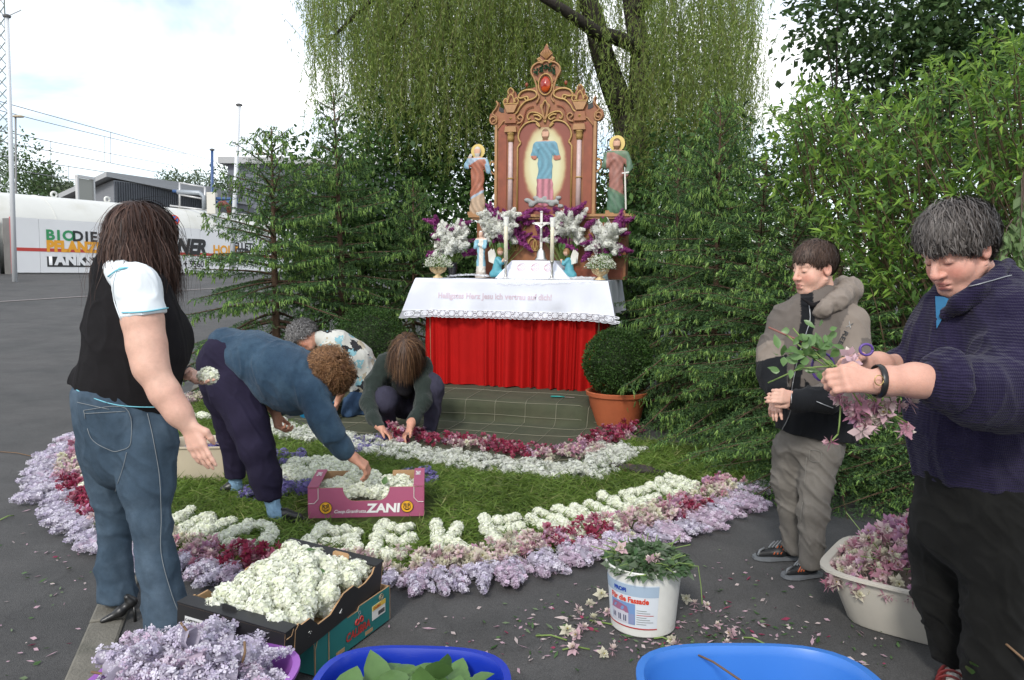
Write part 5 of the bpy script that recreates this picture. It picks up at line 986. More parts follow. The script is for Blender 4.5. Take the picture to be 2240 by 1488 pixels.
for i in r.integers(0, len(X), 520):
    p = X[i] + nrmv[i] * (.28 * (r.random() - .5)); z = .022 + .07 * r.random(); w = col_tone(*p) + .1; me = pick(CB_RED if w > .1 else CB_PINK if w > -.4 else CB_PALE, r); s = .9 + .5 * r.random(); baked.append((me, Matrix.LocRotScale(Vector((*p, z)), __import__('mathutils').Euler((r.normal() * .7, r.normal() * .7, r.random() * 6.28)), Vector((s, s, s)))))
bake(baked, 'columbine_border', 'pink and crimson columbines massed along the rest of the flower borders', 'flower border')
# bluebell patches
BELL = [lilac(90 + i, [(.20, .17, .42), (.27, .23, .50), (.32, .28, .56), (.16, .13, .34)], .12, .05, 60) for i in range(2)]
for cx_, cy_, rx, ry, n_, lb in ((615, 1012, 50, 14, 11, 'purple bluebell patch between the trousers and the white emblem'), (812, 984, 42, 15, 11, 'purple bluebell patch under the reaching arm, by the white band'), (905, 1052, 42, 14, 8, 'purple bluebell patch behind the right end of the pink fruit box'), (655, 1078, 55, 24, 14, 'purple bluebell patch left of the pink fruit box'), (560, 1094, 34, 10, 6, 'small purple bluebell patch between the two blue socks')):
    c = G(cx_, cy_); t = thing('bluebell_patch', lb, 'flower patch', (c[0], c[1], 0), 0, 'bluebell patches')
    for _ in range(n_): p = G(cx_ + rx * (2 * r.random() - 1), cy_ + ry * (2 * r.random() - 1)) - c; inst(pick(BELL, r), 'bluebell_head', t, (p[0], p[1], .035), (r.normal() * .2, 6.28 * r.random(), 6.28 * r.random()), .8 + .3 * r.random())
# ------------------------------------------------------------------ litter of petals, leaves and stalks on the asphalt
P, D, Cc, Ll, Ww = [], [], [], [], []
for cx_, cy_, rx, ry, n_ in ((1280, 1370, 150, 60, 150), (1580, 1370, 120, 50, 120), (1450, 1420, 160, 30, 60), (1100, 1420, 160, 60, 40), (1650, 1280, 130, 70, 50), (1780, 1400, 120, 60, 45), (130, 1250, 120, 110, 60), (60, 1420, 80, 60, 14), (260, 1400, 60, 60, 14), (960, 1370, 100, 30, 12), (1880, 1440, 80, 40, 30)):
    for _ in range(n_):
        p = G(cx_ + rx * r.normal() * .6, cy_ + ry * r.normal() * .6); P.append(p + V(0, 0, .006 + .006 * r.random())); a = r.random() * 6.28; D.append((math.cos(a), math.sin(a), .15 * r.normal())); g = r.random(); l = .012 + .02 * r.random()
        Cc.append([(.58, .40, .46), (.62, .52, .50), (.35, .06, .12), (.10, .18, .07), (.16, .22, .12), (.06, .13, .04)][int(r.choice(6, p=[.33, .22, .08, .15, .1, .12]))]); Ll.append(l * (1 + (g < .2))); Ww.append(l * .5)
v, f, k = leaves(np.array(P), np.array(D), np.array(Ll), np.array(Ww), tilt=np.tile(V(0, 0, 1), (len(P), 1)), fold=True, seed=8); v[:, 2] = np.maximum(v[:, 2], .003); tag(mk('petal_litter', v, f, petal_m, col=np.repeat(np.array(Cc), k, 0)), 'fallen petals and leaf scraps strewn over the asphalt', 'litter', kind='stuff')
for i, (px, py) in enumerate(((1265, 1345), (1290, 1330), (1300, 1365), (1275, 1385), (1262, 1400), (1330, 1350), (1345, 1340), (1255, 1430), (1320, 1440), (1340, 1435), (1315, 1310), (1500, 1320), (1520, 1332), (1545, 1335), (1570, 1380), (1600, 1395), (1590, 1420), (1480, 1420), (1470, 1410), (1240, 1390))):
    p = G(px, py); put_col(p[0], p[1], .02, 'columbines fallen round the bucket', 'fallen columbine blossom on the asphalt beside the paint bucket', tone=-.4 - .3 * (i % 2))
stalk_m = mat('stalk_green', (.16, .24, .06), .6); twig_m = mat('twig_brown', (.16, .095, .05), .8)
for i, (a, b, mt, lb) in enumerate((((1172, 1394), (1240, 1404), stalk_m, 'pale green flower stalk lying left of the bucket'), ((1430, 1400), (1470, 1407), stalk_m, 'short green stalk at the foot of the bucket'), ((1626, 1398), (1672, 1412), stalk_m, 'green stalk lying right of the bucket'), ((1230, 1425), (1290, 1424), stalk_m, 'thin green stalk in front of the bucket'), ((0, 990), (70, 1000), twig_m, 'thin straw lying on the asphalt at the left edge'), ((1290, 1360), (1400, 1392), stalk_m, 'long green stalk running to the foot of the bucket'), ((30, 1130), (0, 1140), stalk_m, 'grass stalk beside the outer left edge of the carpet'))):
    A_, B_ = G(*a), G(*b); m = MB(); m.tube([A_ + V(0, 0, .006), lerp(A_, B_, .5) + V(0, .01, .012), B_ + V(0, 0, .006)], .0035, 5); tag(m.build('flower_stalk', mt, smooth=True), lb, 'stalk', 'stalks on the asphalt')
# ------------------------------------------------------------------ boxes, tubs, pots
class Fr:                                        # a local frame: origin, three axes
    def __init__(s, o, ex, ey, ez=None): s.o = np.array(o, float); s.x = nrm(ex); s.y = nrm(np.array(ey, float) - s.x * (s.x @ np.array(ey, float))); s.z = np.cross(s.x, s.y) if ez is None else np.array(ez)
    def __call__(s, q): return s.o + s.x * q[0] + s.y * q[1] + s.z * q[2]
def panel(name, poly, T, d, mts, parent):        # a cut board: outline in (u, w), thickness d; printed outside, plain inside and edges
    m = MB(); n = len(poly); m.v = []; a = [T((u, 0, w)) for u, w in poly]; b = [T((u, d, w)) for u, w in poly]; m.mi = 0; m.add(a, [tuple(range(n))]); m.mi = 1; m.add(b, [tuple(range(n - 1, -1, -1))]); m.add(a + b, [(i, n + i, n + (i + 1) % n, (i + 1) % n) for i in range(n)]); return m.build(name, mts, parent)
kraft = mat('kraft_board', (.40, .245, .125), .85, var=.1, vs=9)
# --- pink fruit box
F = Fr((-1.105, 4.165, .012), (.62, .065, 0), (-.07, .62, 0)); pinkb = mat('pink_print', (.36, .085, .16), .5, var=.06, vs=5)
zb_ = thing('pink_fruit_box', 'pink printed cardboard fruit box standing on the cut grass', 'box'); bw_, bd_, bh_ = .625, .37, .168
arc = [(.185 + .06 * (1 - math.cos(t)), bh_ - .075 * math.sin(t) - .0) for t in np.linspace(0, PI / 2, 7)]; front = [(0, 0), (bw_, 0), (bw_, bh_)] + [(bw_ - u, w) for u, w in arc] + [(u, w) for u, w in arc[::-1]] + [(0, bh_)]
panel('front_panel', front, F, .006, [pinkb, kraft], zb_); panel('back_panel', front, lambda q: F((q[0], bd_ - .006 + q[1], q[2])), .006, [kraft, kraft], zb_)
for s in (0, 1):
    x0 = s * bw_; panel('end_panel', [(0, 0), (bd_, 0), (bd_, bh_ + .004), (bd_ * .62, bh_ + .004), (bd_ * .58, bh_ - .03), (bd_ * .42, bh_ - .03), (bd_ * .38, bh_ + .004), (0, bh_ + .004)], lambda q: F((x0 + (.004 if s else -.004) - (q[1] if s else -q[1]), q[0], q[2])), .006, [pinkb, pinkb], zb_)
    m = MB(); a0, a1 = (x0 - .055, x0 + .004) if s else (x0 - .004, x0 + .055); m.box((a0, -.003, bh_ + .004), (a1, bd_ + .003, bh_ + .009), T=F); m.build('top_flap', pinkb, zb_)
    m = MB(); fl = [(.0, bh_), (.0, bh_ - .085), (.03, bh_ - .085), (.052, bh_ - .06), (.052, bh_)]; m.tube([F(((bw_ - u) if s else u, -.004, w)) for u, w in fl[1:]], .0022, 4); m.build('flap_edge', mat('cut_edge', (.62, .56, .52), .8), zb_)
m = MB(); m.box((.006, .006, .0), (bw_ - .006, bd_ - .006, .008), T=F); m.build('bottom', kraft, zb_)
tw_ = mat('print_white', (.78, .76, .74), .6); tor = mat('print_orange', (.74, .36, .02), .6); tbk = mat('print_black', (.02, .02, .02), .6)
text_obj('lettering', 'ZANI', .068, tw_, zb_, lambda x, y, o: F((.315 + x, -.003, .028 + y)), 0, .0028, 1.13, .08); text_obj('lettering', 'Coop.Granfrutta', .026, tw_, zb_, lambda x, y, o: F((.135 + x, -.003, .027 + y)), 0, .0004, .98, .3)
for u, w in ((.092, .058), (.535, .058)):
    m = MB(); m.lathe([(.0, 0), (.034, 0), (.034, .0015), (0, .0015)], 24); o = m.build('round_emblem', tor, zb_); o.matrix_world = Matrix(((F.x[0], F.z[0], -F.y[0], 0), (F.x[1], F.z[1], -F.y[1], 0), (F.x[2], F.z[2], -F.y[2], 0), (0, 0, 0, 1))); o.location = Vector(F((u, -.0025, w)))
    m = MB(); ring = lambda cx_, cy_, rx, ry, n=14, a0=0, a1=6.28: m.tube([F((u + cx_ + rx * math.cos(t), -.0055, w + cy_ + ry * math.sin(t))) for t in np.linspace(a0, a1, n)], .0014, 4)
    ring(0, 0, .0335, .0335, 26); ring(.0, -.002, .019, .017); ring(-.013, .014, .005, .005); ring(.012, .015, .005, .005); ring(-.007, .002, .003, .002); ring(.008, .003, .003, .002); ring(0, -.010, .010, .006); m.tube([F((u - .004, -.0055, w - .004)), F((u + .004, -.0055, w - .004))], .002, 4); [m.tube([F((u + q, -.0055, w + .012)), F((u + q * .7, -.0055, w + .005))], .001, 4) for q in (-.015, -.005, .005, .015)]; m.build('animal_head_print', tbk, zb_)
for s in (0, 1):
    o = text_obj('lettering', 'ZANI', .036, tw_, zb_, (lambda x, y, o: F((bw_ - .045 + y, .30 - x, bh_ + .0105))) if s else (lambda x, y, o: F((.012 + y, .22 + x, bh_ + .0105))), 0, .0012)
r = np.random.default_rng(61)
def fill_balls(n_, fn, lab, grp, sc=1.0, gap=.05):
    keep = []
    for _ in range(n_ * 30):
        p = fn()
        if all(np.linalg.norm(p - q) > gap for q in keep): keep.append(p)
        if len(keep) >= n_: break
    K = np.array(keep); lo_, hi_ = K.min(0), K.max(0)
    for p in keep:
        q = (p - lo_) / (hi_ - lo_ + 1e-6); pl = ('front' if q[1] < .33 else 'back' if q[1] > .66 else 'centre') + ' ' + ('left' if q[0] < .33 else 'right' if q[0] > .66 else 'middle')
        tag(inst(pick(SNOW, r), 'snowball', None, p, tuple(r.random(3) * V(.6, .6, 6.28)), tuple(sc * (.85 + .3 * r.random(3)))), lab + ', ' + pl, 'snowball', grp)
for q in [(.12, .2, .035), (.3, .2, .035), (.5, .2, .035)]: tag(inst(SNOW[0], 'snowball', None, F(q), (0, 0, 0), 1.2), 'white snowball flower head heaped in the pink fruit box', 'snowball', 'snowballs in the pink box')
fill_balls(44, lambda: F((.05 + .525 * (a_ := r.random()), .05 + .27 * r.random(), .075 + .035 * r.random() + .035 * math.sin(a_ * 3.1))), 'white snowball flower head heaped in the pink fruit box', 'snowballs in the pink box', 1.0, .058)
# --- teal box under the black box
teal = mat('teal_print', (.015, .16, .15), .55, var=.06, vs=4); tbx = thing('teal_fruit_box', 'teal printed fruit box under the black fruit box', 'box')
FT = Fr((-.655, 2.52, .008), (.185, .43, 0), (-.92, .39, 0)); tw2, td2, th2 = .47, .36, .135
pnl = [(0, 0), (tw2, 0), (tw2, th2), (tw2 * .56, th2), (tw2 * .54, th2 - .014), (tw2 * .40, th2 - .014), (tw2 * .38, th2 + .0), (0, th2)]
panel('side_panel', pnl, FT, .006, [teal, kraft], tbx); panel('side_panel', pnl, lambda q: FT((q[0], td2 - .006 + q[1], q[2])), .006, [kraft, teal], tbx)
for s in (0, 1): panel('end_panel', [(0, 0), (td2, 0), (td2, th2 * .8), (.07, th2 * .8), (.05, th2), (0, th2)], lambda q: FT((s * tw2 + (.003 if s else -.003) - (q[1] if s else -q[1]), q[0], q[2])), .006, [teal, kraft], tbx)
m = MB(); m.box((.006, .006, 0), (tw2 - .006, td2 - .006, .008), T=FT); m.build('bottom', kraft, tbx)
for P_ in ([(.0, .0), (.0, .05), (-.0, .09), (.02, .135)], [(.075, .0), (.075, .13)]): m = MB(); m.tube([FT((u, -.003, w)) for u, w in P_], .0016, 4); m.build('cut_edge', kraft, tbx)
tred2 = mat('print_red', (.42, .035, .03), .6); text_obj('lettering', 'CALIBRA', .042, tred2, tbx, lambda x, y, o: FT((.175 + x, -.003, .034 + y)), 0, .0016, .92, .15)
for u, w in ((.245, .083), (.272, .085)): m = MB(); m.tube([FT((u + .010 * math.cos(t), -.003, w + .009 * math.sin(t))) for t in np.linspace(0, 6.28, 12)], .0035, 5); m.build('fruit_print', tred2, tbx)
m = MB(); m.tube([FT((.252, -.003, .092)), FT((.260, -.003, .108)), FT((.268, -.003, .092))], .0012, 4); m.tube([FT((.260 + .008 * math.cos(t), -.003, .113 + .006 * math.sin(t))) for t in np.linspace(0, 6.28, 10)], .0012, 4); m.build('stem_print', mat('print_grey', (.2, .22, .22), .6), tbx)
m = MB(); m.box((.345, -.002, .045), (.435, -.001, .10), T=FT); st_ = m.build('sticker', mat('sticker_white', (.7, .68, .62), .6), tbx); m = MB(); m.box((.345, -.0035, .082), (.435, -.0022, .10), T=FT); m.build('band', mat('sticker_yellow', (.62, .42, .06), .6), st_)
for k in range(9): m = MB(); m.box((.385 + k * .005, -.0035, .052), (.385 + k * .005 + (.0025 if k % 3 else .0012), -.0022, .068), T=FT); m.build('barcode_bar', tbk, st_)
text_obj('lettering', 'CALIBRA', .012, tred2, tbx, lambda x, y, o: FT((.352 + x, -.0042, .086 + y)), 0, .0004)
m = MB(); m.tube([FT((.405 + .014 * math.cos(t), -.003, .116 + .012 * math.sin(t))) for t in np.linspace(0, 6.28, 14)], .0015, 4); m.tube([FT((.405 + .007 * math.cos(t), -.003, .116 + .006 * math.sin(t))) for t in np.linspace(0, 6.28, 10)], .002, 4); m.build('seal_print', mat('print_tan', (.30, .24, .15), .6), tbx)
m = MB(); m.box((.12, -.001, .008), (.17, .0, .022), T=FT); m.build('hand_hole', kraft, tbx); m = MB(); m.box((.30, -.001, .006), (.35, .0, .02), T=FT); m.build('hand_hole', kraft, tbx)
# --- black fruit box
blk = mat('black_print', (.016, .016, .017), .5, var=.2, vs=6); bb = thing('black_fruit_box', 'black fruit box heaped with white snowballs', 'box')
FL_, FR_, BR_, BL_ = G(391, 1323, .27), G(624, 1384, .25), G(808, 1226, .25), G(610, 1172, .30); BH = .115
ex_ = ((FR_ - FL_) + (BR_ - BL_)) / 2; ey_ = ((BL_ - FL_) + (BR_ - FR_)) / 2; W_, D_ = np.linalg.norm(ex_), np.linalg.norm(ey_); FB = Fr((FL_ + FR_ + BR_ + BL_) / 4 - ex_ / 2 - ey_ / 2, ex_, ey_); FB.o = FB.o - FB.z * BH
lng = [(0, 0), (D_, 0), (D_, BH), (D_ * .90, BH), (D_ * .88, BH - .02), (D_ * .80, BH - .035), (D_ * .72, BH - .035), (D_ * .66, BH - .01), (D_ * .55, BH - .012), (D_ * .42, BH - .055), (D_ * .30, BH - .055), (D_ * .22, BH - .01), (D_ * .14, BH - .01), (D_ * .12, BH), (0, BH)]
for s in (0, 1): panel('side_panel', lng, lambda q: FB((s * W_ - (q[1] if s else -q[1]), q[0], q[2])), .006, [blk, kraft], bb)
ends = [(0, 0), (W_, 0), (W_, BH), (0, BH)]
panel('front_panel', ends, lambda q: FB((q[0], q[1] - .003, q[2])), .006, [blk, kraft], bb); panel('back_panel', ends, lambda q: FB((q[0], D_ + .003 - q[1], q[2])), .006, [blk, kraft], bb)
for y0, y1 in ((-.004, .055), (D_ - .055, D_ + .004)): m = MB(); m.box((-.003, y0, BH + .001), (W_ + .003, y1, BH + .007), T=FB); m.build('top_flap', blk, bb)
m = MB(); m.box((.006, .006, 0), (W_ - .006, D_ - .006, .008), T=FB); m.build('bottom', kraft, bb)
m = MB(); m.prism([(W_ * .55, BH + .006), (W_ * .55, BH + .02), (W_ * .57, BH + .026), (W_ * .70, BH + .026), (W_ * .72, BH + .02), (W_ * .72, BH + .006)], .005, T=lambda q: FB((q[0], D_ - .056 + q[1], q[2]))); m.build('tab', kraft, bb)
m = MB(); m.prism([(W_ * .36, BH + .006), (W_ * .36, BH + .020), (W_ * .38, BH + .024), (W_ * .48, BH + .020), (W_ * .5, BH + .006)], .005, T=lambda q: FB((q[0], .03 + q[1], q[2]))); m.build('tab', blk, bb)
m = MB(); m.box((W_ * .08, -.0045, .012), (W_ * .78, -.0035, .066), T=FB); lbp = m.build('label_strip', kraft, bb)
m = MB(); m.box((W_ * .08, -.006, .020), (W_ * .26, -.0047, .082), T=FB); m.build('paper_label', mat('label_paper', (.62, .63, .62), .6), lbp); m = MB(); m.box((W_ * .58, -.006, .022), (W_ * .77, -.0047, .054), T=FB); m.build('paper_label', MATS['label_paper'], lbp)
for k in range(14): m = MB(); m.box((W_ * .595 + k * .0048, -.0075, .030), (W_ * .595 + k * .0048 + (.0028 if k % 3 else .0014), -.0062, .048), T=FB); m.build('barcode_bar', tbk, bb)
text_obj('lettering', 'CAPESPAN', .0125, tbk, bb, lambda x, y, o: FB((W_ * .085 + x, -.0068, .066 + y)), 0, .0004)
for k in range(5): m = MB(); m.box((W_ * .09, -.0068, .056 - k * .008), (W_ * (.15 + .02 * (k * 7 % 4)), -.0062, .059 - k * .008), T=FB); m.build('print_line', tbk, bb)
for k in (.33, .42, .5): m = MB(); m.box((W_ * k, -.0055, .015), (W_ * k + .001, -.0047, .064), T=FB); m.build('print_line', tbk, bb)
for P_ in ([(.05, 0), (.05, BH * .9), (.065, BH)], [(.005, BH - .02), (.03, BH - .02), (.04, BH)]): m = MB(); m.tube([FB((W_ + .002, u, w)) for u, w in P_], .0016, 4); m.build('cut_edge', kraft, bb)
fill_balls(26, lambda: FB((.05 + (W_ - .1) * r.random(), .05 + (D_ - .1) * r.random(), .045)), 'white snowball flower head heaped in the black fruit box', 'snowballs in the black box', 1.1, .075)
fill_balls(90, lambda: FB((.045 + (W_ - .09) * (a_ := r.random()), .05 + (D_ - .1) * (b_ := r.random()), .088 + .012 * r.random() + .05 * math.sin(a_ * 3.14) * math.sin(b_ * 3.14))), 'white snowball flower head heaped in the black fruit box', 'snowballs in the black box', .95, .066)
gl = mat('fresh_leaf', (.075, .16, .04), .4, var=.2, vs=30, trans=.2)
def single_leaf(name, label, p, d, L, Wd, grp=None, up=(0, 0, 1), parent=None, curl=.15, mt=None):
    d = nrm(d); s = nrm(np.cross(d, np.array(up, float) + .01)); n_ = np.cross(s, d); m = MB(); prof_ = [(0, .05), (.15, .62), (.35, 1.0), (.6, .85), (.82, .45), (1, .02)]; vs = []
    for t, w in prof_:
        c = np.array(p) + d * L * t - n_ * curl * L * t * t; vs += [c - s * Wd / 2 * w + n_ * Wd * .10 * w, c, c + s * Wd / 2 * w + n_ * Wd * .10 * w]
    m.add(vs, [(i * 3 + j, i * 3 + j + 1, (i + 1) * 3 + j + 1, (i + 1) * 3 + j) for i in range(5) for j in range(2)]); o = m.build(name, mt or gl, parent, smooth=True)
    return tag(o, label, 'leaf', grp) if label else o
for i, (u, w_) in enumerate(((.35, .78), (.42, .50), (.75, .62))): single_leaf('loose_leaf', ['pointed green leaf among the snowballs near the back of the black box', 'green leaf in the middle of the black box', 'green leaf at the right side of the black box'][i], FB((W_ * u, D_ * w_, .150 if i < 2 else .135)), V(r.normal(), r.normal(), .3), .05, .035, 'leaves among the snowballs')
single_leaf('loose_leaf', 'round green leaf among the snowballs of the pink box', F((.40, .10, .155)), V(.3, .1, .9), .05, .035, 'leaves among the snowballs', up=(0, -1, 0))
# --- oval tubs
def tub(name, label, c, hw, hd, H, mt, rz=0, power=3.2, taper=.8, rim=.018, zrim=None):
    t = thing(name, label, 'tub', (c[0], c[1], .004), rz); th = .006
    pf = [(taper, 0), (taper + .02, .01), (.985, H - .03), (1.0, H - .012), (1 + rim / hw, H - .010), (1 + rim / hw, H), (.99, H), (.97, H - .012), (.955, H - .03), (.94, H - .06), (taper - .01, .012), (0.02, .010)]
    m = MB(); m.lathe([(q, z) for q, z in pf], 56, sx=hw, sy=hd, power=power, cap=False); m.add([(hw * taper * .99 * math.cos(a), hd * taper * .99 * math.sin(a), .001) for a in np.linspace(0, 6.2, 20)], [tuple(range(19, -1, -1))]); o = m.build('shell', mt, t); auto_smooth(o, 50); return t
lblue = mat('plastic_light_blue', (.035, .16, .50), .35, var=.05, vs=3, spec=.5); dblue = mat('plastic_dark_blue', (.008, .03, .34), .3, spec=.5); purp = mat('plastic_purple', (.30, .10, .42), .4); greige = mat('plastic_greige', (.47, .44, .38), .45, var=.06, vs=6); beige = mat('plastic_beige', (.50, .43, .32), .45, var=.05, vs=6); cyan = mat('plastic_cyan', (.008, .22, .44), .35)
tub('blue_tub', 'empty light blue plastic tub at the bottom edge, a twig inside', (.70, 2.0), .325, .27, .25, lblue, .02)
m = MB(); A_, B_ = G(1505, 1418, .27), W(1640, 1500, 2.0); m.tube([W(1490, 1416, 2.32), W(1560, 1448, 2.2), W(1625, 1492, 2.03), W(1660, 1530, 1.9)], [.003, .0035, .0035, .003], 5); tag(m.build('twig', twig_m, smooth=True), 'bare brown twig leaning over the rim of the light blue tub', 'twig')
tub('dark_blue_tub', 'deep blue plastic tub filled with big green leaves', (-.275, 2.07), .265, .24, .21, dblue, -.03)
gl2 = mat('lilac_leaf', (.10, .19, .055), .38, var=.15, vs=20, trans=.2)
for i in range(64):
    a = r.random() * 6.28; q = r.random() ** .5; p = V(-.28 + .21 * q * math.cos(a), 2.05 + .17 * q * math.sin(a), .15 + .06 * r.random() + .03 * (1 - q)); single_leaf('lilac_leaf', 'large heart shaped lilac leaf in the deep blue tub, ' + ('left' if p[0] < -.36 else 'right' if p[0] > -.2 else 'middle') + (' back' if p[1] > 2.1 else ' front' if p[1] < 2.0 else ' centre'), p, V(r.normal(), r.normal() * .8, .05 + .35 * r.random()), .08 + .04 * r.random(), .065 + .025 * r.random(), 'leaves in the deep blue tub', mt=gl2, curl=.3 * r.random())
tub('purple_tub', 'purple plastic tub heaped with pale lilac at the bottom left', (-.91, 2.13), .27, .23, .20, purp, -.1)
for i in range(70):
    a = r.random() * 6.28; q = r.random() ** .5; x, y = -.93 + .245 * q * math.cos(a), 2.13 + .20 * q * math.sin(a); z = .185 + .115 * (1 - q * q) + .015 * r.normal(); s = .85 + .3 * r.random(); tag(inst(pick(LIL_B if r.random() < .75 else LIL_P, r), 'lilac_panicle', None, (x, y, z), (r.normal() * .4, r.random() * 6.28, r.random() * 6.28), s), ('bluish' if x < -1.02 else 'pale') + ' lilac panicle heaped in the purple tub, ' + ('left' if x < -1.0 else 'right' if x > -.86 else 'middle') + (' back' if y > 2.18 else ' front' if y < 2.06 else '') + ' of the heap', 'lilac', 'lilac in the purple tub')
for i, (a, b) in enumerate((((328, 1408), (370, 1470)), ((535, 1403), (530, 1450)), ((395, 1362), (412, 1395)), ((200, 1470), (250, 1480)))): m = MB(); m.tube([W(*a, 2.12), W((a[0] + b[0]) / 2 + 4, (a[1] + b[1]) / 2, 2.11), W(*b, 2.10)], .004, 5); tag(m.build('woody_stem', twig_m, smooth=True), ['brown woody stem lying across the lilac heap', 'upright woody stem at the purple rim', 'short woody stem near the black box', 'woody stem at the left end of the lilac heap'][i], 'stem', 'stems among the lilac')
t = tub('wash_basin', 'greige rectangular basin full of columbines behind the woman in navy', (1.68, 2.97), .37, .27, .215, greige, math.atan2(-.60, .80), 5.0, .78, .03)
bas = []
for i in range(620):
    a, b = 2 * r.random() - 1, 2 * r.random() - 1; hi_ = .195 + .24 * (1 - a * a) * (1 - b * b); z = hi_ - .06 * r.random() + (.03 if i < 70 else 0); c_, s_ = .80, -.60; x, y = 1.68 + .35 * a * c_ - .25 * b * s_ - .05 * z, 2.97 + .35 * a * s_ + .25 * b * c_
    w = VN(np.array([[x * 5, y * 5, 2.]]))[0] + .4 * r.normal(); me = pick(CB_RED if w > .55 else CB_PINK if w > -.4 else CB_PALE, r); rt_ = (r.normal() * .9, r.normal() * .9, r.random() * 6.28); sc2 = 1.2 + .5 * r.random()
    if i < 70: tag(inst(me, 'columbine', None, (x, y, z), rt_, sc2), ('crimson' if me in CB_RED else 'pink' if me in CB_PINK else 'pale pink') + ' columbine on top of the heap in the greige basin', 'columbine', 'columbines in the basin')
    else: bas.append((me, Matrix.LocRotScale(Vector((x, y, z)), __import__('mathutils').Euler(rt_), Vector((sc2,) * 3))))
bake(bas, 'columbine_heap', 'mass of pink columbines filling the greige basin', 'flower heap')
m = MB()
for i in range(46): a = r.random() * 6.28; p = V(1.66 + .25 * math.cos(a) * r.random(), 2.97 + .2 * math.sin(a) * r.random(), .2); e = p + V(r.normal() * .12, r.normal() * .1, .10 + .09 * r.random()); m.tube([p, lerp(p, e, .6) + V(0, 0, .02), e], .0018, 4, cap=False)
tag(m.build('columbine_stems', stalk_m), 'tangle of thin columbine stems in the greige basin', 'stems', kind='stuff')
tub('beige_tub', 'beige plastic tub of loose purple petals under the hand of the brown haired woman', (-1.96, 5.05), .27, .17, .235, beige, .12, 4.0, .86)
for i in range(26): tag(inst(pick(BELL, r), 'loose_bluebell', None, (-1.96 + .16 * (2 * r.random() - 1), 5.05 + .08 * (2 * r.random() - 1), .155 + .03 * r.random()), tuple(r.random(3) * 6.28), 1.0), 'loose purple blossom lying in the beige tub', 'blossom', 'purple blossoms in the beige tub')
t = thing('cyan_basin', 'round bright blue basin beside the kneeling grey haired woman', 'basin', (*G(694, 912)[:2], .006)); m = MB(); m.lathe([(.15, 0), (.155, .006), (.215, .15), (.225, .152), (.225, .16), (.21, .16), (.15, .012), (.01, .01)], 40, cap=False); auto_smooth(m.build('shell', cyan, t), 50)
for i in range(14): a = r.random() * 6.28; q = .17 * r.random() ** .5; p = np.array(t.location) + V(q * math.cos(a), q * math.sin(a), .12 + .02 * r.random()); tag(inst(pick(LIL_W, r), 'white_lilac_panicle', None, p, tuple(r.random(3) * 6.28), .7), 'white lilac panicle lying in the bright blue basin', 'lilac', 'white lilac in the basin')
# --- paint bucket
bk = thing('paint_bucket', 'white plastic paint bucket with printed label, stuffed with green stalks', 'bucket', (.525, 2.94, .004)); bm = mat('bucket_white', (.66, .66, .62), .45, var=.07, vs=9, c2=(.45, .42, .36), c2s=14, c2r=(.62, .78)); HB = .262; rb = lambda z: .124 + (.145 - .124) * z / HB
m = MB(); m.lathe([(.118, 0), (.124, .006), (rb(HB - .02), HB - .02), (.150, HB - .018), (.152, HB - .004), (.149, HB), (.144, HB - .002), (.120, .01), (.01, .008)], 48, cap=False); auto_smooth(m.build('shell', bm, bk), 40)
th0 = math.atan2(-2.94, -.525)                    # towards the camera
def bp_(u, z, off=.0): a = th0 + u; q = rb(z) + off; return (q * math.cos(a), q * math.sin(a), z)
def blab(name, u0, u1, z0, z1, mt, off, parent=bk, n=14):
    vs = [bp_(lerp(u0, u1, i / n), z, off) for i in range(n + 1) for z in (z0, z1)]; return mk(name, vs, [(2 * i, 2 * i + 2, 2 * i + 3, 2 * i + 1) for i in range(n)], mt, parent, smooth=True)
lab = blab('paper_label', -1.42, .42, .038, .212, mat('label_bluewhite', (.60, .64, .68), .5), .0012)
blab('blue_band', -1.42, .42, .165, .208, mat('label_blue', (.33, .42, .52), .5), .0022, lab); blab('red_line', -1.42, .42, .036, .041, tred2, .0024, lab); blab('house_sky', -1.05, -.22, .052, .135, mat('print_sky', (.16, .27, .48), .5), .0022, lab); blab('house_wall', -1.02, -.42, .052, .098, mat('print_wall', (.50, .50, .56), .5), .0030, lab); blab('house_wall', -.42, -.24, .052, .094, mat('print_wall2', (.22, .26, .42), .5), .0032, lab)
mk('house_roof', [bp_(-1.04, .098, .0036), bp_(-.78, .098, .0036), bp_(-.5, .095, .0036), bp_(-.40, .095, .0036), bp_(-.46, .120, .0036), bp_(-.72, .128, .0036), bp_(-.95, .128, .0036)], [(0, 1, 5, 6), (1, 2, 4, 5), (2, 3, 4)], mat('print_roof', (.30, .12, .20), .5), lab)
for u in (-.97, -.90, -.76, -.70, -.58, -.52): blab('house_window', u, u + .035, .064 if u < -.8 else .06, .084, mat('print_window', (.05, .06, .12), .5), .0038, lab, 2)
text_obj('lettering', 'Für die Fassade', .030, mat('print_redorange', (.60, .05, .02), .5), lab, lambda x, y, o: bp_(-1.02 + x / .137, .140 + y + .0, .0040), 0, .0011, .86)
text_obj('lettering', 'PROFI', .021, mat('print_blue', (.01, .05, .32), .5), lab, lambda x, y, o: bp_(-.88 + x / .138, .178 + y, .0040), 0, .0012, 1.0)
for k in range(7): blab('print_line', -.18, .10 + .2 * ((k * 5) % 3) / 2, .056 + k * .009, .0585 + k * .009, tred2 if k == 4 else MATS['print_grey'], .0026, lab, 4)
m = MB(); m.box((-.012, -.004, -.014), (.012, .006, .010)); o = m.build('handle_lug', bm, bk); q = bp_(1.32, HB - .03, .004); o.location = q; o.rotation_euler = (0, 0, th0 + 1.32 + PI / 2)
hl = [(.11, .18, .08), (.14, .22, .11), (.075, .14, .06), (.19, .25, .16), (.22, .27, .19)]
P, D, LL = [], [], []
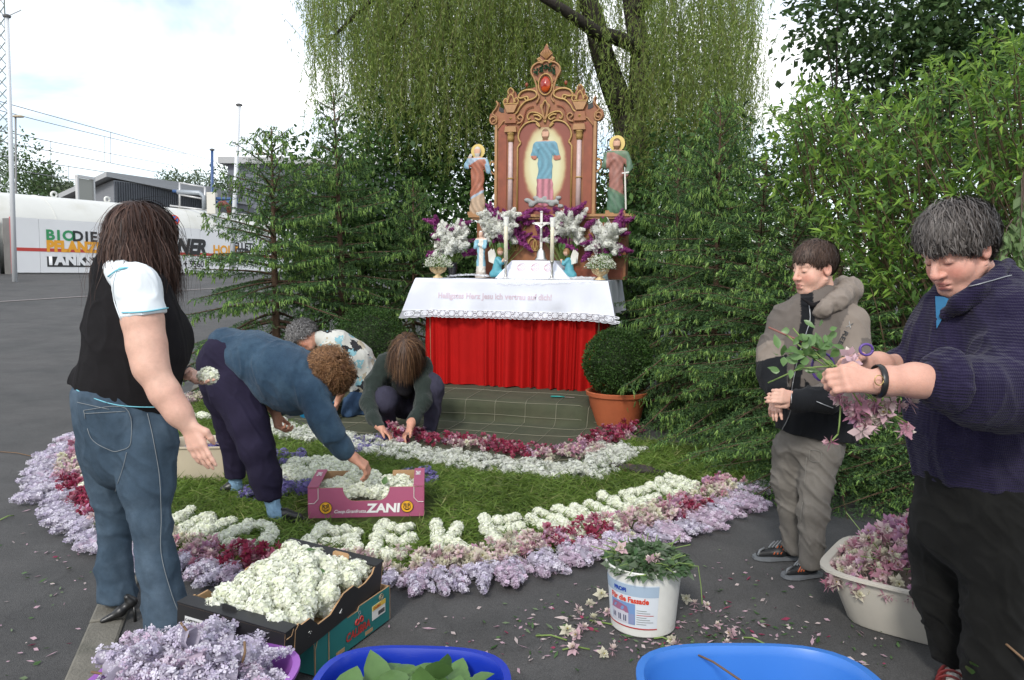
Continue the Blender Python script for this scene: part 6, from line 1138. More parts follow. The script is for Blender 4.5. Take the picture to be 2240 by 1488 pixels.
for i in range(900): a = r.random() * 6.28; q = .155 * r.random() ** .5; P.append(V(q * math.cos(a) + .012, q * math.sin(a), HB - .03 + .065 * (1 - (q / .17) ** 2) + .02 * r.random())); D.append(V(math.cos(a) * q * 6 + r.normal() * .7, math.sin(a) * q * 6 + r.normal() * .7, .15 + .3 * r.normal())); LL.append(.022 + .028 * r.random())
LL = np.array(LL); v, f, k = leaves(np.array(P), np.array(D), LL, LL * .62, tilt=np.tile(V(0, 0, 1), (len(P), 1)), fold=True, seed=5, bend=.25); gh = thing('cut_greenery', 'cut columbine leaves and stalks heaped over the bucket rim', 'greenery', (.525, 2.94, .0)); o = mk('leaf_heap', v, f, leaf_m, gh, col=shade_cols(len(P), k, hl, 3)); o['kind'] = 'stuff'
m = MB()
for i in range(34): a = r.random() * 6.28; p = V(.09 * math.cos(a), .09 * math.sin(a), HB - .02); e = p + V(math.cos(a) * .09 + r.normal() * .05, math.sin(a) * .09 + r.normal() * .05, .04 + .05 * r.random()); m.tube([p, lerp(p, e, .5) + V(0, 0, .02), e], .002, 4, cap=False)
m.tube([V(.14, -.05, HB), V(.19, -.08, HB + .01), V(.20, -.09, HB - .06), V(.205, -.10, HB - .13)], .002, 4); m.tube([V(-.06, -.14, HB - .01), V(-.02, -.16, HB + .005)], .003, 4); o = m.build('stalks', stalk_m, gh); o['kind'] = 'stuff'
for i, q in enumerate(((-.10, -.05, .045), (-.04, .08, .05), (.0, -.12, .03), (.03, -.11, .03))): p = np.array((.525, 2.94, HB + .02)) + V(*q); put_col(p[0], p[1], p[2], 'columbines on the bucket heap', 'pale columbine blossom stuck in the green heap of the bucket', tone=-.8)
# --- box balls in pots
terra = mat('terracotta', (.40, .105, .040), .65, var=.1, vs=8, bump=.15, bs=50)
def box_ball(label, c, rb_, zc, pot_r, pot_h, seed, loose=0.0, pot_m=terra):
    r = np.random.default_rng(seed); t = thing('box_ball_topiary', label, 'topiary', (c[0], c[1], .006))
    m = MB(); m.lathe([(pot_r * .74, 0), (pot_r * .76, .01), (pot_r * .93, pot_h - .05), (pot_r * .94, pot_h - .045), (pot_r, pot_h - .04), (pot_r * 1.03, pot_h - .005), (pot_r * 1.0, pot_h), (pot_r * .93, pot_h - .01), (pot_r * .9, pot_h - .06), (.01, pot_h - .06)], 40, cap=False); auto_smooth(m.build('pot', pot_m, t), 40)
    n = 15000; d = nrm(r.normal(size=(n, 3))); q = rb_ * (1 - .16 * r.random((n, 1)) ** 1.6 + (.02 + .05 * loose) * VN(d * 4 + 9)[:, None] + .05 * VN(d * 9 + 3)[:, None] + .012 * r.normal(size=(n, 1)) * (1 + 3 * loose)); P = d * q + V(0, 0, zc); ok = P[:, 2] > pot_h - .05; P, d = P[ok], d[ok]; r2 = np.random.default_rng(seed + 1)
    v, f, k = leaves(P, d * .6 + r2.normal(size=P.shape) * .7, .016 + .012 * r2.random(len(P)), .010 + .004 * r2.random(len(P)), seed=seed, fold=False); cl = (1 + .25 * VN(P * 14))[:, None]; mk('crown', v, f, leaf_m, t, col=np.repeat(np.clip(shade_cols(len(P), 1, [(.038, .085, .020), (.055, .115, .026), (.028, .065, .018), (.075, .14, .035)], seed, .2) * cl, .005, 1), k, 0))
    m = MB(); m.tube([(0, 0, pot_h - .06), (0, 0, zc)], [.02, .015], 6); [m.tube([(0, 0, zc - rb_ * .5), tuple(nrm(r2.normal(size=3)) * rb_ * .75 + V(0, 0, zc))], [.012, .004], 5) for _ in range(14)]; m.build('trunk', bark, t)
    m = MB(); m.lathe([(0, -rb_ * .8), (rb_ * .6, -rb_ * .55), (rb_ * .82, 0), (rb_ * .6, rb_ * .55), (0, rb_ * .8)], 20, (0, 0, zc)); m.build('shade_core', mat('core_shade', (.018, .03, .010), .95), t)  # solid near-black core, its colour stands in for the shade inside the crown
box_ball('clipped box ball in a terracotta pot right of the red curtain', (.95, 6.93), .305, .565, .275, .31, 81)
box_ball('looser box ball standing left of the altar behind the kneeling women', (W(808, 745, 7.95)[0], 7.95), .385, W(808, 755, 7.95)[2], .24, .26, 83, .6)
# --- small things on step and grass
t = thing('garden_shears', 'teal handled shears lying on the green carpet step', 'shears', AL(ax_for(1228, -.45, 885), -.45, .208), AANG + .1)
m = MB(); m.tube([(-.10, 0, .01), (-.02, .0, .012), (.03, .0, .01)], [.010, .011, .007], 8, flat=.7); m.build('handle', mat('teal_plastic', (.01, .22, .20), .4), t, smooth=True); m = MB(); m.tube([(-.09, .022, .01), (-.02, .016, .01), (.03, .002, .01)], [.008, .009, .006], 8, flat=.7); m.build('handle', MATS['teal_plastic'], t, smooth=True); m = MB(); m.bar((.03, 0, .01), (.12, -.005, .008), .014, .004); m.build('blade', pewter, t)
s = SDF(.006); p = G(1340, 1030); q = G(1425, 1042)
for i in range(14): c = lerp(p, q, i / 13) + V(0, .02 * r.normal(), .03 + .012 * r.random()); s.ell(c, (.035, .03, .022), k=.02)
s.chain([q + V(0, 0, .03), q + V(.08, -.03, .03)], [.02, .014], .01); s.chain([q + V(0, .02, .03), q + V(.09, .01, .028)], [.018, .013], .01)
v, f = s.mesh(); v = v + normals(v, f) * (VN(v * 40) * .006)[:, None]; tag(mk('work_glove', v, f, mat('dark_leather', (.028, .022, .018), .8, var=.3, vs=30, c2=(.12, .07, .04), c2s=18, c2r=(.55, .65)), smooth=True), 'dark crumpled work glove lying on the cut grass', 'glove')
# --- bouquets and bowls on the altar
def bouquet(label, px, py, y, n_w, n_p, spread, H, vase_col, seed, pleft=0.0):
    r = np.random.default_rng(seed); x = ax_for(px, y, py); zc = z_for(py, x, y); b = AL(x, y, TT + .012); t = thing('lilac_bouquet', label, 'bouquet', b, 0, 'lilac bouquets on the altar'); vm = mat('vase_%d' % seed, vase_col, .25); hv = .16
    m = MB(); m.lathe([(.045, 0), (.05, .01), (.04, .05), (.055, .11), (.045, hv - .01), (.055, hv)], 18, cap=False); m.build('vase', vm, t, smooth=True); st = MB(); zz = zc - b[2]
    for i in range(n_w + n_p):
        wht = i < n_w; a = r.random() * 6.28; q = spread * (r.random() ** .5) * (.76 if wht else 1.12); off = V(q * math.cos(a) + (0 if wht else pleft), q * math.sin(a) * .5 - (.07 if wht else -.02), q * math.sin(a * 1.7 + i) * .9); c = V(0, 0, zz) + off; d = nrm(off * .6 + V(0, -.05, .05) + .10 * r.normal(size=3)); eul = Vector(d).to_track_quat('Y', 'Z').to_euler(); inst(pick(LIL_W2 if wht else LIL_V, r), 'white_lilac_panicle' if wht else 'purple_lilac_panicle', t, c, tuple(eul), .9 + .3 * r.random()); st.tube([V(0, 0, hv * .5), V(0, 0, hv) + off * .2, c], .003, 4, cap=False)
    st.build('stems', stalk_m, t)
    for i in range(9): a = r.random() * 6.28; single_leaf('leaf', None, V(spread * .8 * math.cos(a), spread * .3 * math.sin(a) - .09, zz + spread * .8 * math.sin(a)), V(math.cos(a), -.3, math.sin(a)), .07, .05, parent=t)
bouquet('white and purple lilac bouquet at the left end of the altar', 990, 525, .42, 44, 30, .20, .4, (.02, .02, .025), 101, -.03)
bouquet('white lilac bouquet with purple on its right, left of the cross', 1092, 500, .50, 44, 50, .20, .4, (.03, .05, .04), 102, .10)
bouquet('purple and white lilac bouquet just right of the cross', 1240, 498, .50, 40, 56, .21, .4, (.03, .05, .04), 103, -.06)
bouquet('loose white lilac bouquet at the right end of the altar, purple behind', 1322, 520, .42, 34, 30, .19, .4, (.35, .45, .45), 104, .03)
bowl_m = mat('bowl_cream', (.62, .47, .26), .4)
for px, lb, sd in ((958, 'cream lattice bowl of lily of the valley on the left altar corner', 5), (1313, 'cream lattice bowl of lily of the valley on the right altar corner', 6)):
    r2 = np.random.default_rng(sd); x = ax_for(px, .08, 605); t = thing('lattice_bowl', lb, 'bowl', AL(x, .08, TT + .012), 0, 'flower bowls on the altar'); m = MB(); m.lathe([(.05, 0), (.052, .008), (.03, .02), (.022, .035), (.04, .045), (.062, .06), (.07, .085)], 24, cap=False); m.build('foot', bowl_m, t, smooth=True)
    for k in range(16):
        a = 2 * PI * k / 16
        for s in (1, -1): m = MB(); m.tube([(.066 * math.cos(a), .066 * math.sin(a), .06), (.083 * math.cos(a + s * .2), .083 * math.sin(a + s * .2), .088), (.086 * math.cos(a + s * .4), .086 * math.sin(a + s * .4), .108)], .003, 4); m.build('lattice_strand', bowl_m, t)
    m = MB(); m.tube([(.087 * math.cos(a), .087 * math.sin(a), .108) for a in np.linspace(0, 2 * PI, 25)], .004, 5); m.build('rim', bowl_m, t, smooth=True)
    Pp, Dd, cs = [], [], []; n = 520; d = nrm(r2.normal(size=(n, 3))); d[:, 2] = np.abs(d[:, 2]); q = .135 * (.75 + .35 * r2.random((n, 1))); P = d * q * V(1.05, .9, .95) + V(0, 0, .115); m = MB()
    for p in P[::6]: m.tube([V(0, 0, .09), p], .0012, 3, cap=False)
    m.build('stems', stalk_m, t); v, f, k = leaves(np.repeat(P, 2, 0), r2.normal(size=(2 * n, 3)), .014, .012, seed=sd); c = np.tile(V(.76, .77, .68), (len(v), 1)); g = r2.random(2 * n) < .2; c[np.repeat(g, 4)] = (.16, .24, .08); o = mk('flower_spray', v, f, petal_m, t, col=c); o['kind'] = 'stuff'
    for k in range(11): a = 2 * PI * k / 11; single_leaf('leaf', None, V(.06 * math.cos(a), .06 * math.sin(a), .11), V(math.cos(a), math.sin(a), .1), .13, .035, parent=t, mt=gl)
film = bpy.data.materials.new('plastic_film'); film.use_nodes = True; b_ = film.node_tree.nodes['Principled BSDF']; b_.inputs['Base Color'].default_value = (.9, .92, .95, 1); b_.inputs['Roughness'].default_value = .12; b_.inputs['Alpha'].default_value = .30; b_.inputs['Specular IOR Level'].default_value = .8
for px0, px1, lb, sd in ((975, 1062, 'crumpled clear plastic film at the left of the altar top', 1), (1090, 1300, 'long sheet of crumpled clear plastic film hanging over the altar front edge', 2)):
    r2 = np.random.default_rng(sd); xa_, xb_ = ax_for(px0, 0, 605), ax_for(px1, 0, 605); nx, ny = 34, 14; vs = []
    for i in range(nx):
        for j in range(ny):
            x = lerp(xa_, xb_, i / (nx - 1)); y = .20 - .27 * j / (ny - 1); z = TT + .020 + .022 * abs(VN(np.array([[x * 22, y * 26, sd * 3.]]))[0]) + .012 * abs(VN(np.array([[x * 60, y * 60, sd * 5.]]))[0]); dr = max(0, -y - .045)
            if sd == 1: y += .06; z += .015 * math.sin(3.1 * i / nx); dr = 0
            vs.append(AL(x, y if not dr else -.052 - dr * .12 - .01 * abs(math.sin(x * 40)), z if not dr else TT - dr * (1.0 + .8 * math.sin(x * 4 + 1.2)) + .006 * math.sin(x * 50)))
    tag(mk('plastic_film', vs, [(i * ny + j, (i + 1) * ny + j, (i + 1) * ny + j + 1, i * ny + j + 1) for i in range(nx - 1) for j in range(ny - 1)], film), lb, 'film', 'plastic film on the altar')
# ------------------------------------------------------------------ people
skin_m = mat('skin', vcol=True, rough=.52, var=.11, vs=34, bump=.16, bs=300, sss=.12, spec=.35); hair_m = mat('hair', vcol=True, rough=.55, spec=.35)
cloth_v = mat('cloth_vcol', vcol=True, rough=.9, var=.06, vs=14, bump=.35, bs=500, spec=.15, sheen=.05)
def proj(v): c = (v - np.array([0, 0, EYE])) @ CMn[:3, :3]; return np.stack([1120 - c[:, 0] / c[:, 2] * FPX, 744 + c[:, 1] / c[:, 2] * FPX], 1), -c[:, 2]
class Surf:                                       # look up points on the near side of a finished surface
    def __init__(s, v, f): s.v = v; s.n = normals(v, f); s.p, s.d = proj(v); s.front = (s.n * nrm(np.array([0, 0, EYE]) - v)).sum(1) > .02
    def __call__(s, px, py, off=.003):
        q = np.hypot(s.p[:, 0] - px, s.p[:, 1] - py) + np.where(s.front, 0, 400); i = np.argsort(q)[:8]; i = i[np.argsort(s.d[i])][:4]; w = 1 / (q[i] + .5); w /= w.sum()
        P_ = (s.v[i] * w[:, None]).sum(0); n_ = nrm((s.n[i] * w[:, None]).sum(0)); d = W(px, py, P_[1]); return np.array([d[0], P_[1], d[2]]) + n_ * off
def garment(name, s, mt, parent, wr=.006, fr=9.0, cut=None, col=None, seed=0, aniso=(1, 1, .55), it=2, shrink=.012):
    v, f = s.mesh(cut, shrink); v = relax(v, f, it); n_ = normals(v, f); a = np.array(aniso)
    q_ = (v + np.outer(v[:, 0], V(0, 0, .8))) * a + .05 * np.stack([VN(v * 6 + 1 + seed), VN(v * 6 + 2), VN(v * 6 + 3 + seed)], 1); cr_ = lambda z_: np.clip(1 - np.abs(z_) * 2.6, 0, 1) ** 1.5; w = .7 * VN(q_ * fr * .7 + seed * 7.3) + 1.25 * cr_(VN(q_ * fr * 1.1 + 40 + seed)) + .6 * cr_(VN(q_ * fr * 2.1 + 11 + seed)) - .6; v = v + n_ * (w * wr)[:, None]
    o = mk(name, v, f, mt, parent, True, None if col is None else col(v), world=True); return o, Surf(v, f)
def hand(s, wrist, f, n_, size=1.0, thumb=1, curl=(.35, .4, .45, .5), spread=.06, tc=(.55, .5), k=.006):
    f = nrm(f); n_ = nrm(np.array(n_, float) - f * (np.array(n_, float) @ f)); sd = np.cross(n_, f) * thumb; z = size; wrist = np.array(wrist, float)
    for i in range(4):
        b = wrist + f * (.088 - .004 * i - (.002 if i == 0 else 0)) * z + sd * (.030 - .0195 * i) * z; s.cone(wrist + sd * (.015 - .010 * i) * z, b, .0155 * z, .0118 * z, .014); L = np.array([.042, .027, .022]) * z * (.95, 1.05, 1.0, .8)[i]; a = 0; p = b; rad = [.0100, .0090, .0082, .0068]
        for j in range(3): a += curl[i] * (1.0, 1.1, .8)[j]; d = nrm(f * math.cos(a) + n_ * math.sin(a) + sd * spread * (1.3 - .9 * i)); q = p + d * L[j]; s.cone(p, q, rad[j] * z, rad[j + 1] * z, k); p = q
    t0 = wrist + f * .018 * z + sd * .022 * z; t1 = t0 + (f * .030 + sd * .026 + n_ * .012) * z; d = nrm(f * 1.0 + sd * (.55 - tc[0]) + n_ * tc[1]); t2 = t1 + d * .030 * z; t3 = t2 + nrm(d + n_ * tc[1] * .6 - sd * tc[0] * .5) * .024 * z; s.chain([t0, t1, t2, t3], [.0165 * z, .0125 * z, .0105 * z, .0082 * z], .008)
def frame(fwd, up): f = nrm(fwd); u = np.array(up, float); u = nrm(u - f * (u @ f)); return np.stack([np.cross(f, u), f, u], 1)
def head_mesh(c, M, z, res, hairc, lips=(.36, .13, .11), tone=(.56, .31, .22), child=False, closed=True, neck=None, nose=1.0):
    s = SDF(res / z); e = lambda x, y, zz: V(x, y, zz)
    s.ell(e(0, -.012, .038), (.076, .096, .088), k=.02); s.ell(e(0, .030, -.030), (.060, .066, .078), k=.03); s.ell(e(0, .050, -.075), (.040, .040, .038), k=.03); s.ell(e(0, .079, -.097), (.020, .016, .017), k=.02)
    for x in (-1, 1):
        s.ell(e(x * .038, .055, -.034), (.028 + .005 * child, .030, .030 + .005 * child), k=.025); s.cone(e(x * .012, .090 - .004 * child, .030), e(x * .044, .076 - .004 * child, .030), .010 - .002 * child, .009, .016); s.ell(e(x * .033, .100, .006), (.017, .014, .012), k=.012, sub=True)
        s.ell(e(x * .032, .0785, .006), (.0155, .0145, .0125), k=.005); s.ell(e(x * .078, -.008, -.002), (.010, .021, .033), k=.008); s.ell(e(x * .083, -.001, .002), (.006, .011, .018), k=.006, sub=True); s.cone(e(x * .052, .0, -.055), e(x * .030, .070, -.092), .018, .014, .02)
    s.cone(e(0, .094, .018), e(0, .116 * (1 if not child else .98), -.022), .0075, .0115 * nose, .012); s.ell(e(0, .113, -.028), (.0125 * nose, .012, .010), k=.008)
    for x in (-1, 1): s.ell(e(x * .013, .101, -.030), (.009, .010, .008), k=.006); s.ell(e(x * .007, .109, -.038), (.004, .005, .004), k=.004, sub=True)
    s.cone(e(-.018, .093, -.059), e(.018, .093, -.059), .0075, .0075, .008); s.cone(e(-.008, .099, -.055), e(.008, .099, -.055), .006, .006, .006); s.cone(e(-.014, .096, -.071), e(.014, .096, -.071), .0085, .0085, .008)
    s.cone(e(-.024, .098, -.0640), e(.024, .098, -.0640), .0026, .0026, .004, sub=True)
    s.cone(e(0, -.028, -.05), e(0, -.045, -.15), .052 if not child else .045, .055 if not child else .047, .03)
    v, f = s.mesh(); v = relax(v, f, 1, .35); x, y, zz = v.T; col = np.tile(np.array(tone), (len(v), 1))
    def blob(cx_, cy_, cz, rx, ry, rz): return np.exp(-(((np.abs(x) - cx_) / rx) ** 2 + ((y - cy_) / ry) ** 2 + ((zz - cz) / rz) ** 2))
    rd = np.clip(blob(.042, .07, -.03, .026, .05, .022) * .9 + blob(0, .118, -.028, .016, .02, .016) * .8 + blob(.08, 0, 0, .02, .03, .04) * .6, 0, 1)[:, None]; col = col * (1 - rd * V(.02, .30, .32))
    lp = np.clip(blob(0, .1, -.0555, .017, .012, .0055) + blob(0, .1, -.071, .017, .012, .0065), 0, 1)[:, None]; col = lerp(col, np.array(lips), np.clip(lp * 1.5, 0, 1))
    br = np.clip(blob(.030, .09, .0345, .017, .02, .0042) * 1.4, 0, 1)[:, None]; col = lerp(col, np.array(hairc) * .9, br * .75)
    ls = np.clip(blob(.032, .093, -.0005, .0135, .012, .0022) * 1.6, 0, 1)[:, None]; col = lerp(col, V(.05, .03, .025), ls * .85); mth = np.clip(blob(0, .1, -.0638, .022, .014, .0018) * 1.3, 0, 1)[:, None]; col = lerp(col, V(.12, .03, .03), mth * .8)
    return (v * z) @ M.T + c, f, col
def hair(name, parent, c, M, z, n, L, cols, seed, off=.012, grav=.12, curl=0.0, cf=60.0, line=None, crown=(0, -.35, .95), width=.0055, steps=9, part=0.0, sweep=None, lift=0.0, capc=.55, hug=True, stop=None, free=-9.0, shorten=.0, tap=.0, cap=True):
    """ribbons of hair grown from the scalp over a fitted cap"""
    r = np.random.default_rng(seed); R3 = np.array([.078, .098, .090]); c0 = V(0, -.012, .038); line = line or (lambda d: d[:, 2] > np.interp(d[:, 1], [-1, -.3, .2, .6, 1], [-.55, -.35, -.05, .42, .62]))
    d = nrm(r.normal(size=(n * 4, 3))); d = d[line(d)][:n]; n = len(d); g = (np.array([0, 0, -1.]) @ M); cr = nrm(np.array(crown, float))
    t = d - cr * .98; t[:, 0] += np.sign(d[:, 0]) * part * (np.abs(d[:, 0]) < .5); t = t + .20 * r.normal(size=t.shape)
    if sweep is not None: t = t + np.array(sweep)
    t = nrm(t - d * (t * d).sum(1, keepdims=True)); p = c0 + d * (R3 + .002); Ls = ((L[0] + (L[1] - L[0]) * r.random(n)) * (1 - shorten * np.clip(d[:, 1], 0, 1)))[:, None]; ph = r.random(n) * 6.28; P_ = [p.copy()]; oo = off * (.25 + .9 * r.random((n, 1))); Nn = [d.copy()]
    for k in range(steps):
        q = (k + 1) / steps; t = nrm(t + g * grav * (.4 + q) + .07 * r.normal(size=t.shape) + lift * d * (1 - q)); p_old = p; p = p + t * Ls / steps; oq = oo * min(1, q * 2.2) * (1 - tap * q * q); u = (p - c0) / (R3 + oq); ln = np.linalg.norm(u, axis=1, keepdims=True); pr = c0 + u / np.maximum(ln, 1e-6) * (R3 + oq); p = np.where((ln < 1) | ((p[:, 2:3] > free) & hug), pr, p); p = p if stop is None else np.where(stop(p)[:, None], p_old, p); nn = nrm((p - c0) / R3 ** 2); nb = p[:, 2:3] < -.06; p[:, 1:2] = np.where(nb & (p[:, 1:2] > -.02) & (p[:, 1:2] < .06) & (np.abs(p[:, :1]) < .055), -.02, p[:, 1:2])
        tt = t - nn * np.clip((t * nn).sum(1, keepdims=True), None, 0); t = nrm(tt); w = p.copy()
        if curl: sdv = nrm(np.cross(t, nn)); w = p + curl * (sdv * np.sin(cf * q * Ls + ph[:, None]) + nn * np.cos(cf * q * Ls + ph[:, None]) * .8) * min(1, q * 2)
        P_.append(w); Nn.append(nn)
    P_ = np.stack(P_, 1); Nn = np.stack(Nn, 1); T_ = nrm(np.gradient(P_, axis=1)); S_ = nrm(np.cross(T_, Nn)); wd_ = width * (.6 + .8 * r.random(n))[:, None, None] * np.interp(np.linspace(0, 1, steps + 1), [0, .5, 1], [.9, 1, .12])[None, :, None]
    A_, B_ = P_ - S_ * wd_ / 2, P_ + S_ * wd_ / 2 + Nn * .0006; v = np.stack([A_, B_], 2).reshape(-1, 3); m_ = steps + 1; b = (np.arange(n) * m_ * 2)[:, None, None]; i = (np.arange(steps) * 2)[None, :, None]; f = (b + i + np.array([0, 1, 3, 2])[None, None]).reshape(-1, 4)
    cc = np.array(cols)[r.integers(0, len(cols), n)] * (1 + .22 * r.normal(size=(n, 1))); cc = np.repeat(np.clip(cc, .004, .9), m_ * 2, 0)
    s = SDF(.006); s.ell(c0, R3 + .004, k=.01); cv, cf_ = s.mesh(); dd = nrm((cv - c0) / R3); ok = line(dd) & cap; cf_ = cf_[ok[cf_].all(1)]; v2, f2, c2 = join([(v, f, cc), (cv, cf_, np.tile(np.array(cols[0]) * capc, (len(cv), 1)))])
    return mk(name, (v2 * z) @ M.T + c, f2, hair_m, parent, True, c2, world=True)
def skin_cols(v, tone, seed=0): return np.clip(np.array(tone) * (1 + .06 * VN(v * 18 + seed)[:, None] * V(.3, 1, 1)), .02, .9)
def person(label, base): return thing('person', label, 'person', (base[0], base[1], 0))
def body(parent, parts, tone, heads=()):
    out = []
    for s in parts: v, f = s.mesh(); v = relax(v, f, 1, .4); out.append((v, f, skin_cols(v, tone)))
    out += list(heads); v, f, c = join(out); return mk('body', v, f, skin_m, parent, True, c, world=True)
def ring(name, parent, P_, r, mt, n=6, flat=1.0): m = MB(); m.tube(P_, r, n, flat=flat); o = m.build(name, mt, parent, True); o.matrix_parent_inverse = parent_matrix(parent).inverted(); return o
def shoe(name, parent, heel, toe, mt, w=.045, h=.07, heel_h=0.0, sole=None, res=.005, open_=False):
    heel, toe = np.array(heel, float), np.array(toe, float); d = nrm(toe - heel); L = np.linalg.norm(toe - heel); up = V(0, 0, 1); s = SDF(res); hz = heel_h
    s.cone(heel + d * .03 + up * (w * .75 + hz), heel + d * L * .45 + up * (w * .65 + hz * .5), w * .78, w * .80, .02); s.cone(heel + d * L * .45 + up * (w * .6 + hz * .4), toe - d * .03 + up * w * .48, w * .82, w * .62, .02)
    s.cone(heel + d * .035 + up * (h * .6 + hz), heel + d * .05 + up * (h + hz), w * .72, w * .70, .02); zlo = heel[2]
    o, sf = garment(name, s, mt, parent, .001, 20, cut=lambda X, Y, Z: zlo - Z, it=1)
    if sole is not None:
        sd = np.cross(d, up); m = MB(); prof_ = [(0, .55), (.1, .8), (.4, .82), (.7, 1.0), (.9, .8), (1.0, .35)]; vs = []
        for z_ in (-.0, .014):
            for q, ww in prof_: vs.append(heel + d * (L * q * 1.02 - .004) + sd * w * ww * .98 + up * (z_ + hz * max(0, 1 - q * 2.2)))
            for q, ww in prof_[::-1]: vs.append(heel + d * (L * q * 1.02 - .004) - sd * w * ww * .98 + up * (z_ + hz * max(0, 1 - q * 2.2)))
        n = len(prof_) * 2; m.add(vs, [tuple(range(n - 1, -1, -1)), tuple(range(n, 2 * n))] + [(i, (i + 1) % n, n + (i + 1) % n, n + i) for i in range(n)]); so_ = m.build('sole', sole, parent); so_.matrix_parent_inverse = parent_matrix(parent).inverted()
    return o, sf
denim = mat('denim', (.046, .072, .102), .9, var=.22, vs=22, bump=.4, bs=420, c2=(.075, .108, .145), c2s=5, c2r=(.45, .7), spec=.15); stitch = mat('denim_stitch', (.20, .22, .23), .8); black_cl = mat('black_jersey', (.012, .011, .012), .9, var=.2, vs=20, bump=.3, bs=500, spec=.15); white_cl = mat('white_jersey', (.70, .74, .76), .9, var=.03, vs=12, bump=.25, bs=500, spec=.15); cyan_cl = mat('cyan_trim', (.18, .50, .60), .8); blk_leather = mat('black_leather', (.012, .012, .012), .35)
FAIR = (.60, .36, .275); WARM = (.50, .25, .17)
def zcut(p0, p1, above=True):                     # a tilted horizontal cut through two points, level in depth
    k = (p1[2] - p0[2]) / (p1[0] - p0[0] + 1e-9); return (lambda X, Y, Z: (p0[2] + k * (X - p0[0])) - Z) if above else (lambda X, Y, Z: Z - (p0[2] + k * (X - p0[0])))
# ---------------- 1: young woman on the left, seen from behind
p1 = person('young woman in black vest and jeans holding a snowball flower, seen from behind', (-1.45, 2.95)); Y = 2.95; u = .00173
s = SDF(.007); fl = (0.35, .94, 0)
for a, b in (((258, 605, 65), (285, 650, 88)), ((285, 650, 88), (290, 700, 106)), ((290, 700, 106), (294, 760, 113)), ((294, 760, 113), (283, 820, 112)), ((283, 820, 112), (270, 880, 112))): s.cone(W(a[0], a[1], Y), W(b[0], b[1], Y), a[2] * u, b[2] * u, .03, fl, 1.25)
s.ell(W(362, 740, 3.02), (.095, .095, .10), k=.06); s.cone(W(185, 838, Y), W(330, 886, 2.9), .055, .055, .06)
s.cone(W(255, 600, 3.1), W(310, 612, 3.2), .07, .06, .04)
vest, vsf = garment('vest', s, black_cl, p1, .006, 7, cut=zcut(W(158, 838, Y), W(372, 898, Y)), seed=1, shrink=.0)
s = SDF(.006); s.cone(W(252, 592, 2.90), W(300, 625, 2.82), .060, .088, .03); s.cone(W(300, 625, 2.82), W(314, 688, 2.79), .088, .089, .03)
slv, ssf = garment('sleeve', s, white_cl, p1, .004, 11, cut=zcut(W(264, 698, 2.8), W(366, 683, 2.8)), seed=2, it=1)
ring('sleeve_trim', slv, [ssf(x, 684 - 10 * (x - 265) / 100 + 3 * math.sin((x - 265) / 32), .002) for x in np.linspace(268, 366, 12)], .003, cyan_cl)
s = SDF(.006); s.cone(W(262, 600, 2.98), W(305, 590, 3.02), .07, .07, .03); garment('collar', s, white_cl, p1, .002, 12, seed=3)
_cs = Surf.__new__(Surf); _cs.v = np.concatenate([vsf.v, ssf.v]); _cs.n = np.concatenate([vsf.n, ssf.n]); _cs.p = np.concatenate([vsf.p, ssf.p]); _cs.d = np.concatenate([vsf.d, ssf.d]); _cs.front = np.concatenate([vsf.front, ssf.front])
ring('neck_trim', p1, [_cs(x, y, .006) for x, y in spline([(240, 606), (262, 592), (288, 588)], 4)], .003, cyan_cl); ring('armhole_trim', p1, [_cs(x, y, .005) for x, y in spline([(262, 590), (285, 588), (305, 592), (325, 604), (340, 622)], 4)], .004, cyan_cl); ring('raglan_seam', p1, [_cs(x, y, .003) for x, y in spline([(256, 592), (248, 625), (252, 660), (266, 700)], 4)], .002, white_cl)
ring('hem_trim', vest, [vsf(x, y, .004) for x, y in spline([(170, 853), (200, 868), (250, 884), (310, 890), (366, 889)], 5)], .002, cyan_cl)
s = SDF(.0075)
s.cone(W(262, 848, Y), W(272, 900, Y), 112 * u, 116 * u, .03, fl, 1.2); s.cone(W(272, 900, Y), W(278, 975, Y), 116 * u, 108 * u, .03, fl, 1.15)
s.chain([W(330, 965, 2.86), W(322, 1060, 2.84), W(328, 1140, 2.82), W(345, 1240, 2.82), W(376, 1392, 2.80)], [.112, .104, .080, .080, .102], .03); s.chain([W(222, 970, 3.05), W(246, 1060, 3.06), W(252, 1140, 3.06), W(250, 1240, 3.04), W(262, 1345, 3.02)], [.108, .098, .076, .078, .096], .03)
jz = lambda X, Y_, Z: np.maximum(np.where(X > -1.37, .025 - Z, .045 - Z), Z - W(270, 846, Y)[2])
jn, jsf = garment('jeans', s, denim, p1, .0055, 10, cut=jz, seed=4, aniso=(.9, .9, .9))
for P_ in ([(184, 898), (275, 893), (287, 968), (262, 986), (240, 984), (200, 958), (184, 898)], [(186, 905), (275, 900)], [(322, 905), (335, 960), (348, 1040), (352, 1130), (352, 1210), (372, 1290), (392, 1345)], [(170, 880), (240, 896)], [(252, 1075), (268, 1030), (278, 990)]): ring('stitching', jn, [jsf(x, y, .0022) for x, y in spline(P_, 6)], .0013, stitch, 4)
s1 = SDF(.005); s1.chain([W(305, 640, 2.80), W(312, 700, 2.79), W(322, 760, 2.77), W(330, 805, 2.75), W(362, 862, 2.74), W(392, 905, 2.74), W(412, 932, 2.74)], [.054, .061, .057, .049, .044, .036, .026], .05); hand(s1, W(413, 930, 2.74), W(434, 985, 2.72) - W(413, 930, 2.74), V(.25, .92, 0), 1.0, -1, (.10, .14, .18, .24), .035, (.6, .5))
s2 = SDF(.005); s2.chain([W(330, 770, 3.14), W(375, 806, 3.10), W(412, 818, 3.06)], [.045, .038, .026], .02); hand(s2, W(410, 817, 3.06), W(466, 842, 3.0) - W(410, 817, 3.06), V(-.1, -.1, 1.), .92, -1, (.22, .20, .22, .25), .03, (.3, .9))
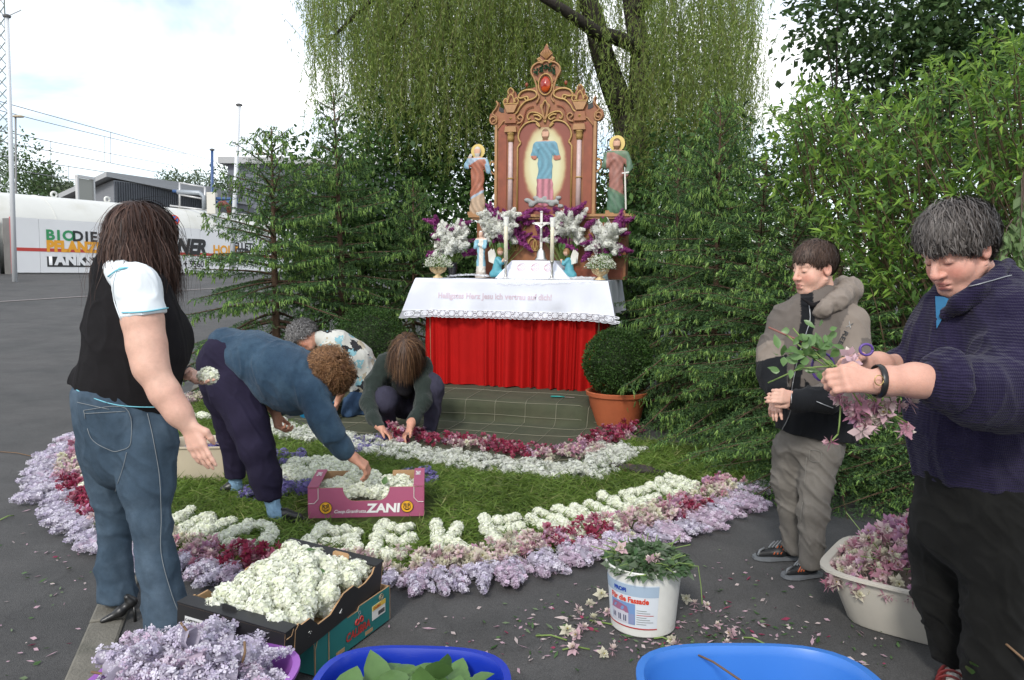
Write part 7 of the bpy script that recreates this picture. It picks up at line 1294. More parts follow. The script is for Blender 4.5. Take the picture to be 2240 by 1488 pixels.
M1 = frame(V(.55, .8, -.12), V(0, .05, 1)); hc1 = W(312, 528, 3.02); hv = head_mesh(hc1, M1, 1.0, .006, (.05, .03, .025), tone=FAIR)
s1.p += s2.p; s1.chain([W(305, 640, 2.80), W(285, 620, 2.95), W(300, 640, 3.15), W(330, 770, 3.14)], [.05, .05, .05, .045], .02); body(p1, [s1], FAIR, [hv])
ring('bracelet', p1, [W(408, 818, 3.06) + .031 * (math.cos(a) * V(.25, .1, .95) + math.sin(a) * V(.1, .95, 0)) for a in np.linspace(0, 6.3, 18)], .004, blk_leather)
hair('hair', p1, hc1, M1, 1.16, 8000, (.20, .31), [(.042, .020, .014), (.058, .028, .019), (.032, .016, .012), (.075, .038, .026)], 11, .020, .34, .006, 26, line=lambda d: d[:, 2] > np.interp(d[:, 1], [-1, -.3, .3, .75, 1], [-.6, -.45, -.25, .25, .6]), width=.0034, steps=14, free=.0)
hair('hair', p1, hc1, M1, 1.17, 420, (.22, .36), [(.050, .026, .018), (.07, .036, .025)], 51, .034, .26, .012, 22, line=lambda d: d[:, 2] > np.interp(d[:, 1], [-1, -.3, .3, .75, 1], [-.6, -.45, -.25, .25, .6]), width=.0018, steps=14, hug=False, cap=False)
shoe('shoe', p1, G(300, 1352) + V(.02, 0, .0), G(205, 1372), blk_leather, .036, .05, .045); ring('heel', p1, [G(294, 1356) + V(0, 0, .07), G(296, 1360) + V(0, 0, .0)], .006, blk_leather); shoe('shoe', p1, G(392, 1395), G(330, 1440), blk_leather, .036, .05, .04)
tag(inst(SNOW[2], 'snowball', None, W(456, 822, 3.00), (.2, .1, 0), .82), 'white snowball flower resting in the hand of the woman in black', 'snowball')
# ---------------- 2: woman bending over in the blue cardigan
p2 = person('woman in blue cardigan and navy trousers bending down to the flower emblem', (-1.35, 4.35)); u = .00259
navy = mat('navy_trousers', (.016, .013, .030), .85, var=.2, vs=12, bump=.25, bs=400, spec=.15); bluec = mat('blue_cardigan', (.028, .055, .090), .95, var=.14, vs=30, bump=.5, bs=260, c2=(.040, .075, .115), c2s=9, spec=.12, sheen=.1); sock_b = mat('sock_blue', (.16, .27, .38), .95, var=.15, vs=60, bump=.6, bs=200)
s = SDF(.008); s.ell(W(492, 798, 4.45), (.165, .19, .17), k=.05); s.cone(W(500, 790, 4.40), W(520, 850, 4.34), .165, .155, .05); s.chain([W(512, 850, 4.32), W(545, 930, 4.22), W(562, 980, 4.18), W(580, 1040, 4.17), W(586, 1086, 4.16)], [.150, .118, .105, .092, .082], .04); s.chain([W(485, 840, 4.55), W(500, 920, 4.62), W(508, 960, 4.65), W(514, 1046, 4.66)], [.14, .098, .09, .074], .04)
tz, tz2 = W(586, 1090, 4.16)[2], W(514, 1046, 4.66)[2]
tr2, _ = garment('trousers', s, navy, p2, .006, 9, cut=lambda X, Y_, Z: np.where(X > W(548, 1060, 4.4)[0], tz - Z, tz2 - Z), seed=6, aniso=(.9, .9, .8))
s = SDF(.008); s.cone(W(505, 775, 4.42), W(560, 790, 4.36), .135, .165, .05); s.chain([W(560, 790, 4.36), W(612, 812, 4.32), W(660, 835, 4.28), W(690, 852, 4.26)], [.165, .175, .165, .125], .05); s.chain([W(585, 850, 4.3), W(640, 870, 4.28)], [.09, .10], .08); s.cone(W(490, 745, 4.42), W(560, 772, 4.38), .09, .12, .05); s.cone(W(575, 800, 4.2), W(585, 850, 4.2), .05, .035, .05)
s.chain([W(682, 860, 4.16), W(706, 915, 4.12), W(722, 945, 4.12), W(748, 978, 4.15), W(757, 988, 4.16)], [.098, .082, .075, .060, .056], .05); s.chain([W(650, 840, 4.45), W(620, 880, 4.5), W(604, 895, 4.48)], [.09, .075, .055], .04)
card, c2sf = garment('cardigan', s, bluec, p2, .0055, 10, seed=7)
s1 = SDF(.005); s1.chain([W(745, 975, 4.15), W(772, 1000, 4.17)], [.038, .030], .02); hand(s1, W(770, 998, 4.17), W(806, 1024, 4.2) - W(770, 998, 4.17), V(-.5, .2, -.8), 1.12, -1, (.5, .55, .55, .6), .03, (.7, .7))
s2 = SDF(.005); s2.chain([W(598, 890, 4.47), W(604, 908, 4.42)], [.034, .028], .02); hand(s2, W(602, 903, 4.42), V(.25, -.1, -1), V(.9, -.1, .2), 1.02, 1, (.75, .8, .85, .9), .0, (.6, .8))
M2 = frame(V(.72, -.05, -.70), V(.62, .1, -.55) * -1 + V(.9, 0, 0)); M2 = frame(V(.25, .25, -.93), V(.95, -.1, .15)); hc2 = W(712, 818, 4.27); hv = head_mesh(hc2, M2, 1.0, .006, (.18, .09, .04), tone=WARM)
s3 = SDF(.006); s3.chain([W(680, 840, 4.28), W(702, 825, 4.27)], [.06, .055], .02)
s1.p += s2.p + s3.p; s1.chain([W(745, 975, 4.15), W(715, 930, 4.14), W(688, 862, 4.2), W(680, 840, 4.28), W(640, 850, 4.42), W(598, 890, 4.47)], [.036, .04, .05, .05, .04, .034], .02); body(p2, [s1], WARM, [hv]); hair('hair', p2, hc2, M2, .93, 5200, (.07, .12), [(.16, .075, .030), (.21, .105, .045), (.12, .055, .025), (.26, .14, .065)], 12, .055, .04, .009, 170, width=.0030, steps=14, lift=.08, line=lambda d: d[:, 2] > np.interp(d[:, 1], [-1, -.3, .2, .6, 1], [-.75, -.5, -.2, .30, .5]))
for a, b, nm in (((590, 1080, 4.16), (604, 1128, 4.13), 1), ((514, 1042, 4.66), (516, 1070, 4.66), 2)):
    s = SDF(.005); A_, B_ = W(*a), W(*b); s.cone(A_, B_, .058 if nm == 1 else .055, .048, .02); t_ = G(655, 1146) if nm == 1 else G(498, 1084); h_ = V(B_[0], B_[1], .045); s.cone(h_, lerp(h_, V(t_[0], t_[1], .04), .45), .042, .036, .03); o, sf = garment('sock', s, sock_b, p2, .003, 26, seed=8, aniso=(.5, .5, 2))
    shoe('sandal', p2, V(h_[0] - (.035 if nm == 1 else -.02), h_[1] + .02, .016), V(t_[0], t_[1], .016) + (V(.03, -.01, 0) if nm == 1 else V(-.05, -.02, 0)), blk_leather, .050, .034, .0, MATS['black_leather'])
# ---------------- 3: kneeling grey haired woman in the printed shirt
p3 = person('grey haired woman in white black and blue printed shirt kneeling by the carpet', (-1.5, 7.3)); u = .0043
def print_mat():
    m = bpy.data.materials.new('printed_shirt'); m.use_nodes = True; nt = m.node_tree; b = nt.nodes['Principled BSDF']; b.inputs['Roughness'].default_value = .9; L = nt.links.new; tc = N(nt, 'ShaderNodeTexCoord'); nzz = N(nt, 'ShaderNodeTexNoise', Scale=22.0, Detail=3.0); L(tc.outputs['Object'], nzz.inputs['Vector']); vad = N(nt, 'ShaderNodeVectorMath', operation='MULTIPLY_ADD'); L(nzz.outputs['Color'], vad.inputs[0]); vad.inputs[1].default_value = (.13, .13, .13); L(tc.outputs['Object'], vad.inputs[2]); v = N(nt, 'ShaderNodeTexVoronoi', Scale=13.0, Randomness=1.0); L(vad.outputs[0], v.inputs['Vector']); sep = N(nt, 'ShaderNodeSeparateColor'); L(v.outputs['Color'], sep.inputs[0])
    cr = N(nt, 'ShaderNodeValToRGB'); cr.color_ramp.interpolation = 'CONSTANT'; e = cr.color_ramp.elements; e[0].position = 0; e[0].color = (.66, .66, .62, 1); e[1].position = .42; e[1].color = (.26, .50, .58, 1)
    for p_, c_ in ((.58, (.70, .70, .66, 1)), (.74, (.48, .42, .32, 1)), (.84, (.02, .02, .025, 1))): q = e.new(p_); q.color = c_
    L(sep.outputs[0], cr.inputs[0]); v2 = N(nt, 'ShaderNodeTexVoronoi', Scale=34.0); L(tc.outputs['Object'], v2.inputs['Vector']); s2 = N(nt, 'ShaderNodeSeparateColor'); L(v2.outputs['Color'], s2.inputs[0]); c2 = N(nt, 'ShaderNodeValToRGB'); c2.color_ramp.interpolation = 'CONSTANT'; e = c2.color_ramp.elements; e[0].position = 0; e[0].color = (.015, .015, .02, 1); e[1].position = .22; e[1].color = (.72, .72, .70, 1); q = e.new(.6); q.color = (1, 1, 1, 1)
    mxn = N(nt, 'ShaderNodeMix', data_type='RGBA', blend_type='MULTIPLY'); mxn.inputs[0].default_value = 1; L(cr.outputs[0], mxn.inputs[6]); L(c2.outputs[0], mxn.inputs[7]); L(mxn.outputs[2], b.inputs['Base Color']); return m
s = SDF(.009); s.chain([W(700, 742, 7.2), W(735, 758, 7.25), W(775, 785, 7.3), W(798, 820, 7.35), W(790, 845, 7.3)], [.085, .165, .175, .165, .14], .05); s.chain([W(718, 768, 7.05), W(742, 795, 7.0)], [.085, .075], .04)
garment('shirt', s, print_mat(), p3, .006, 8, seed=9)
s = SDF(.009); s.ell(W(806, 845, 7.4), (.17, .19, .15), k=.05); s.chain([W(795, 860, 7.3), W(770, 885, 7.2), W(764, 903, 7.15)], [.125, .095, .085], .04); s.chain([W(764, 905, 7.17), W(800, 910, 7.3), W(850, 912, 7.4)], [.08, .072, .05], .03); garment('jeans', s, mat('jeans_mid', (.02, .05, .105), .9, var=.2, vs=14, bump=.3, bs=300), p3, .006, 9, cut=lambda X, Y_, Z: .012 - Z, seed=10)
s1 = SDF(.006); s1.chain([W(740, 792, 7.0), W(752, 815, 6.95), W(745, 860, 6.95), W(738, 880, 6.98)], [.05, .045, .036, .028], .02); hand(s1, W(738, 880, 6.98), V(-.2, 0, -1), V(-1, 0, 0), 1.0, 1, (.3, .35, .4, .4)); s1.chain([W(690, 745, 7.2), W(706, 746, 7.22)], [.055, .06], .02)
M3 = frame(V(-.35, -.35, -.86), V(-.85, -.05, .35)); hc3 = W(668, 738, 7.18); hv = head_mesh(hc3, M3, 1.0, .007, (.2, .19, .18), tone=WARM); body(p3, [s1], WARM, [hv]); hair('hair', p3, hc3, M3, 1.04, 4000, (.05, .09), [(.15, .145, .14), (.20, .195, .19), (.10, .095, .095), (.26, .25, .245)], 13, .05, .0, .009, 150, width=.0032, steps=12, lift=.10)
m = MB(); m.lathe([(.0, -.004), (.005, 0), (0, .004)], 8); o = m.build('earring', silver, p3); o.location = Vector(W(667, 757, 7.05) - np.array(p3.location))
# ---------------- 4: kneeling woman in the dark green fleece
p4 = person('woman with brown bob in dark green fleece kneeling and placing columbines', (-.9, 6.5)); u = .00376
fleece = mat('green_fleece', (.022, .030, .026), .98, var=.15, vs=30, bump=.5, bs=220, spec=.1, sheen=.15)
s = SDF(.008); s.chain([W(885, 862, 6.72), W(882, 830, 6.62), W(884, 800, 6.52), W(888, 782, 6.45)], [.155, .170, .172, .11], .05); s.chain([W(845, 800, 6.48), W(818, 840, 6.38), W(806, 880, 6.25), W(818, 915, 6.1), W(832, 934, 6.02)], [.105, .088, .078, .062, .052], .04); s.chain([W(920, 805, 6.42), W(928, 845, 6.3), W(926, 880, 6.2), W(906, 918, 6.08), W(897, 930, 6.02)], [.10, .085, .075, .060, .050], .04); s.cone(W(848, 800, 6.46), W(920, 804, 6.42), .11, .11, .05)
fl4, fsf = garment('fleece_jacket', s, fleece, p4, .006, 9, seed=11)
s = SDF(.006); s.chain([W(884, 800, 6.36), W(886, 850, 6.42)], [.075, .085], .03); garment('dark_top', s, mat('dark_top', (.010, .009, .013), .9), p4, .003, 12)
navy4 = mat('navy_trousers_faded', (.026, .024, .045), .9, var=.2, vs=14, bump=.3, bs=300)
s = SDF(.008); s.ell(W(890, 885, 6.72), (.19, .17, .14), k=.05); s.chain([W(868, 882, 6.62), W(842, 872, 6.30), W(842, 880, 6.27)], [.115, .105, .10], .04); s.chain([W(842, 882, 6.27), W(850, 925, 6.45), W(856, 938, 6.6)], [.095, .072, .06], .03); s.chain([W(915, 880, 6.66), W(943, 842, 6.36), W(948, 850, 6.33)], [.115, .105, .10], .04); s.chain([W(948, 852, 6.33), W(946, 900, 6.36), W(941, 942, 6.38)], [.098, .080, .066], .03); garment('trousers', s, navy4, p4, .006, 9, cut=lambda X, Y_, Z: .02 - Z, seed=12)
shoe('shoe', p4, V(*W(940, 945, 6.46)[:2], .01), V(*W(938, 957, 6.26)[:2], .01), mat('grey_shoe', (.13, .13, .125), .8), .05, .06); shoe('shoe', p4, V(*W(862, 940, 6.72)[:2], .01), V(*W(852, 942, 6.52)[:2], .01), blk_leather, .045, .06)
s1 = SDF(.005); s1.chain([W(828, 930, 6.04), W(838, 942, 5.98)], [.034, .028], .02); hand(s1, W(836, 940, 5.99), W(866, 960, 5.9) - W(836, 940, 5.99), V(.2, -.5, -.8), .95, 1, (.3, .34, .36, .4), .05); s1.chain([W(899, 926, 6.03), W(897, 938, 5.98)], [.034, .028], .02); hand(s1, W(898, 936, 5.98), W(880, 958, 5.9) - W(898, 936, 5.98), V(-.2, -.6, -.7), .95, -1, (.35, .4, .4, .45), .05); s1.chain([W(888, 785, 6.45), W(889, 775, 6.40)], [.06, .055], .02)
M4 = frame(V(-.03, -.62, -.80), V(.02, -.80, .62)); hc4 = W(890, 768, 6.32); hv = head_mesh(hc4, M4, 1.0, .006, (.08, .04, .02), tone=WARM); s1.chain([W(828, 930, 6.04), W(806, 880, 6.25), W(845, 800, 6.48), W(888, 785, 6.45), W(920, 805, 6.42), W(926, 880, 6.2), W(899, 926, 6.03)], [.034, .04, .05, .05, .05, .04, .034], .02); body(p4, [s1], WARM, [hv])
hair('hair', p4, hc4, M4, 1.12, 4600, (.19, .27), [(.065, .030, .014), (.09, .043, .02), (.045, .022, .012), (.16, .085, .04)], 14, .020, .34, 0, 60, hug=False, crown=(.12, -.05, 1), width=.0042, steps=11, line=lambda d: d[:, 2] > np.interp(d[:, 1], [-1, -.3, .2, .6, 1], [-.6, -.4, -.15, .40, .6]))
for i in range(26): q = W(875 + 22 * r.normal(), 945 + 12 * r.normal(), 5.95 + .06 * r.normal()); put_col(q[0], q[1], max(q[2], .03), 'columbines under the hands of the woman in fleece', 'columbine blossom between the hands of the kneeling woman in fleece', tone=.0 + .5 * r.normal())
# ---------------- 5: the boy
p5 = person('boy in grey and black jacket standing with folded hands beside the spruces', (1.33, 3.55)); u = .00209
jc = {'b': (.010, .011, .013), 'g': (.125, .108, .095), 't': (.215, .180, .150)}
def jacket_col(v):
    p, d = proj(v); x, y = p.T; c = np.tile(np.array(jc['g']), (len(v), 1)); c[(y < 740) & (x > 1855)] = jc['t']
    low = np.where(x < 1722, 783 - .25 * (x - 1690), np.where(x < 1760, 925, np.interp(x, [1760, 1800, 1850, 1900], [830, 870, 905, 890]))); c[y > low] = jc['b']; c[(y < low) & (y > 745) & (x < 1716) & (y > 745 - (x - 1680) * .6)] = jc['t']
    zp = np.interp(y, [650, 700, 760, 830, 900], [1765, 1768, 1757, 1742, 1735]); c[(np.abs(x - zp) < np.interp(y, [650, 720, 800, 960], [14, 16, 10, 8])) & (y > 640)] = jc['b']
    c[(x > 1838) & (x < 1884) & (y > 690) & (y < 830 + (x - 1838) * .2) & (y > 690 + (1850 - x) * 2.5)] = jc['t']; c[(y > 905) & (x > 1735)] = jc['b']; c[(y > 846) & (x > 1700) & (x < 1842) & (y > 846 + (x - 1800) * .6)] = jc['b']; return c
s = SDF(.006); s.chain([W(1797, 655, 3.57), W(1790, 690, 3.56), W(1786, 750, 3.55), W(1785, 850, 3.55), W(1786, 950, 3.55)], [.085, .155, .185, .195, .20], .05, (0, 1, 0), 1.35)
s.cone(W(1722, 702, 3.58), W(1860, 706, 3.52), .085, .09, .05); s.chain([W(1718, 705, 3.56), W(1695, 770, 3.52), W(1690, 815, 3.46), W(1700, 850, 3.38)], [.088, .080, .074, .062], .04); s.chain([W(1858, 712, 3.46), W(1868, 790, 3.40), W(1862, 850, 3.34), W(1810, 872, 3.26), W(1745, 876, 3.24)], [.092, .086, .082, .072, .060], .04)
jk, jsf5 = garment('jacket', s, cloth_v, p5, .007, 9, cut=zcut(W(1690, 938, 3.55), W(1880, 968, 3.55)), col=jacket_col, seed=21)
s = SDF(.006); HP = [W(1772, 690, 3.47), W(1800, 678, 3.43), W(1835, 655, 3.46), W(1858, 632, 3.58), W(1845, 625, 3.68), W(1815, 640, 3.70)]; s.chain(HP, [.022, .040, .055, .062, .055, .03], .03); s.cone(W(1840, 668, 3.56), W(1868, 690, 3.58), .06, .05, .04); garment('hood', s, mat('jacket_tan', (.215, .180, .150), .9, var=.1, vs=20, bump=.35, bs=500), p5, .007, 14, seed=22)
s = SDF(.005); s.chain([W(1752, 652, 3.46), W(1778, 668, 3.44), W(1815, 650, 3.50)], [.018, .022, .018], .01); garment('collar', s, black_cl, p5, .002, 20)
zip_m = mat('zip_metal', (.35, .36, .37), .4, metal=.6); ring('zipper', jk, [jsf5(x, y, .003) for x, y in spline([(1770, 668), (1772, 700), (1762, 735), (1750, 770), (1740, 810), (1733, 850), (1730, 900), (1712, 940)], 5)], .0022, zip_m, 4); ring('pocket_zip', jk, [jsf5(x, y, .003) for x, y in ((1785, 878), (1805, 886), (1822, 892))], .002, zip_m, 4)
def jt(x, y, o): q = lerp(np.array([1858., 703.]), np.array([1826., 768.]), x); d = nrm(np.array([-32., 65.])); n_ = np.array([d[1], -d[0]]); q = q + n_ * y * 14; return jsf5(q[0], q[1], .004)
text_obj('lettering', 'X REEL', 1.0, blk_leather, jk, jt, 0, .015, .30)
for ch in jk.children:
    if ch.name.startswith('lettering'): ch.matrix_parent_inverse = parent_matrix(jk).inverted()
grey_tr = mat('grey_trousers', (.15, .138, .122), .92, var=.14, vs=16, bump=.35, bs=400, spec=.1)
s = SDF(.0065); s.ell(W(1775, 965, 3.56), (.165, .12, .14), k=.05); s.chain([W(1728, 985, 3.60), W(1722, 1060, 3.62), W(1732, 1110, 3.62), W(1738, 1205, 3.64)], [.098, .082, .074, .066], .035); s.chain([W(1800, 985, 3.50), W(1785, 1060, 3.48), W(1778, 1120, 3.46), W(1775, 1234, 3.44)], [.102, .086, .076, .068], .035)
tr5, tsf5 = garment('trousers', s, grey_tr, p5, .007, 11, cut=lambda X, Y_, Z: np.maximum(.045 - Z, Z - W(1780, 930, 3.55)[2]), seed=23, aniso=(.7, .7, 1.3))
for P_ in ([(1772, 985), (1795, 988), (1795, 1010), (1772, 1006), (1772, 985)], [(1765, 1000), (1760, 1060), (1752, 1140), (1748, 1200)]): ring('stitching', tr5, [tsf5(x, y, .002) for x, y in spline(P_, 4)], .0012, mat('grey_stitch', (.2, .19, .17), .8), 4)
sn1 = mat('sneaker_black', (.015, .016, .017), .5); sn2 = mat('sneaker_grey', (.16, .17, .18), .5); sn3 = mat('sneaker_orange', (.45, .10, .03), .5)
for hl_, te in ((G(1742, 1222), G(1648, 1224)), (G(1786, 1258), G(1712, 1266))):
    o, sf = shoe('sneaker', p5, hl_ + V(.01, 0, .004), te + V(0, 0, .004), sn1, .047, .075, 0, sn2); p_, _ = proj(np.array([hl_, te])); d_ = (p_[1] - p_[0])
    for k in (.42, .50, .58): c = p_[0] + d_ * k; ring('strap', o, [sf(c[0] + 8, c[1] - 44 + 10 * k, .002), sf(c[0], c[1] - 34 + 6 * k, .003), sf(c[0] - 6, c[1] - 24, .002)], .004, sn2, 5)
    for k in (.28, .36, .44): c = p_[0] + d_ * k; ring('stripe', o, [sf(c[0] + 2, c[1] - 28, .002), sf(c[0] - 8, c[1] - 10, .002)], .0035, sn3, 5)
    c = p_[0] + d_ * .85; ring('toe_cap', o, [sf(c[0] + 10, c[1] - 24, .002), sf(c[0], c[1] - 18, .003), sf(c[0] - 4, c[1] - 9, .002)], .006, sn2, 5)
s1 = SDF(.0042); s1.chain([W(1702, 852, 3.38), W(1708, 862, 3.34)], [.026, .023], .01); hand(s1, W(1706, 856, 3.35), W(1694, 892, 3.30) - W(1706, 856, 3.35), V(.6, .5, .0), .82, -1, (.22, .18, .28, .35), .10, (.2, .3)); s1.chain([W(1752, 874, 3.24), W(1738, 870, 3.24)], [.025, .022], .01); hand(s1, W(1740, 870, 3.24), W(1700, 866, 3.22) - W(1740, 870, 3.24), V(-.1, .9, -.2), .80, -1, (.5, .55, .6, .65), .02, (.4, .4))
M5 = frame(V(-.93, -.28, -.20), V(-.16, -.06, 1)); hc5 = W(1783, 588, 3.56); hv = head_mesh(hc5, M5, .97, .0034, (.05, .03, .022), tone=(.62, .37, .28), child=True, nose=.85); s1.chain([W(1702, 852, 3.38), W(1695, 780, 3.52), W(1730, 705, 3.57), W(1795, 660, 3.57)], [.026, .03, .04, .04], .02); s1.chain([W(1752, 874, 3.24), W(1850, 860, 3.32), W(1855, 720, 3.48), W(1795, 660, 3.57)], [.025, .03, .04, .04], .02); body(p5, [s1], (.58, .34, .26), [hv])
STOP = lambda p: ((p[:, 1] > .045) & (p[:, 2] < .056 + .026 * np.sin(np.arange(len(p)) * 12.9898) + .30 * p[:, 0] + .008 * np.sin(p[:, 0] * 110))) | ((p[:, 1] > .018) & (p[:, 1] <= .045) & (p[:, 2] < .004 + .018 * np.sin(np.arange(len(p)) * 7.233))) | ((p[:, 1] > -.03) & (p[:, 1] <= .018) & (p[:, 2] < .016 + .014 * np.sin(np.arange(len(p)) * 5.1)) & (np.abs(p[:, 0]) > .05)) | (p[:, 2] < -.075)
BH = [(.050, .030, .022), (.066, .040, .029), (.036, .022, .017), (.085, .053, .038)]
hair('hair', p5, hc5, M5, .99, 5200, (.07, .115), BH, 15, .014, .04, .0, 60, stop=STOP, tap=.85, crown=(.1, -.45, .88), width=.0028, steps=9, line=lambda d: (d[:, 2] > np.interp(d[:, 1], [-1, -.45, -.1, .25, .6, 1], [-.62, -.42, .12, .18, .40, .52])))
hair('hair', p5, hc5, M5, 1.0, 260, (.05, .10), BH, 55, .022, .03, .004, 50, crown=(.1, -.45, .88), width=.0014, steps=8, hug=False, cap=False, stop=STOP)
# ---------------- 6: woman in the navy sweater
p6 = person('woman in navy knitted sweater trimming a bunch of pink columbines', (1.45, 2.4))
def knit():
    m = mat('navy_knit', (.013, .010, .030), .95, var=.12, vs=40, spec=.12, sheen=.1, c2=(.019, .015, .040), c2s=12); nt = m.node_tree; b = nt.nodes['Principled BSDF']; tc = N(nt, 'ShaderNodeTexCoord'); L = nt.links.new
    w = N(nt, 'ShaderNodeTexWave', Scale=38.0, Distortion=2.2, Detail=2.0); w.bands_direction = 'Z'; w.inputs['Detail Scale'].default_value = 1.5; L(tc.outputs['Object'], w.inputs['Vector']); w2 = N(nt, 'ShaderNodeTexWave', Scale=55.0, Distortion=1.5, Detail=1.0); w2.bands_direction = 'X'; L(tc.outputs['Object'], w2.inputs['Vector'])
    ad = N(nt, 'ShaderNodeMath', operation='MULTIPLY_ADD'); L(w2.outputs[1], ad.inputs[0]); ad.inputs[1].default_value = .4; L(w.outputs[1], ad.inputs[2]); bp = N(nt, 'ShaderNodeBump', Strength=.6, Distance=.004); L(ad.outputs[0], bp.inputs['Height']); L(bp.outputs[0], b.inputs['Normal']); return m
kn = knit(); u = .00144
s = SDF(.0065); s.chain([W(2150, 660, 2.46), W(2150, 720, 2.44), W(2148, 800, 2.42), W(2148, 920, 2.42), W(2150, 1030, 2.42)], [.14, .205, .225, .225, .215], .06, (0.2, 1, 0), 1.1); s.cone(W(2080, 725, 2.62), W(2205, 700, 2.28), .105, .125, .06)
s.chain([W(2222, 715, 2.25), W(2222, 800, 2.16), W(2205, 862, 2.10), W(2130, 858, 2.07), W(2062, 838, 2.06)], [.120, .112, .108, .100, .084], .05); s.chain([W(2068, 735, 2.62), W(2040, 790, 2.60), W(1985, 806, 2.54), W(1950, 806, 2.50)], [.10, .088, .072, .060], .04)
sw6, ssf6 = garment('sweater', s, kn, p6, .008, 8, cut=zcut(W(2000, 1050, 2.4), W(2240, 1052, 2.4)), seed=31)
s = SDF(.005); cc_ = W(2050, 834, 2.055); cd_ = nrm(W(1940, 834, 2.045) - cc_); cu_ = nrm(np.cross(cd_, V(0, 1, 0))); cw_ = np.cross(cd_, cu_); s.chain([cc_ + .056 * (math.cos(a) * cu_ + math.sin(a) * cw_) for a in np.linspace(0, 6.283, 14)], [.024] * 14, .01); s.chain([cc_ - cd_ * .03 + .064 * (math.cos(a) * cu_ + math.sin(a) * cw_) for a in np.linspace(0, 6.283, 14)], [.028] * 14, .01); garment('cuff', s, kn, p6, .003, 16, seed=33, it=1, shrink=.002)
s = SDF(.006)                                       # standing collar, open at the throat
for a, b in zip([(2068, 690, 2.34), (2095, 660, 2.28), (2140, 628, 2.26), (2185, 596, 2.32), (2205, 580, 2.44)], [(2095, 660, 2.28), (2140, 628, 2.26), (2185, 596, 2.32), (2205, 580, 2.44), (2190, 590, 2.54)]): s.cone(W(*a), W(*b), .030, .032, .02)
s.cone(W(2100, 668, 2.28), W(2200, 628, 2.28), .035, .042, .03); s.cone(W(2068, 690, 2.36), W(2062, 720, 2.34), .022, .016, .02); s.cone(W(2050, 672, 2.50), W(2058, 700, 2.42), .03, .02, .02)
col6, csf6 = garment('collar', s, kn, p6, .003, 14, seed=34); ring('zip_edge', col6, [csf6(x, y, .003) for x, y in spline([(2120, 628), (2150, 620), (2180, 612), (2212, 604)], 4)], .0018, zip_m, 4)
P_ = [ssf6(x, y, .006) for x, y in ((2048, 650), (2066, 652), (2086, 660), (2076, 678), (2062, 700), (2052, 720))]; o = mk('blue_shirt', P_, [(0, 1, 2, 3, 4, 5)], mat('blue_shirt', (.02, .13, .26), .85, var=.1, vs=20), p6, world=True)
blk6 = mat('black_trousers', (.008, .008, .0075), .9, var=.25, vs=14, bump=.25, bs=500, spec=.12, sheen=.04)
s = SDF(.007); s.cone(W(2140, 1040, 2.42), W(2135, 1120, 2.42), .20, .205, .05, (0, 1, 0), 1.2); s.chain([W(2068, 1120, 2.52), W(2060, 1210, 2.54), W(2064, 1300, 2.55), W(2082, 1400, 2.56), W(2092, 1470, 2.56)], [.120, .108, .098, .082, .072], .05); s.chain([W(2190, 1120, 2.32), W(2185, 1220, 2.32), W(2185, 1320, 2.33), W(2175, 1450, 2.34), W(2170, 1560, 2.34)], [.125, .115, .105, .10, .088], .05)
garment('trousers', s, blk6, p6, .008, 10, cut=lambda X, Y_, Z: .055 - Z, seed=35, aniso=(.7, .7, 1.2))
s = SDF(.005); a = V(*W(2092, 1470, 2.56)[:2], .09); s.cone(a, a + V(-.005, -.01, -.055), .045, .042, .02); s.cone(a + V(-.005, -.01, -.05), a + V(-.07, -.10, -.06), .040, .034, .03); garment('sock', s, mat('sock_cream', (.55, .52, .47), .95, var=.1, vs=60, bump=.5, bs=250), p6, .001, 30, cut=lambda X, Y_, Z: .008 - Z, it=1)
sr = mat('sandal_red', (.16, .02, .02), .5); base_ = a + V(-.03, -.04, -.09); d_ = nrm(V(-.6, -.8, 0)); sdv = V(-d_[1], d_[0], 0)
for k in (.0, .04, .075, .11): ring('sandal_strap', p6, [base_ + d_ * k + sdv * .046 * math.cos(t) + V(0, 0, .01 + .062 * math.sin(t) * (1 - k * 2.2)) for t in np.linspace(0, PI, 9)], .009, sr, 6, .4)
m = MB(); m.tube([base_ - d_ * .10 + V(0, 0, .004), base_ + V(0, 0, .004), base_ + d_ * .16 + V(0, 0, .004)], [.036, .042, .038], 12, flat=.22); o = m.build('sole', sr, p6, True); o.matrix_parent_inverse = parent_matrix(p6).inverted()
shoe('sandal', p6, V(*W(2175, 1560, 2.36)[:2], .006), V(*W(2140, 1600, 2.16)[:2], .006), sr, .045, .05)
s1 = SDF(.0038); s1.chain([W(2080, 842, 2.06), W(2000, 832, 2.05), W(1940, 834, 2.045), W(1905, 836, 2.04)], [.050, .044, .037, .030], .02)
hand(s1, W(1908, 836, 2.04), V(-1, -.10, .10), V(-.05, .9, -.45), .92, 1, (.80, .78, .78, .80), .0, (.75, .5))
s1b = SDF(.0042); s1b.chain([W(1960, 806, 2.50), W(1920, 800, 2.42), W(1886, 798, 2.36)], [.044, .038, .033], .03); hand(s1b, W(1888, 798, 2.36), V(-.97, -.35, .05), V(.1, -.75, -.65), 1.02, -1, (.62, .6, .6, .62), .0, (.5, .6))
M6 = frame(V(-.86, -.36, -.50), V(-.46, -.14, .86)); hc6 = W(2096, 548, 2.40); hv = head_mesh(hc6, M6, 1.05, .003, (.10, .08, .07), tone=(.60, .335, .26), nose=1.12); s1.p += s1b.p; s1.chain([W(2080, 842, 2.06), W(2190, 850, 2.15), W(2190, 700, 2.32), W(2120, 650, 2.42)], [.045, .045, .05, .05], .02); s1.chain([W(1960, 806, 2.50), W(2050, 780, 2.58), W(2120, 650, 2.42)], [.04, .05, .05], .02); body(p6, [s1], (.56, .31, .235), [hv])
GH = [(.070, .060, .054), (.090, .078, .071), (.052, .045, .041), (.125, .112, .103)]
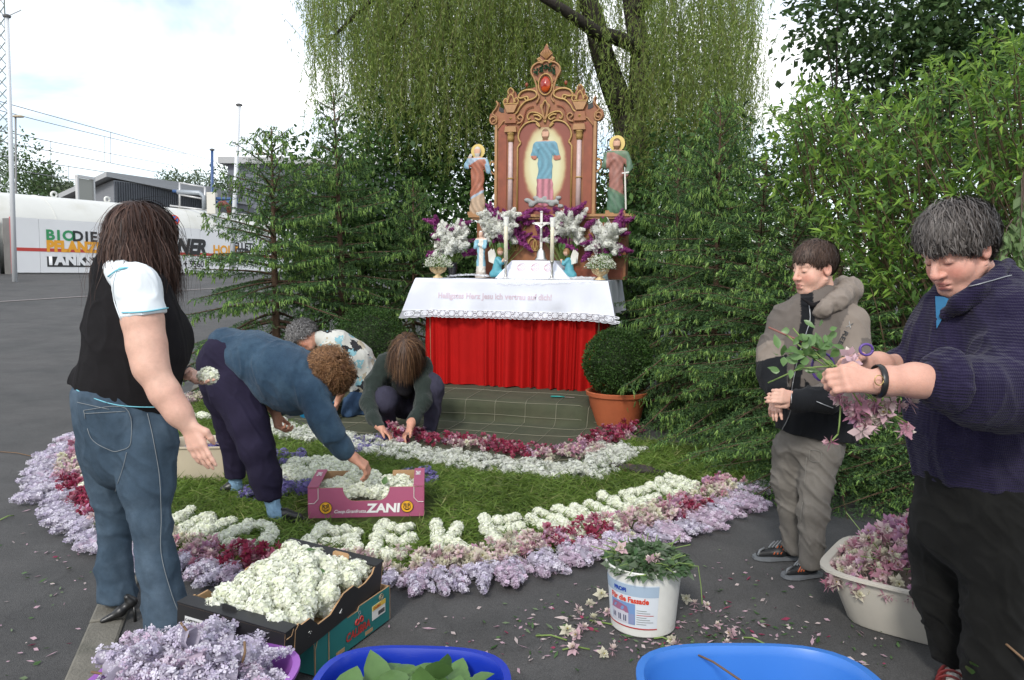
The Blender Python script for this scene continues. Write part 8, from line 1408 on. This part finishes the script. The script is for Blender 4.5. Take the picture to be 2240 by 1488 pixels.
hair('hair', p6, hc6, M6, 1.12, 9000, (.10, .17), GH, 16, .028, .03, .003, 40, stop=STOP, tap=.9, crown=(.15, -.35, .92), width=.0028, steps=10, line=lambda d: (d[:, 2] > np.interp(d[:, 1], [-1, -.45, -.12, .2, .55, 1], [-.62, -.45, .10, .12, .40, .55])))
hair('hair', p6, hc6, M6, 1.12, 130, (.07, .13), GH, 56, .034, .05, .006, 40, crown=(.15, -.35, .92), width=.0015, steps=10, hug=False, cap=False, stop=STOP)
ring('watch_strap', p6, [W(1921, 834, 2.043) + .0425 * (math.cos(a) * V(.05, .35, .95) + math.sin(a) * V(.0, .95, -.3)) for a in np.linspace(0, 6.3, 22)], .0085, blk_leather, 6, .35); ring('watch_buckle', p6, [W(1923 + 9 * math.cos(a) * 1.1, 832 + 11 * math.sin(a), 1.994) for a in np.linspace(0, 6.3, 13)], .0014, mat('brass', (.5, .36, .14), .3, metal=.8), 4)
# columbine bunch in her hands: stalks, cut leaves and hanging blossoms
bn = thing('columbine_bunch', 'bunch of pink columbines with leafy stalks held by the woman in navy', 'bunch', W(1850, 830, 2.16)); b0 = np.array(bn.location); r = np.random.default_rng(91)
def bst(P_, rad, mt, name='stem'): m = MB(); m.tube([W(*q) - b0 for q in P_], rad, 5); return m.build(name, mt, bn, True)
for P_ in ([(1720, 733, 2.22), (1790, 790, 2.2), (1860, 835, 2.14)], [(1680, 838, 2.22), (1750, 806, 2.2), (1830, 800, 2.16)], [(1725, 775, 2.2), (1790, 778, 2.2), (1850, 815, 2.14)], [(1735, 718, 2.25), (1770, 760, 2.22), (1830, 810, 2.15)], [(1840, 870, 2.12), (1836, 930, 2.12), (1833, 950, 2.12)], [(1900, 860, 2.12), (1950, 905, 2.1), (1985, 925, 2.1)], [(1890, 858, 2.12), (1930, 890, 2.1), (1975, 928, 2.1)], [(1860, 850, 2.12), (1880, 880, 2.11), (1900, 910, 2.11)], [(1833, 950, 2.12), (1822, 962, 2.12), (1815, 968, 2.12)]): bst(P_, .0024, stalk_m)
bst([(1681, 716, 2.25), (1740, 742, 2.22), (1800, 770, 2.2)], .003, mat('stalk_red', (.22, .09, .07), .6))
for i in range(64): q = W(1765 + 48 * r.normal(), 770 + 26 * r.normal(), 2.19 + .03 * r.normal()) - b0; single_leaf('leaf', None, q, V(r.normal(), r.normal() * .7, r.normal() * .7), .022 + .024 * r.random(), .014 + .012 * r.random(), parent=bn, up=(0, -1, .3), mt=gl2)
for i, (px, py) in enumerate([(1860, 780), (1868, 792), (1855, 885), (1845, 880), (1870, 895), (1885, 880), (1900, 890), (1915, 885), (1880, 905), (1895, 915), (1910, 905), (1925, 895), (1890, 930), (1875, 920), (1905, 935), (1885, 945), (1935, 905), (1950, 880), (1965, 885), (1990, 882), (1983, 935), (1978, 945), (1930, 920), (1835, 868), (1865, 910), (1818, 968), (1920, 875), (1940, 890)]): inst(pick(CB_PINK + CB_PALE[:2], r), 'blossom', bn, W(px, py, 2.10 + .04 * r.random()) - b0, (PI / 2 + r.normal() * .8, r.normal() * .8, r.random() * 6.28), 1.1 + .4 * r.random())
sc_ = thing('scissors', 'purple handled scissors hooked on the fingers of the woman in navy', 'scissors', W(1800, 800, 2.26)); pv = mat('purple_handle', (.10, .05, .24), .4)
for c, q in (((1800, 803), (24, 30)), ((1895, 765), (14, 12))): m = MB(); m.tube([W(c[0] + q[0] * math.cos(a), c[1] + q[1] * math.sin(a), 2.25) - np.array(sc_.location) for a in np.linspace(0, 6.3, 20)], .004, 6); m.build('handle_ring', pv, sc_, True)
m = MB(); m.bar(W(1815, 780, 2.26) - np.array(sc_.location), W(1770, 745, 2.27) - np.array(sc_.location), .012, .003); m.build('blade', pewter, sc_)
# elder sprigs and cut twigs at the lower right corner
tw6 = thing('cut_twigs', 'cut twigs with small white blossom at the lower right corner', 'twigs', (*G(2215, 1470)[:2], 0)); b0 = np.array(tw6.location)
for P_ in ([(2175, 1395, 2.3), (2240, 1440, 2.3)], [(2200, 1408, 2.25), (2260, 1460, 2.2)], [(2165, 1480, 2.3), (2250, 1475, 2.25)], [(2220, 1395, 2.3), (2260, 1410, 2.3)]): m = MB(); m.tube([W(*q) - b0 for q in P_], .004, 5); m.build('twig', twig_m, tw6, True)
for px, py in ((2222, 1445), (2232, 1452), (2215, 1478), (2236, 1480)): inst(LIL_W[0], 'blossom', tw6, W(px, py, 2.28) - b0, tuple(r.random(3) * 6), .4)
for px, py in ((2125, 1475), (2135, 1465), (2200, 1470), (2205, 1488), (2190, 1486), (2230, 1440)): single_leaf('leaf', None, W(px, py, 2.3) - b0, V(r.normal(), -.3, .8), .05, .03, parent=tw6)
